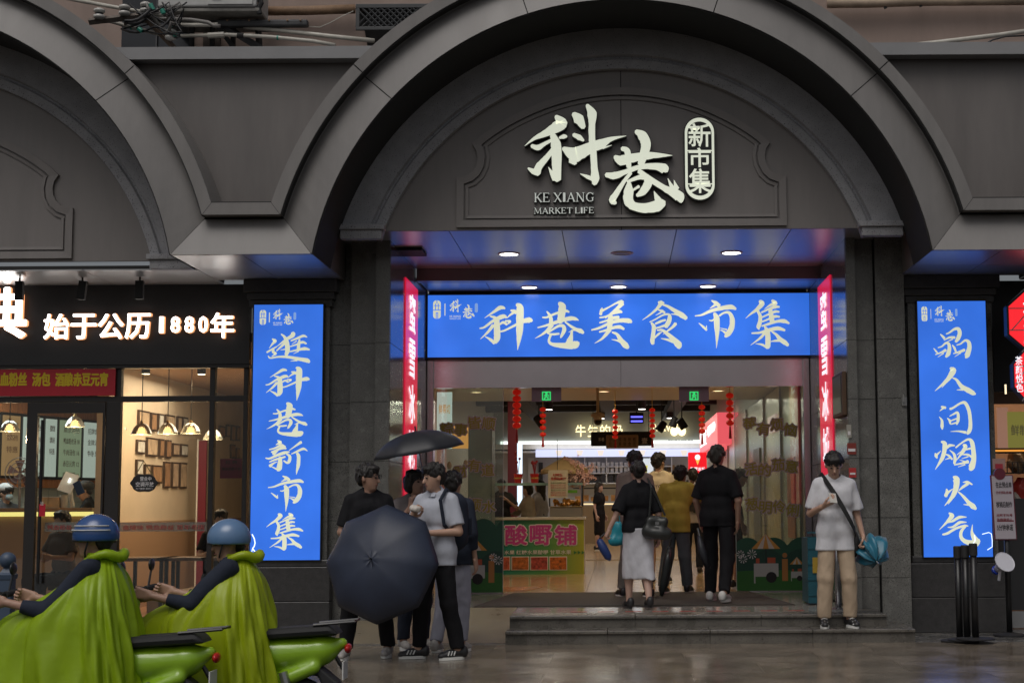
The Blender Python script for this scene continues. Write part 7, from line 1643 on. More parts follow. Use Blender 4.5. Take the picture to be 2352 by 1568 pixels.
for i in range(len(sm)-1):
    for q in range(4): fs.append((i*4+q, i*4+(q+1) % 4, (i+1)*4+(q+1) % 4, (i+1)*4+q))
bgp = meshobj('sling_bag', [loc2w(rootK, p) for p in vs], fs, mat('webbing', (.012, .012, .012), .7)); tag(bgp, 'black cross body strap and small bag worn by the young man with the phone', 'bag')
c = loc2w(rootK, (.205, .03, .83)); S = SDF(tuple(c-Vector((.14, .14, .18))), tuple(c+Vector((.14, .14, .18))), .012); S.ell(tuple(c), (.045, .09, .13), 0); S.noise(.004, 40, 40, 40); V, F2 = S.mesh(); meshobj('pouch', V, F2, BLKM, bgp, smooth=True)
hc = loc2w(rootK, addv(J['wrL'], (.02, -.03, -.10)))
um = thing('folded_umbrella', 'bright blue half folded umbrella hanging from the hand of the man with the phone', 'umbrella', hc)
rU = random.Random(4); lob = [rU.uniform(.72, 1.22) for _ in range(8)]; lof = [rU.uniform(-.03, .03) for _ in range(8)]
UB = mat('blue_nylon', (.01, .14, .22), .35, sheen=.3, var=.12, vscale=10); vs = []; fs = []; n = 48; rings = [(0.02, .0), (.07, .02), (.13, .06), (.185, .13), (.20, .20), (.15, .245), (.06, .25)]
axu = Vector((.20, -.72, -.55)).normalized(); Mu = axu.to_track_quat('Z', 'Y').to_matrix()
c0 = hc+Vector((.10, -.04, -.15))
for (r_, z_) in rings:
    for q in range(n): a_ = 2*math.pi*q/n; f_ = (1+.20*math.cos(8*a_+1.2*math.sin(a_*2+r_*9))*(r_/.2)+.08*math.sin(17*a_+r_*40)*(r_/.2))*(1+(lob[int(q/6) % 8]-1)*(r_/.2)*(.5-.5*math.cos(8*a_))); zz_ = -z_+.04*math.sin(8*a_+.7+r_*12)*(r_/.2)+lof[int(q/6) % 8]*(.5-.5*math.cos(8*a_)); vs.append(c0+Mu@Vector((r_*.82*f_*math.cos(a_), r_*.82*f_*math.sin(a_), zz_)))
for i in range(len(rings)-1): fs += [(i*n+q, i*n+(q+1) % n, (i+1)*n+(q+1) % n, (i+1)*n+q) for q in range(n)]
meshobj('canopy', vs, fs, UB, um, smooth=True); ob('ferrule', MB().tube([c0, c0+axu*.04], .012, 8), mat('chrome', (.5, .5, .5), .2, metal=1), um); ob('shaft', MB().tube([c0-axu*.02, hc], .012, 8), BLACK, um)
for q in range(8): a_ = 2*math.pi*q/8; ob('rib', MB().tube([c0+Mu@Vector((.03*math.cos(a_), .03*math.sin(a_), .004)), c0+Mu@Vector((.14*math.cos(a_), .14*math.sin(a_), -.055))], .003, 4), BLKM, um)
# --- boy in the pale polo
rootB, J, put = person('boy in pale grey polo shirt and black trousers eating beside the umbrella man', 1003, 0, 14.3, H=1.76, face=-28,
    pose=dict(elR=(-.25, -.02, 1.16), wrR=(-.09, -.24, 1.28), elL=(.24, .0, 1.13), wrL=(.02, -.24, 1.12), head_tilt=.22, head_turn=-.45, hed=(-.01, -.04, 1.615), anR=(-.17, -.02, .085), knR=(-.13, -.04, .49), toR=(-.30, -.12, .03), anL=(.20, .05, .085), knL=(.15, -.02, .49), toL=(.10, -.10, .03)),
    skin=SK, shirt=GRW, sleeve=.82, shirtlen=.83, collar=True, bot=BLK, loose=1.25, shoe=BSH, h=.011, hands=('hold', 'grip'), palm={'Rd': (.6, -.4, .5), 'R': (0, -1, .2), 'Ld': (-.7, -.5, .1), 'L': (0, -1, .3)})
for s_ in 'LR':
    an = np.array(J['an'+s_]); dv_ = np.array(J['to'+s_])-an; dv_[2] = 0; dv_ /= np.linalg.norm(dv_); sd = np.array((-dv_[1], dv_[0], 0))
    for sg in (1, -1):
        for q in range(3):
            c0 = an+dv_*(.035+.028*q)+sd*sg*.037; b = MB().tube([c0+np.array((0, 0, -.005))-sd*sg*.006, c0+dv_*.018+np.array((0, 0, -.042))+sd*sg*.006], .0065, 5); vtx('shoe_stripe', b, WSH, put)
    b = MB().cbox(an-dv_*.05+np.array((0, 0, .0)), (.03, .03, .07)); vtx('heel_tab', b, WSH, put)
pc = loc2w(rootB, addv(J['wrR'], (.07, -.06, .06))); S = SDF(tuple(pc-Vector((.1, .1, .1))), tuple(pc+Vector((.1, .1, .1))), .008); S.ell(tuple(pc), (.05, .035, .035), 0); S.noise(.005, 70, 60, 50); V, F2 = S.mesh(); tag(meshobj('snack_bag', V, F2, mat('snack_paper', (.55, .5, .45), .5), None, smooth=True), 'small pale paper snack bag in the hand of the boy in the polo', 'snack')
bp = loc2w(rootB, (.05, .19, 1.24)); S = SDF(tuple(bp-Vector((.3, .3, .35))), tuple(bp+Vector((.3, .3, .35))), .015)
S.cone(tuple(bp+Vector((.0, 0, -.14))), tuple(bp+Vector((.0, 0, .13))), .15, .13, 0); S.noise(.005, 20, 20, 20); V, F2 = S.mesh(); bpo = meshobj('backpack', V, F2, NAVY, None, smooth=True); tag(bpo, 'dark navy backpack worn by the boy in the pale polo', 'backpack')
ob('front_pocket', MB().cbox(bp+Vector((.09, .12, -.06)), (.16, .05, .16), Matrix.Rotation(R(-30), 3, 'Z')), NAVY, bpo, bev=.02)
ob('strap', MB().tube([loc2w(rootB, q) for q in ((.11, .10, 1.46), (.12, -.03, 1.515), (.125, -.125, 1.42), (.15, -.10, 1.2), (.16, .05, 1.1))], .018, 6), NAVY, bpo)
# --- man with glasses behind the big dark umbrella
rootA, J, put = person('man in black with glasses holding a big dark umbrella open in front of him', 845, 0, 14.45, H=1.76, face=22,
    pose=dict(elR=(-.24, -.0, 1.13), wrR=(-.12, -.25, 1.08), elL=(.24, .0, 1.13), wrL=(.14, -.25, 1.05), head_tilt=.1, head_turn=.9, anR=(-.2, -.02, .085), knR=(-.15, -.03, .49), toR=(-.26, -.15, .03), anL=(.20, .02, .085), knL=(.15, -.03, .49), toL=(.12, -.15, .03)),
    skin=SKD, shirt=BLK, sleeve=.85, shirtlen=.84, bot=BLK, loose=1.2, shoe=GSH, h=.012, hands=('grip', 'grip'), palm={'Rd': (.4, -.8, .2), 'Ld': (-.4, -.8, .2)})
hd = np.array(J['hed']); b = MB(); T_m = Matrix.Rotation(.9, 3, 'Z')
for sx in (.034, -.034): b.tube([tuple(Vector(hd)+T_m@Vector((sx+.026*math.cos(R(30*q)), -.105, .014+.02*math.sin(R(30*q))))) for q in range(13)], .0028, 4, cap=False)
b.tube([tuple(Vector(hd)+T_m@Vector(q)) for q in ((-.06, -.1, .018), (-.08, 0, .02))], .0025, 4).tube([tuple(Vector(hd)+T_m@Vector(q)) for q in ((.06, -.1, .018), (.08, 0, .02))], .0025, 4)
vtx('glasses', b, BLACK, put)
def umbrella(lb, apex, ax, rad_, depth, m_, n=8, shaft=.8, ribm=None, up=None):
    t = thing('umbrella', lb, 'umbrella', apex); ax = Vector(ax).normalized(); Mu = ax.to_track_quat('Z', 'Y').to_matrix()
    NS = 6; vs = []; fs = []; nn = n*NS
    for i in range(9):
        u = i/8; r_ = rad_*math.sin(u*1.25)/math.sin(1.25); z_ = -depth*(1-math.cos(u*1.25))/(1-math.cos(1.25))
        for q in range(nn):
            a_ = 2*math.pi*q/nn; ph_ = (q % NS)/NS; sag = 1-.075*math.sin(math.pi*ph_)*u**1.5
            vs.append(Vector(apex)+Mu@Vector((r_*sag*math.cos(a_), r_*sag*math.sin(a_), z_+.02*math.sin(math.pi*ph_)*u*rad_*-1)))
    for i in range(8): fs += [(i*nn+q, i*nn+(q+1) % nn, (i+1)*nn+(q+1) % nn, (i+1)*nn+q) for q in range(nn)]
    o = meshobj('canopy', vs, fs, m_, t, smooth='auto')
    sd = o.modifiers.new('cloth', 'SOLIDIFY'); sd.thickness = .002
    for q in range(n):
        a_ = 2*math.pi*q/n; P_ = [Vector(apex)+Mu@Vector((rad_*math.sin(u*1.25)/math.sin(1.25)*math.cos(a_), rad_*math.sin(u*1.25)/math.sin(1.25)*math.sin(a_), -depth*(1-math.cos(u*1.25))/(1-math.cos(1.25))-.006)) for u in (0, .25, .5, .75, 1)]
        ob('rib', MB().tube(P_, .003, 4), mat('rib_steel', (.2, .2, .2), .3, metal=.8), t)
    ob('ferrule', MB().tube([Vector(apex), Vector(apex)+ax*.05], .008, 8), BLACK, t); ob('shaft', MB().tube([Vector(apex), Vector(apex)-ax*shaft], .007, 8), mat('rib_steel', (0, 0, 0)), t); ob('handle', MB().tube([Vector(apex)-ax*shaft, Vector(apex)-ax*(shaft+.12)], .014, 8), BLACK, t)
    return t
UMN = mat('navy_nylon', (.022, .03, .055), .5, var=.15, vscale=5, bump=.05, bscale=10)
umbrella('big dark navy umbrella held low with its canopy towards the street', U(853, 1283, 13.72), (-.22, -.93, .20), .53, .25, UMN, shaft=.55)
umbrella('dark umbrella held overhead behind the boy in the polo', U(955, 990, 15.1), (-.17, -.08, 1), .46, .20, mat('black_nylon', (.018, .02, .026), .5, var=.1), shaft=.75)
# --- two people behind
personC, J, put = person('person in a grey t-shirt and dark trousers under the overhead umbrella', 952, 0, 15.25, H=1.72, face=30, pose=dict(elR=(-.24, -.05, 1.15), wrR=(-.12, -.18, 1.38), head_turn=.3, toL=(.2, -.12, .03)), skin=SKD, shirt=tee('mid_grey_cotton', (.16, .14, .14)), bot=NAVY, shoe=GSH, hands=('relaxed', 'grip'), hairlen='bob', palm={'Rd': (.1, -.1, 1)})
person('person in pale trousers and dark top, back turned, behind the polo boy', 1040, 0, 15.0, H=1.70, face=165, pose=dict(anL=(.13, .1, .085), toL=(.14, -.05, .03)), skin=SK, shirt=NAVY, sleeve=1.6, bot=tee('pale_trousers', (.30, .30, .36)), shoe=GSH, facedet=False)
# --- doorway crowd
rootD, J, put = person('woman in a black blouse and white midi skirt walking into the market', 1465, Z2, 16.95, H=1.58, face=196,
    pose=dict(elR=(-.24, .05, 1.12), wrR=(-.27, -.03, .86), elL=(.27, .06, 1.14), wrL=(.36, -.0, .93), anL=(.08, -.12, .085), toL=(.09, -.27, .04), anR=(-.08, .17, .11), toR=(-.09, .04, .03), knL=(.09, -.10, .49), knR=(-.09, .02, .48)),
    skin=(.50, .32, .25), shirt=BLK, sleeve=.98, shirtlen=.90, bottom=.62, bot=tee('white_skirt', (.56, .56, .60)), loose=1.3, shoe=BSH, hairlen='bun', female=True, facedet=False, sh_sole=(.03, .03, .03), hands=('grip', 'relaxed'))
c = U(1509, 1205, 16.8); S = SDF(tuple(c-Vector((.3, .2, .3))), tuple(c+Vector((.3, .2, .3))), .014); S.cone(tuple(c+Vector((-.09, 0, -.07))), tuple(c+Vector((.10, 0, -.09))), .075, .065, .03); S.cone(tuple(c+Vector((-.07, 0, .05))), tuple(c+Vector((.07, 0, .03))), .055, .05, .06); S.noise(.007, 25, 25, 22); V, F2 = S.mesh(); sb = meshobj('shoulder_bag', V, F2, mat('black_leather', (.03, .032, .03), .35), None, smooth=True); tag(sb, 'large black shoulder bag on the right hip of the woman in the white skirt', 'bag')
ob('strap', MB().tube([c+Vector((-.08, 0, .1)), U(1496, 1120, 16.8), U(1487, 1098, 16.95), c+Vector((.09, .1, .1))], .012, 6), mat('black_leather', (0, 0, 0)), sb); ob('buckle', MB().cbox(c+Vector((0, -.09, .02)), (.04, .01, .03)), mat('chrome', (0, 0, 0)), sb)
c = U(1388, 1262, 16.9); t = thing('small_folded_umbrella', 'small navy folded umbrella swinging from the left hand of the woman in the skirt', 'umbrella', c)
ob('folded_cloth', MB().lathe([(.01, -.13), (.04, -.09), (.048, .02), (.035, .11), (.012, .13)], c, 12, M=Matrix.Rotation(R(-28), 3, 'Y')), mat('navy_fold', (.015, .04, .16), .5), t, smooth=True); ob('handle', MB().tube([c+Vector((-.055, 0, .12)), c+Vector((.04, 0, .2))], .01, 6), BLACK, t)
c = U(1418, 1222, 17.4); S = SDF(tuple(c-Vector((.2, .15, .3))), tuple(c+Vector((.2, .15, .3))), .014); S.cone(tuple(c+Vector((-.05, 0, -.09))), tuple(c+Vector((.05, 0, -.08))), .045, .045, .03); S.cone(tuple(c+Vector((-.025, 0, .09))), tuple(c+Vector((-.03, 0, -.08))), .03, .055, .04); S.cone(tuple(c+Vector((.025, 0, .09))), tuple(c+Vector((.03, 0, -.08))), .03, .055, .04); S.noise(.005, 35, 25, 30); V, F2 = S.mesh(); cb = meshobj('carrier_bag', V, F2, mat('cyan_plastic', (.02, .28, .36), .4), None, smooth=True); tag(cb, 'cyan carrier bag beside the arm of the woman in the skirt', 'bag'); ob('handle_loop', MB().tube([c+Vector((-.03, 0, .1)), c+Vector((-.02, 0, .2)), c+Vector((.02, 0, .2)), c+Vector((.03, 0, .1))], .006, 5), mat('cyan_plastic', (0, 0, 0)), cb)
person('taller person in a grey beige shirt just ahead of the woman in the skirt', 1458, Z2, 19.0, H=1.76, face=200, pose=dict(anL=(.12, -.15, .085), toL=(.12, -.3, .03), anR=(-.12, .15, .085), toR=(-.12, .0, .03)), skin=SK, shirt=tee('taupe_cotton', (.26, .22, .19)), sleeve=1.3, bot=tee('stone_shorts', (.2, .18, .16)), facedet=False, h=.014, shoe=BSH)
rootF, J, put = person('man in cream t-shirt with printed letters and shorts, his back turned', 1514, Z2, 22.4, H=1.84, face=170, pose=dict(head_turn=-.4), skin=(.45, .27, .17), shirt=tee('cream_cotton', (.62, .52, .34)), bottom='shorts', bot=tee('dark_shorts', (.08, .07, .06)), shoe=BSH, h=.014, loose=1.3)
T_('YOS', 1508, 1106, 1536, 1096, 22.15, BLKM, rootF) if False else None
o = text('N YORK', (-.15, .15, 1.33, 1.385), 0, mat('shirt_print', (.04, .04, .05), .6), None, 'shirt_lettering', ext=.001, M=lambda u, q, v: (rootF.location.x+u, rootF.location.y-.165+q, rootF.location.z+v)); o.parent = rootF; o.matrix_parent_inverse = rootF.matrix_world.inverted() if False else Matrix.Identity(4)
bpy.context.view_layer.update(); o.matrix_parent_inverse = rootF.matrix_world.inverted()
person('man in a mustard yellow t-shirt stooping slightly in the doorway crowd', 1552, Z2, 19.8, H=1.66, face=158, pose=dict(che=(0, -.05, 1.28), nek=(0, -.10, 1.44), hed=(-.02, -.15, 1.55), shL=(.18, -.05, 1.39), shR=(-.18, -.05, 1.39), elR=(-.30, -.14, 1.22), wrR=(-.46, -.26, 1.26), elL=(.26, -.05, 1.12), anL=(.12, .18, .085), knL=(.12, .0, .50), toL=(.12, .06, .03), anR=(-.12, -.12, .085), toR=(-.12, -.26, .03)), skin=SKD, shirt=tee('mustard_cotton', (.50, .40, .07)), sleeve=.95, bot=tee('slate_jeans', (.10, .12, .13)), shoe=BSH, loose=1.8, facedet=False, h=.014, shirtlen=.80)
S = None
c = U(1524, 1320, 19.0); t = thing('wet_umbrella', 'long dark furled wet umbrella pointing to the floor beside the man in yellow', 'umbrella', c)
ob('furled_cloth', MB().tube([U(1538, 1255, 19.0), U(1533, 1290, 19.0), U(1524, 1340, 19.0), U(1519, 1368, 19.0)], [.03, .06, .05, .02], 10), mat('wet_nylon', (.03, .035, .035), .2), t, smooth=True); ob('handle', MB().tube([U(1538, 1256, 19.0), U(1541, 1238, 19.0)], .014, 8), BLACK, t)
rootH, J, put = person('person in a white t-shirt with black backpack straps, far back in the doorway crowd', 1592, Z2, 25.2, H=1.68, face=180, skin=SK, shirt=WHT, bot=NAVY, facedet=False, h=.018, shoe=BSH)
for sx in (.09, -.09): b = MB().tube([(sx, .14, 1.1), (sx, .155, 1.3), (sx, .06, 1.48)], .022, 6); vtx('backpack_strap', b, BLKM, put)
b = MB().cbox((0, .17, 1.16), (.26, .1, .34)); vtx('backpack_body', b, BLKM, put)
rootI, J, put = person('man all in black with white shoes stepping into the doorway', 1648, Z2, 17.9, H=1.78, face=160, pose=dict(elL=(.25, .0, 1.13), wrL=(.24, -.12, .90), elR=(-.25, .04, 1.13), anL=(.15, -.20, .085), toL=(.16, -.36, .03), knL=(.13, -.15, .49), anR=(-.13, .24, .11), toR=(-.14, .10, .03), knR=(-.12, .04, .49)), skin=SKD, hair=(.03, .025, .02), shirt=BLK, sleeve=.9, bot=BLK, loose=1.3, shoe=WSH, facedet=False)
c = U(1617, 1265, 17.7); t = thing('black_umbrella', 'slim black furled umbrella in the left hand of the man in black', 'umbrella', c)
ob('furled_cloth', MB().tube([U(1606, 1230, 17.7), U(1612, 1265, 17.7), U(1626, 1305, 17.7)], [.02, .05, .03], 10), mat('black_nylon', (0, 0, 0)), t, smooth=True); ob('handle', MB().tube([U(1606, 1230, 17.7), U(1602, 1212, 17.7)], .012, 8), mat('chrome', (0, 0, 0)), t)
person('man in dark clothes with a black bag leaning over at the right glass pane', 1683, Z2, 20.9, H=1.64, face=110, pose=dict(nek=(0, -.07, 1.46), hed=(0, -.13, 1.55), head_tilt=.4), skin=SKD, shirt=BLK, bottom='shorts', bot=BLK, shoe=BSH, h=.016)
person('woman in a short black dress standing by the far counter', 1376, Z2, 38, H=1.64, face=60, skin=(.5, .32, .25), shirt=BLK, bottom=.05, bot=BLK, female=True, hairlen='long', shoe=BSH, facedet=False, h=.02)
# --- stall staff
person('elderly woman with short black hair seated behind the stall counter', 1213, .30, 26.6, H=1.42, face=-60, pose=dict(elR=(-.24, -.12, 1.15), wrR=(-.2, -.35, 1.12)), skin=SK, shirt=tee('beige_blouse', (.45, .38, .28)), sleeve=1.5, bot=NAVY, female=True, hairlen='bob', h=.018, facedet=True)
person('woman with long black hair and pale grey shirt behind the stall counter', 1240, .34, 27.2, H=1.46, face=-120, skin=SK, shirt=GRW, bot=NAVY, female=True, hairlen='long', h=.018, facedet=False, sleeve=1.4)
person('stall worker raising a hand to the face at the left end of the counter', 1152, .34, 26.4, H=1.46, face=10, pose=dict(elL=(.3, -.16, 1.16), wrL=(.08, -.22, 1.34)), skin=(.45, .27, .18), shirt=tee('dark_apron', (.05, .05, .05)), bot=NAVY, h=.018)
# --- noodle shop staff and diners
rootS, J, put = person('cashier in a black cap and black polo looking down at the noodle counter', 203, .03, 20.9, H=1.70, face=-78, pose=dict(elR=(-.22, -.14, 1.15), wrR=(-.14, -.36, 1.1), elL=(.22, -.14, 1.15), wrL=(.14, -.36, 1.1), head_tilt=.45, hed=(0, -.06, 1.60)), skin=SK, shirt=BLK, collar=True, bot=BLK, h=.015)
hd = Vector(J['hed']); b = MB().ball(hd+Vector((0, .02, .07)), .105, 14, 8, (1, 1.1, .75)); cp = put('cap', b.v, b.f, BLKM)
b = MB().prism([(-.07, -.09), (.07, -.09), (.06, -.19), (0, -.21), (-.06, -.19)], .05, .06, 'z'); put('cap_peak', [tuple(Vector(v)+hd+Vector((0, 0, -.015))) for v in b.v], b.f, BLKM, smooth=False, parent=cp)
rootM, J, put = person('kitchen worker with a white cap and face mask at the far left window', 12, .03, 21.5, H=1.66, face=60, pose=dict(head_tilt=.3), skin=SK, shirt=tee('kitchen_shirt', (.08, .08, .09)), bot=NAVY, h=.016)
hd = Vector(J['hed']); b = MB().ball(hd+Vector((0, .02, .08)), .105, 12, 8, (1, 1.1, .7)); put('cook_cap', b.v, b.f, WHT); b = MB().ball(hd+Vector((0, -.065, -.04)), .06, 10, 8, (1, .7, .8)); put('face_mask', b.v, b.f, mat('mask_blue', (.35, .45, .5), .7))
SIT = dict(anL=(.10, -.42, .085), anR=(-.10, -.42, .085), knL=(.11, -.42, .50), knR=(-.11, -.42, .50), toL=(.11, -.56, .03), toR=(-.11, -.56, .03), pel=(0, 0, .52), hiL=(.09, -.02, .50), hiR=(-.09, -.02, .50), wai=(0, 0, .66), che=(0, -.02, .88), nek=(0, -.02, 1.07), hed=(0, -.05, 1.20), shL=(.175, -.02, 1.01), shR=(-.175, -.02, 1.01), elL=(.24, -.10, .76), elR=(-.24, -.10, .76), wrL=(.16, -.34, .78), wrR=(-.16, -.34, .78))
def seated(lb, px, d, face, shirt, **k):
    r_ = person(lb, px, .03, d, H=1.72, face=face, pose=SIT, shirt=shirt, shirtlen=.46, seated=True, h=.016, shoe=BSH, bot=NAVY, **k)[0]
    c = r_.location; t = thing('chair', 'plain dark stool under the '+lb.split(' at ')[0], 'stool', (c.x, c.y, .03)); ob('seat', MB().lathe([(.17, .40), (.17, .435)], (c.x, c.y, 0), 16), BLKM, t)
    for q in range(4): a_ = R(45+90*q); ob('leg', MB().tube([(c.x+.1*math.cos(a_), c.y+.1*math.sin(a_), .40), (c.x+.17*math.cos(a_), c.y+.17*math.sin(a_), .03)], .012, 6), BLKM, t)
seated('diner in black at the table behind the narrow right window', 508, 19.3, 10, BLK, facedet=False, skin=SK)
seated('diner in grey at the table under the photo wall', 150, 18.9, -30, tee('diner_grey', (.12, .10, .09)), facedet=False, skin=SK)
# ================================================================== two riders on electric scooters, passing on the road
LIME = mat('lime_raincape', (.34, .50, .012), .38, var=.10, vscale=4, bump=.3, bscale=9); _t = LIME.node_tree; _b = _t.nodes['Principled BSDF']; _o = [q for q in _t.nodes if q.type == 'OUTPUT_MATERIAL'][0]; _tl = _t.nodes.new('ShaderNodeBsdfTranslucent'); _tl.inputs[0].default_value = (.5, .7, .03, 1); _mx = _t.nodes.new('ShaderNodeMixShader'); _mx.inputs[0].default_value = .3
_t.links.new(_b.outputs[0], _mx.inputs[1]); _t.links.new(_tl.outputs[0], _mx.inputs[2]); _t.links.new(_mx.outputs[0], _o.inputs[0])
LIMEP = mat('lime_scooter_plastic', (.24, .42, .015), .25, coat=.4); DBL = mat('blue_helmet', (.02, .07, .22), .25, coat=.5)
ROADZ = -.13
def scooter(lb, x, d, dirx):
    t = thing('electric_scooter', lb, 'scooter', (x, d, ROADZ)); s = dirx; W = lambda a, b, c_: (x+s*a, d+b, ROADZ+c_)
    for wx in (.62, -.58):
        t_ = MB().lathe([(.155, -.045), (.195, -.05), (.225, -.03), (.232, 0), (.225, .03), (.195, .05), (.155, .045)], W(wx, 0, .232), 24, M=Matrix.Rotation(R(90), 3, 'X')); w_ = ob('wheel', t_, mat('tyre', (.02, .02, .02), .7), t, smooth=True)
        ob('rim', MB().lathe([(.03, -.04), (.155, -.03), (.155, .03), (.03, .04)], W(wx, 0, .232), 20, M=Matrix.Rotation(R(90), 3, 'X')), mat('rim_grey', (.3, .3, .3), .3, metal=.8), w_)
    def pr(nm, poly, hw, m_, bev=.02): return ob(nm, MB().prism([(x+s*a, ROADZ+c_) for a, c_ in poly], d-hw, d+hw), m_, t, bev=bev)
    pr('floorboard', [(.36, .26), (-.14, .26), (-.14, .33), (.36, .33)], .14, mat('scooter_grey', (.05, .05, .05), .6))
    pr('front_shield', [(.36, .28), (.44, .30), (.56, .62), (.50, .98), (.43, .98), (.47, .62), (.34, .34)], .17, LIMEP, .03)
    pr('front_fender', [(.82, .34), (.78, .44), (.62, .50), (.46, .42), (.46, .38), (.62, .46), (.76, .40)], .06, LIMEP)
    S = SDF((min(x-s*.1, x-s*.95)-.15, d-.25, ROADZ+.2), (max(x-s*.1, x-s*.95)+.15, d+.25, ROADZ+.85), .014)
    S.cone(W(-.18, 0, .44), W(-.30, 0, .58), .12, .13, .04); S.cone(W(-.30, 0, .58), W(-.74, 0, .62), .125, .085, .05); S.cone(W(-.74, 0, .62), W(-.86, 0, .66), .085, .035, .04); S.cone(W(-.45, -.07, .42), W(-.70, -.07, .52), .05, .04, .04); S.cone(W(-.45, .07, .42), W(-.70, .07, .52), .05, .04, .04)
    V, F3 = S.mesh(); meshobj('rear_body', V, F3, LIMEP, t, smooth=True)
    ob('tail_light', MB().ball(W(-.90, 0, .63), .045, 10, 8, (.5, 1.4, .7)), mat('tail_red', (.45, .01, .01), .15), t, smooth=True)
    ob('number_plate', MB().cbox(W(-.88, 0, .50), (.008, .16, .11)), WSH, t); ob('plate_bracket', MB().tube([W(-.80, 0, .62), W(-.872, 0, .50)], .014, 6), BLACK, t); ob('kickstand', MB().tube([W(-.2, -.1, .28), W(-.28, -.2, .06)], .014, 6), BLACK, t)
    ob('foot_peg', MB().tube([W(-.32, -.24, .34), W(-.32, .24, .34)], .016, 8), BLACK, t); ob('shock_absorber', MB().tube([W(-.60, -.13, .24), W(-.52, -.12, .50)], .028, 8), mat('rim_grey', (0, 0, 0)), t)
    for q in (-1, 1): ob('brake_cable', MB().tube([W(.43, q*.2, 1.0), W(.56, q*.16, 1.02), W(.52, q*.05, .84)], .005, 5), BLACK, t); ob('mirror_stem', MB().tube([W(.42, q*.24, 1.0), W(.42, q*.3, 1.12)], .007, 5), BLACK, t)
    pr('seat', [(-.08, .66), (-.08, .73), (-.30, .75), (-.80, .78), (-.86, .72), (-.5, .70)], .12, BLKM, .03)
    pr('rear_fender', [(-.78, .36), (-.86, .42), (-.74, .52), (-.5, .50), (-.5, .47), (-.72, .47)], .07, BLKM)
    ob('fork', MB().tube([W(.46, 0, .92), W(.62, 0, .232)], .025, 8), BLACK, t); [ob('grip', MB().tube([W(.40, q*.32, 1.0), W(.425, q*.2, .99)], .02, 10), BLKM, t) for q in (-1, 1)]; ob('brake_lever', MB().tube([W(.44, -.15, .985), W(.50, -.3, .975)], .006, 5), mat('chrome', (0, 0, 0)), t); ob('handlebar', MB().tube([W(.40, -.32, 1.0), W(.46, -.1, .98), W(.46, .1, .98), W(.40, .32, 1.0)], .014, 8), BLACK, t)
    ob('headlight', MB().ball(W(.52, 0, .88), .06, 12, 8, (.6, 1, .8)), WHITEP, t, smooth=True)
    for sy in (-.3, .3): ob('mirror', MB().ball(W(.42, sy, 1.14), .05, 10, 6, (.3, 1.1, .8)), BLACK, t, smooth=True)
    ob('rack', MB().tube([W(-.7, -.1, .78), W(-.95, -.1, .8), W(-.95, .1, .8), W(-.7, .1, .78)], .01, 6), BLACK, t)
    return t
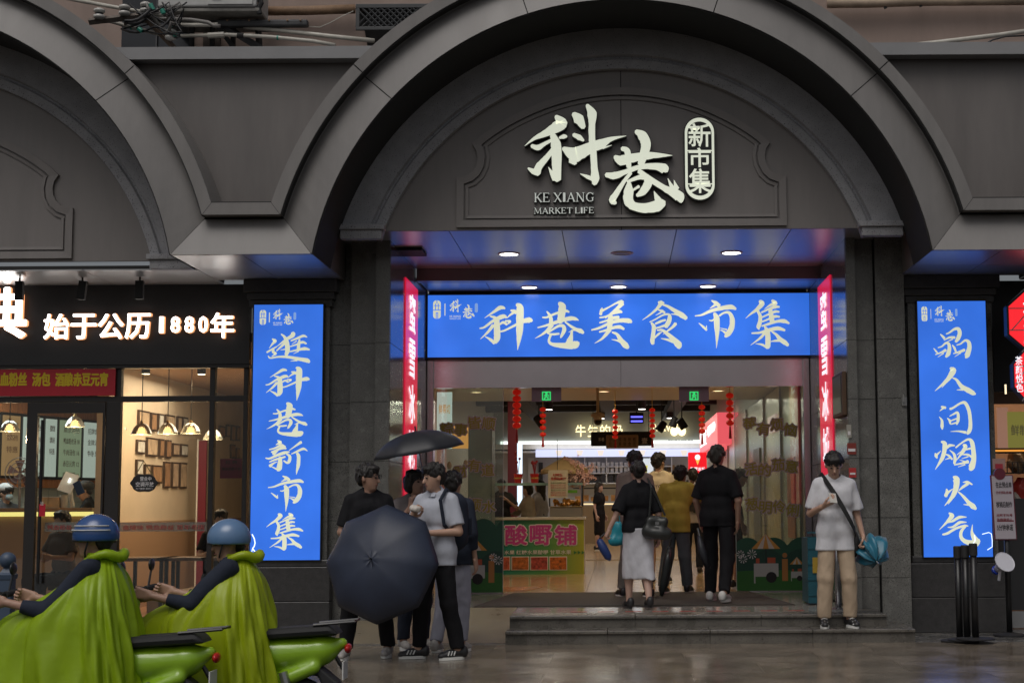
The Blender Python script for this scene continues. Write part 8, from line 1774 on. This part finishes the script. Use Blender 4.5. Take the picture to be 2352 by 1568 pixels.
def rider(lb, x, d, dirx, zseat, lean=.0, arms=True, turn=0.0, cape=None, helm=None):
    """built facing -Y then turned along the road"""
    pose = dict(SIT); dz = zseat-.44
    pose = {k_: (v[0], v[1]*.75, v[2]*.9+(dz if v[2] > .4 else 0)) for k_, v in pose.items()}
    pose.update(knL=(.14, -.34, .66), knR=(-.14, -.34, .66), anL=(.13, -.34, .32), anR=(-.13, -.34, .32), toL=(.13, -.48, .28), toR=(-.13, -.48, .28))
    if arms: pose.update(wrL=(.26, -.50, 1.05), wrR=(-.26, -.50, 1.05), elL=(.25, -.24, .99), elR=(-.25, -.24, .99))
    pose['head_turn'] = turn; pose['head_tilt'] = lean
    if turn: pose['hed'] = addv(pose['hed'], (0, -.03, -.01)); pose['che'] = addv(pose['che'], (0, -.05, 0)); pose['nek'] = addv(pose['nek'], (0, -.04, 0))
    root, J, put = person(lb, 0, ROADZ, d, H=1.62, face=90 if dirx > 0 else -90, pose=pose, xw=x, shirt=NAVY, sleeve=1.6, shirtlen=zseat, seated=True, hands=('grip', 'grip'), bot=NAVY, shoe=BSH, h=.016, facedet=True, skin=SKD)
    k = 1.62/1.75; pe, nk, hd = [np.array(J[q]) for q in ('pel', 'nek', 'hed')]
    n = 168; rings = []
    zs_, zk = float(nk[2]), float(J['knL'][2])
    #        z            side  front back   fold
    prof = [(zs_+.035, .062, .065, .070, .000), (zs_-.01, .085, .085, .095, .002), (zs_-.06, .15, .12, .13, .004), (zs_-.12, .225, .17, .16, .006), (zs_-.20, .275, .26, .185, .010),
            (zs_-.28, .30, .40, .20, .016), (zs_-.34, .315, .52, .215, .022), (zs_-.42, .325, .575, .23, .026), (zs_-.52, .335, .60, .25, .030), (zs_-.64, .345, .60, .27, .034), (zs_-.76, .355, .595, .29, .038), (zs_-.86, .36, .585, .305, .042)]
    rs_ = random.Random(int(abs(x)*77)); ph_ = [rs_.uniform(0, 6.28) for _ in range(8)]
    V = []
    for i, (z_, sd_, fr_, bk_, am) in enumerate(prof):
        for q in range(n):
            th = 2*math.pi*q/n; sx_, cy_ = math.sin(th), -math.cos(th)      # th=0 faces forward (-Y)
            rad_y = fr_ if cy_ < 0 else bk_
            # two raised points where the hands push the sheet out
            hand_ = math.exp(-((abs(sx_)-.42)/.16)**2)*(1 if cy_ < 0 else 0)*max(0, 1-abs(i-7)/4.0)
            ex = 2.35; px_ = sd_*math.copysign(abs(sx_)**(2/ex), sx_); py_ = rad_y*math.copysign(abs(cy_)**(2/ex), cy_)
            f_ = am*(1.2-2.2*abs(math.sin(6.5*th+ph_[0]+z_*3+.5*math.sin(2*th)))+.9*(.6-abs(math.sin(11.5*th+ph_[1]-z_*4)))+.45*math.sin(31*th+ph_[2]+z_*9))*.7+.006*math.sin(z_*38+5*th+ph_[3])+.004*math.sin(z_*70-9*th+ph_[4])
            l_ = math.hypot(px_, py_)+1e-6; zz_ = z_+(.0 if i < 3 else .012*math.sin(3*th+ph_[5])) + .03*hand_ + (.035*math.sin(5*th+ph_[6])*(i-8)/3 if i > 8 else 0)
            V.append((px_*(1+f_/l_), py_*(1+f_/l_)-.05*hand_, zz_))
    F3 = []
    for i in range(len(prof)-1):
        F3 += [(i*n+q, i*n+(q+1) % n, (i+1)*n+(q+1) % n, (i+1)*n+q) for q in range(n)]
    cp_ = put('rain_cape', V, F3, cape or LIME); sm_ = cp_.modifiers.new('smooth', 'SUBSURF'); sm_.levels = 1; sm_.render_levels = 1; so_ = cp_.modifiers.new('cloth', 'SOLIDIFY'); so_.thickness = .003
    hb = MB().tube([(math.cos(t_)*.105, .02+math.sin(t_)*.12, zs_+.02+.012*math.sin(4*t_)) for t_ in np.linspace(-.4, 3.54, 16)], [.02+.012*math.sin(math.pi*q/15) for q in range(16)], 8); put('hood_roll', hb.v, hb.f, cape or LIME, parent=cp_)
    hem = MB().tube([V[(len(prof)-1)*n+q] for q in range(0, n, 2)]+[V[(len(prof)-1)*n]], .006, 5, cap=False); put('hem', hem.v, hem.f, mat('reflective_hem', (.55, .58, .5), .3), parent=cp_)
    S = SDF(hd-.2, hd+.24, .011); S.ell(tuple(hd+np.array((0, .01, .03))), (.118, .135, .125), 0); S.plane((0, 0, -1), -(float(hd[2])-.005)); S.ell(tuple(hd+np.array((0, -.01, -.03))), (.092, .10, .1), 0, sub=True); V, F3 = S.mesh(); hm_ = put('helmet', V, F3, helm or DBL)
    b = MB().tube([tuple(hd+np.array((.095*math.cos(a_), -.02-.1*math.sin(a_), .0))) for a_ in np.linspace(.2, 2.94, 9)], .008, 5); put('helmet_peak', b.v, b.f, BLKM, parent=hm_)
    b = MB().tube([tuple(hd+np.array((.098, .0, .01))), tuple(hd+np.array((.07, -.03, -.07))), tuple(hd+np.array((0, -.05, -.115))), tuple(hd+np.array((-.07, -.03, -.07))), tuple(hd+np.array((-.098, 0, .01)))], .006, 5); put('chin_strap', b.v, b.f, BLKM, parent=hm_)
    for z_, w_ in (((.06, .10), (.085, .085)) if not helm else ()): b = MB().tube([tuple(hd+np.array(((w_+.025)*math.cos(a_), .01-(w_+.038)*math.sin(a_), z_))) for a_ in np.linspace(-.9, 4.04, 20)], .004, 4); put('helmet_stripe', b.v, b.f, WSH, parent=hm_)
    return root
LIME2 = LIME.copy(); LIME2.name = 'yellow_lime_raincape'
for n_ in LIME2.node_tree.nodes:
    if n_.type == 'VALTORGB':
        for e_ in n_.color_ramp.elements: c_ = e_.color; e_.color = (min(1, c_[0]*1.22), c_[1]*1.02, c_[2], 1)
RD = 9.3
xs1_ = UX(135, RD); scooter('lime green electric scooter in front, carrying the rider nearest the railing', xs1_+.05, RD, -1); rider('rider in a lime green rain cape and blue helmet nearest the railing', xs1_+.25, RD, -1, .78)
xs2_ = UX(455, RD+.55); scooter('lime green electric scooter behind, carrying the second rider', xs2_+.05, RD+.55, -1); rider('second rider in a lime green rain cape, just left of the big dark umbrella', xs2_+.25, RD+.55, -1, .75, lean=.2, turn=.5, cape=LIME2, helm=mat('pale_blue_helmet', (.10, .19, .34), .3, coat=.4))
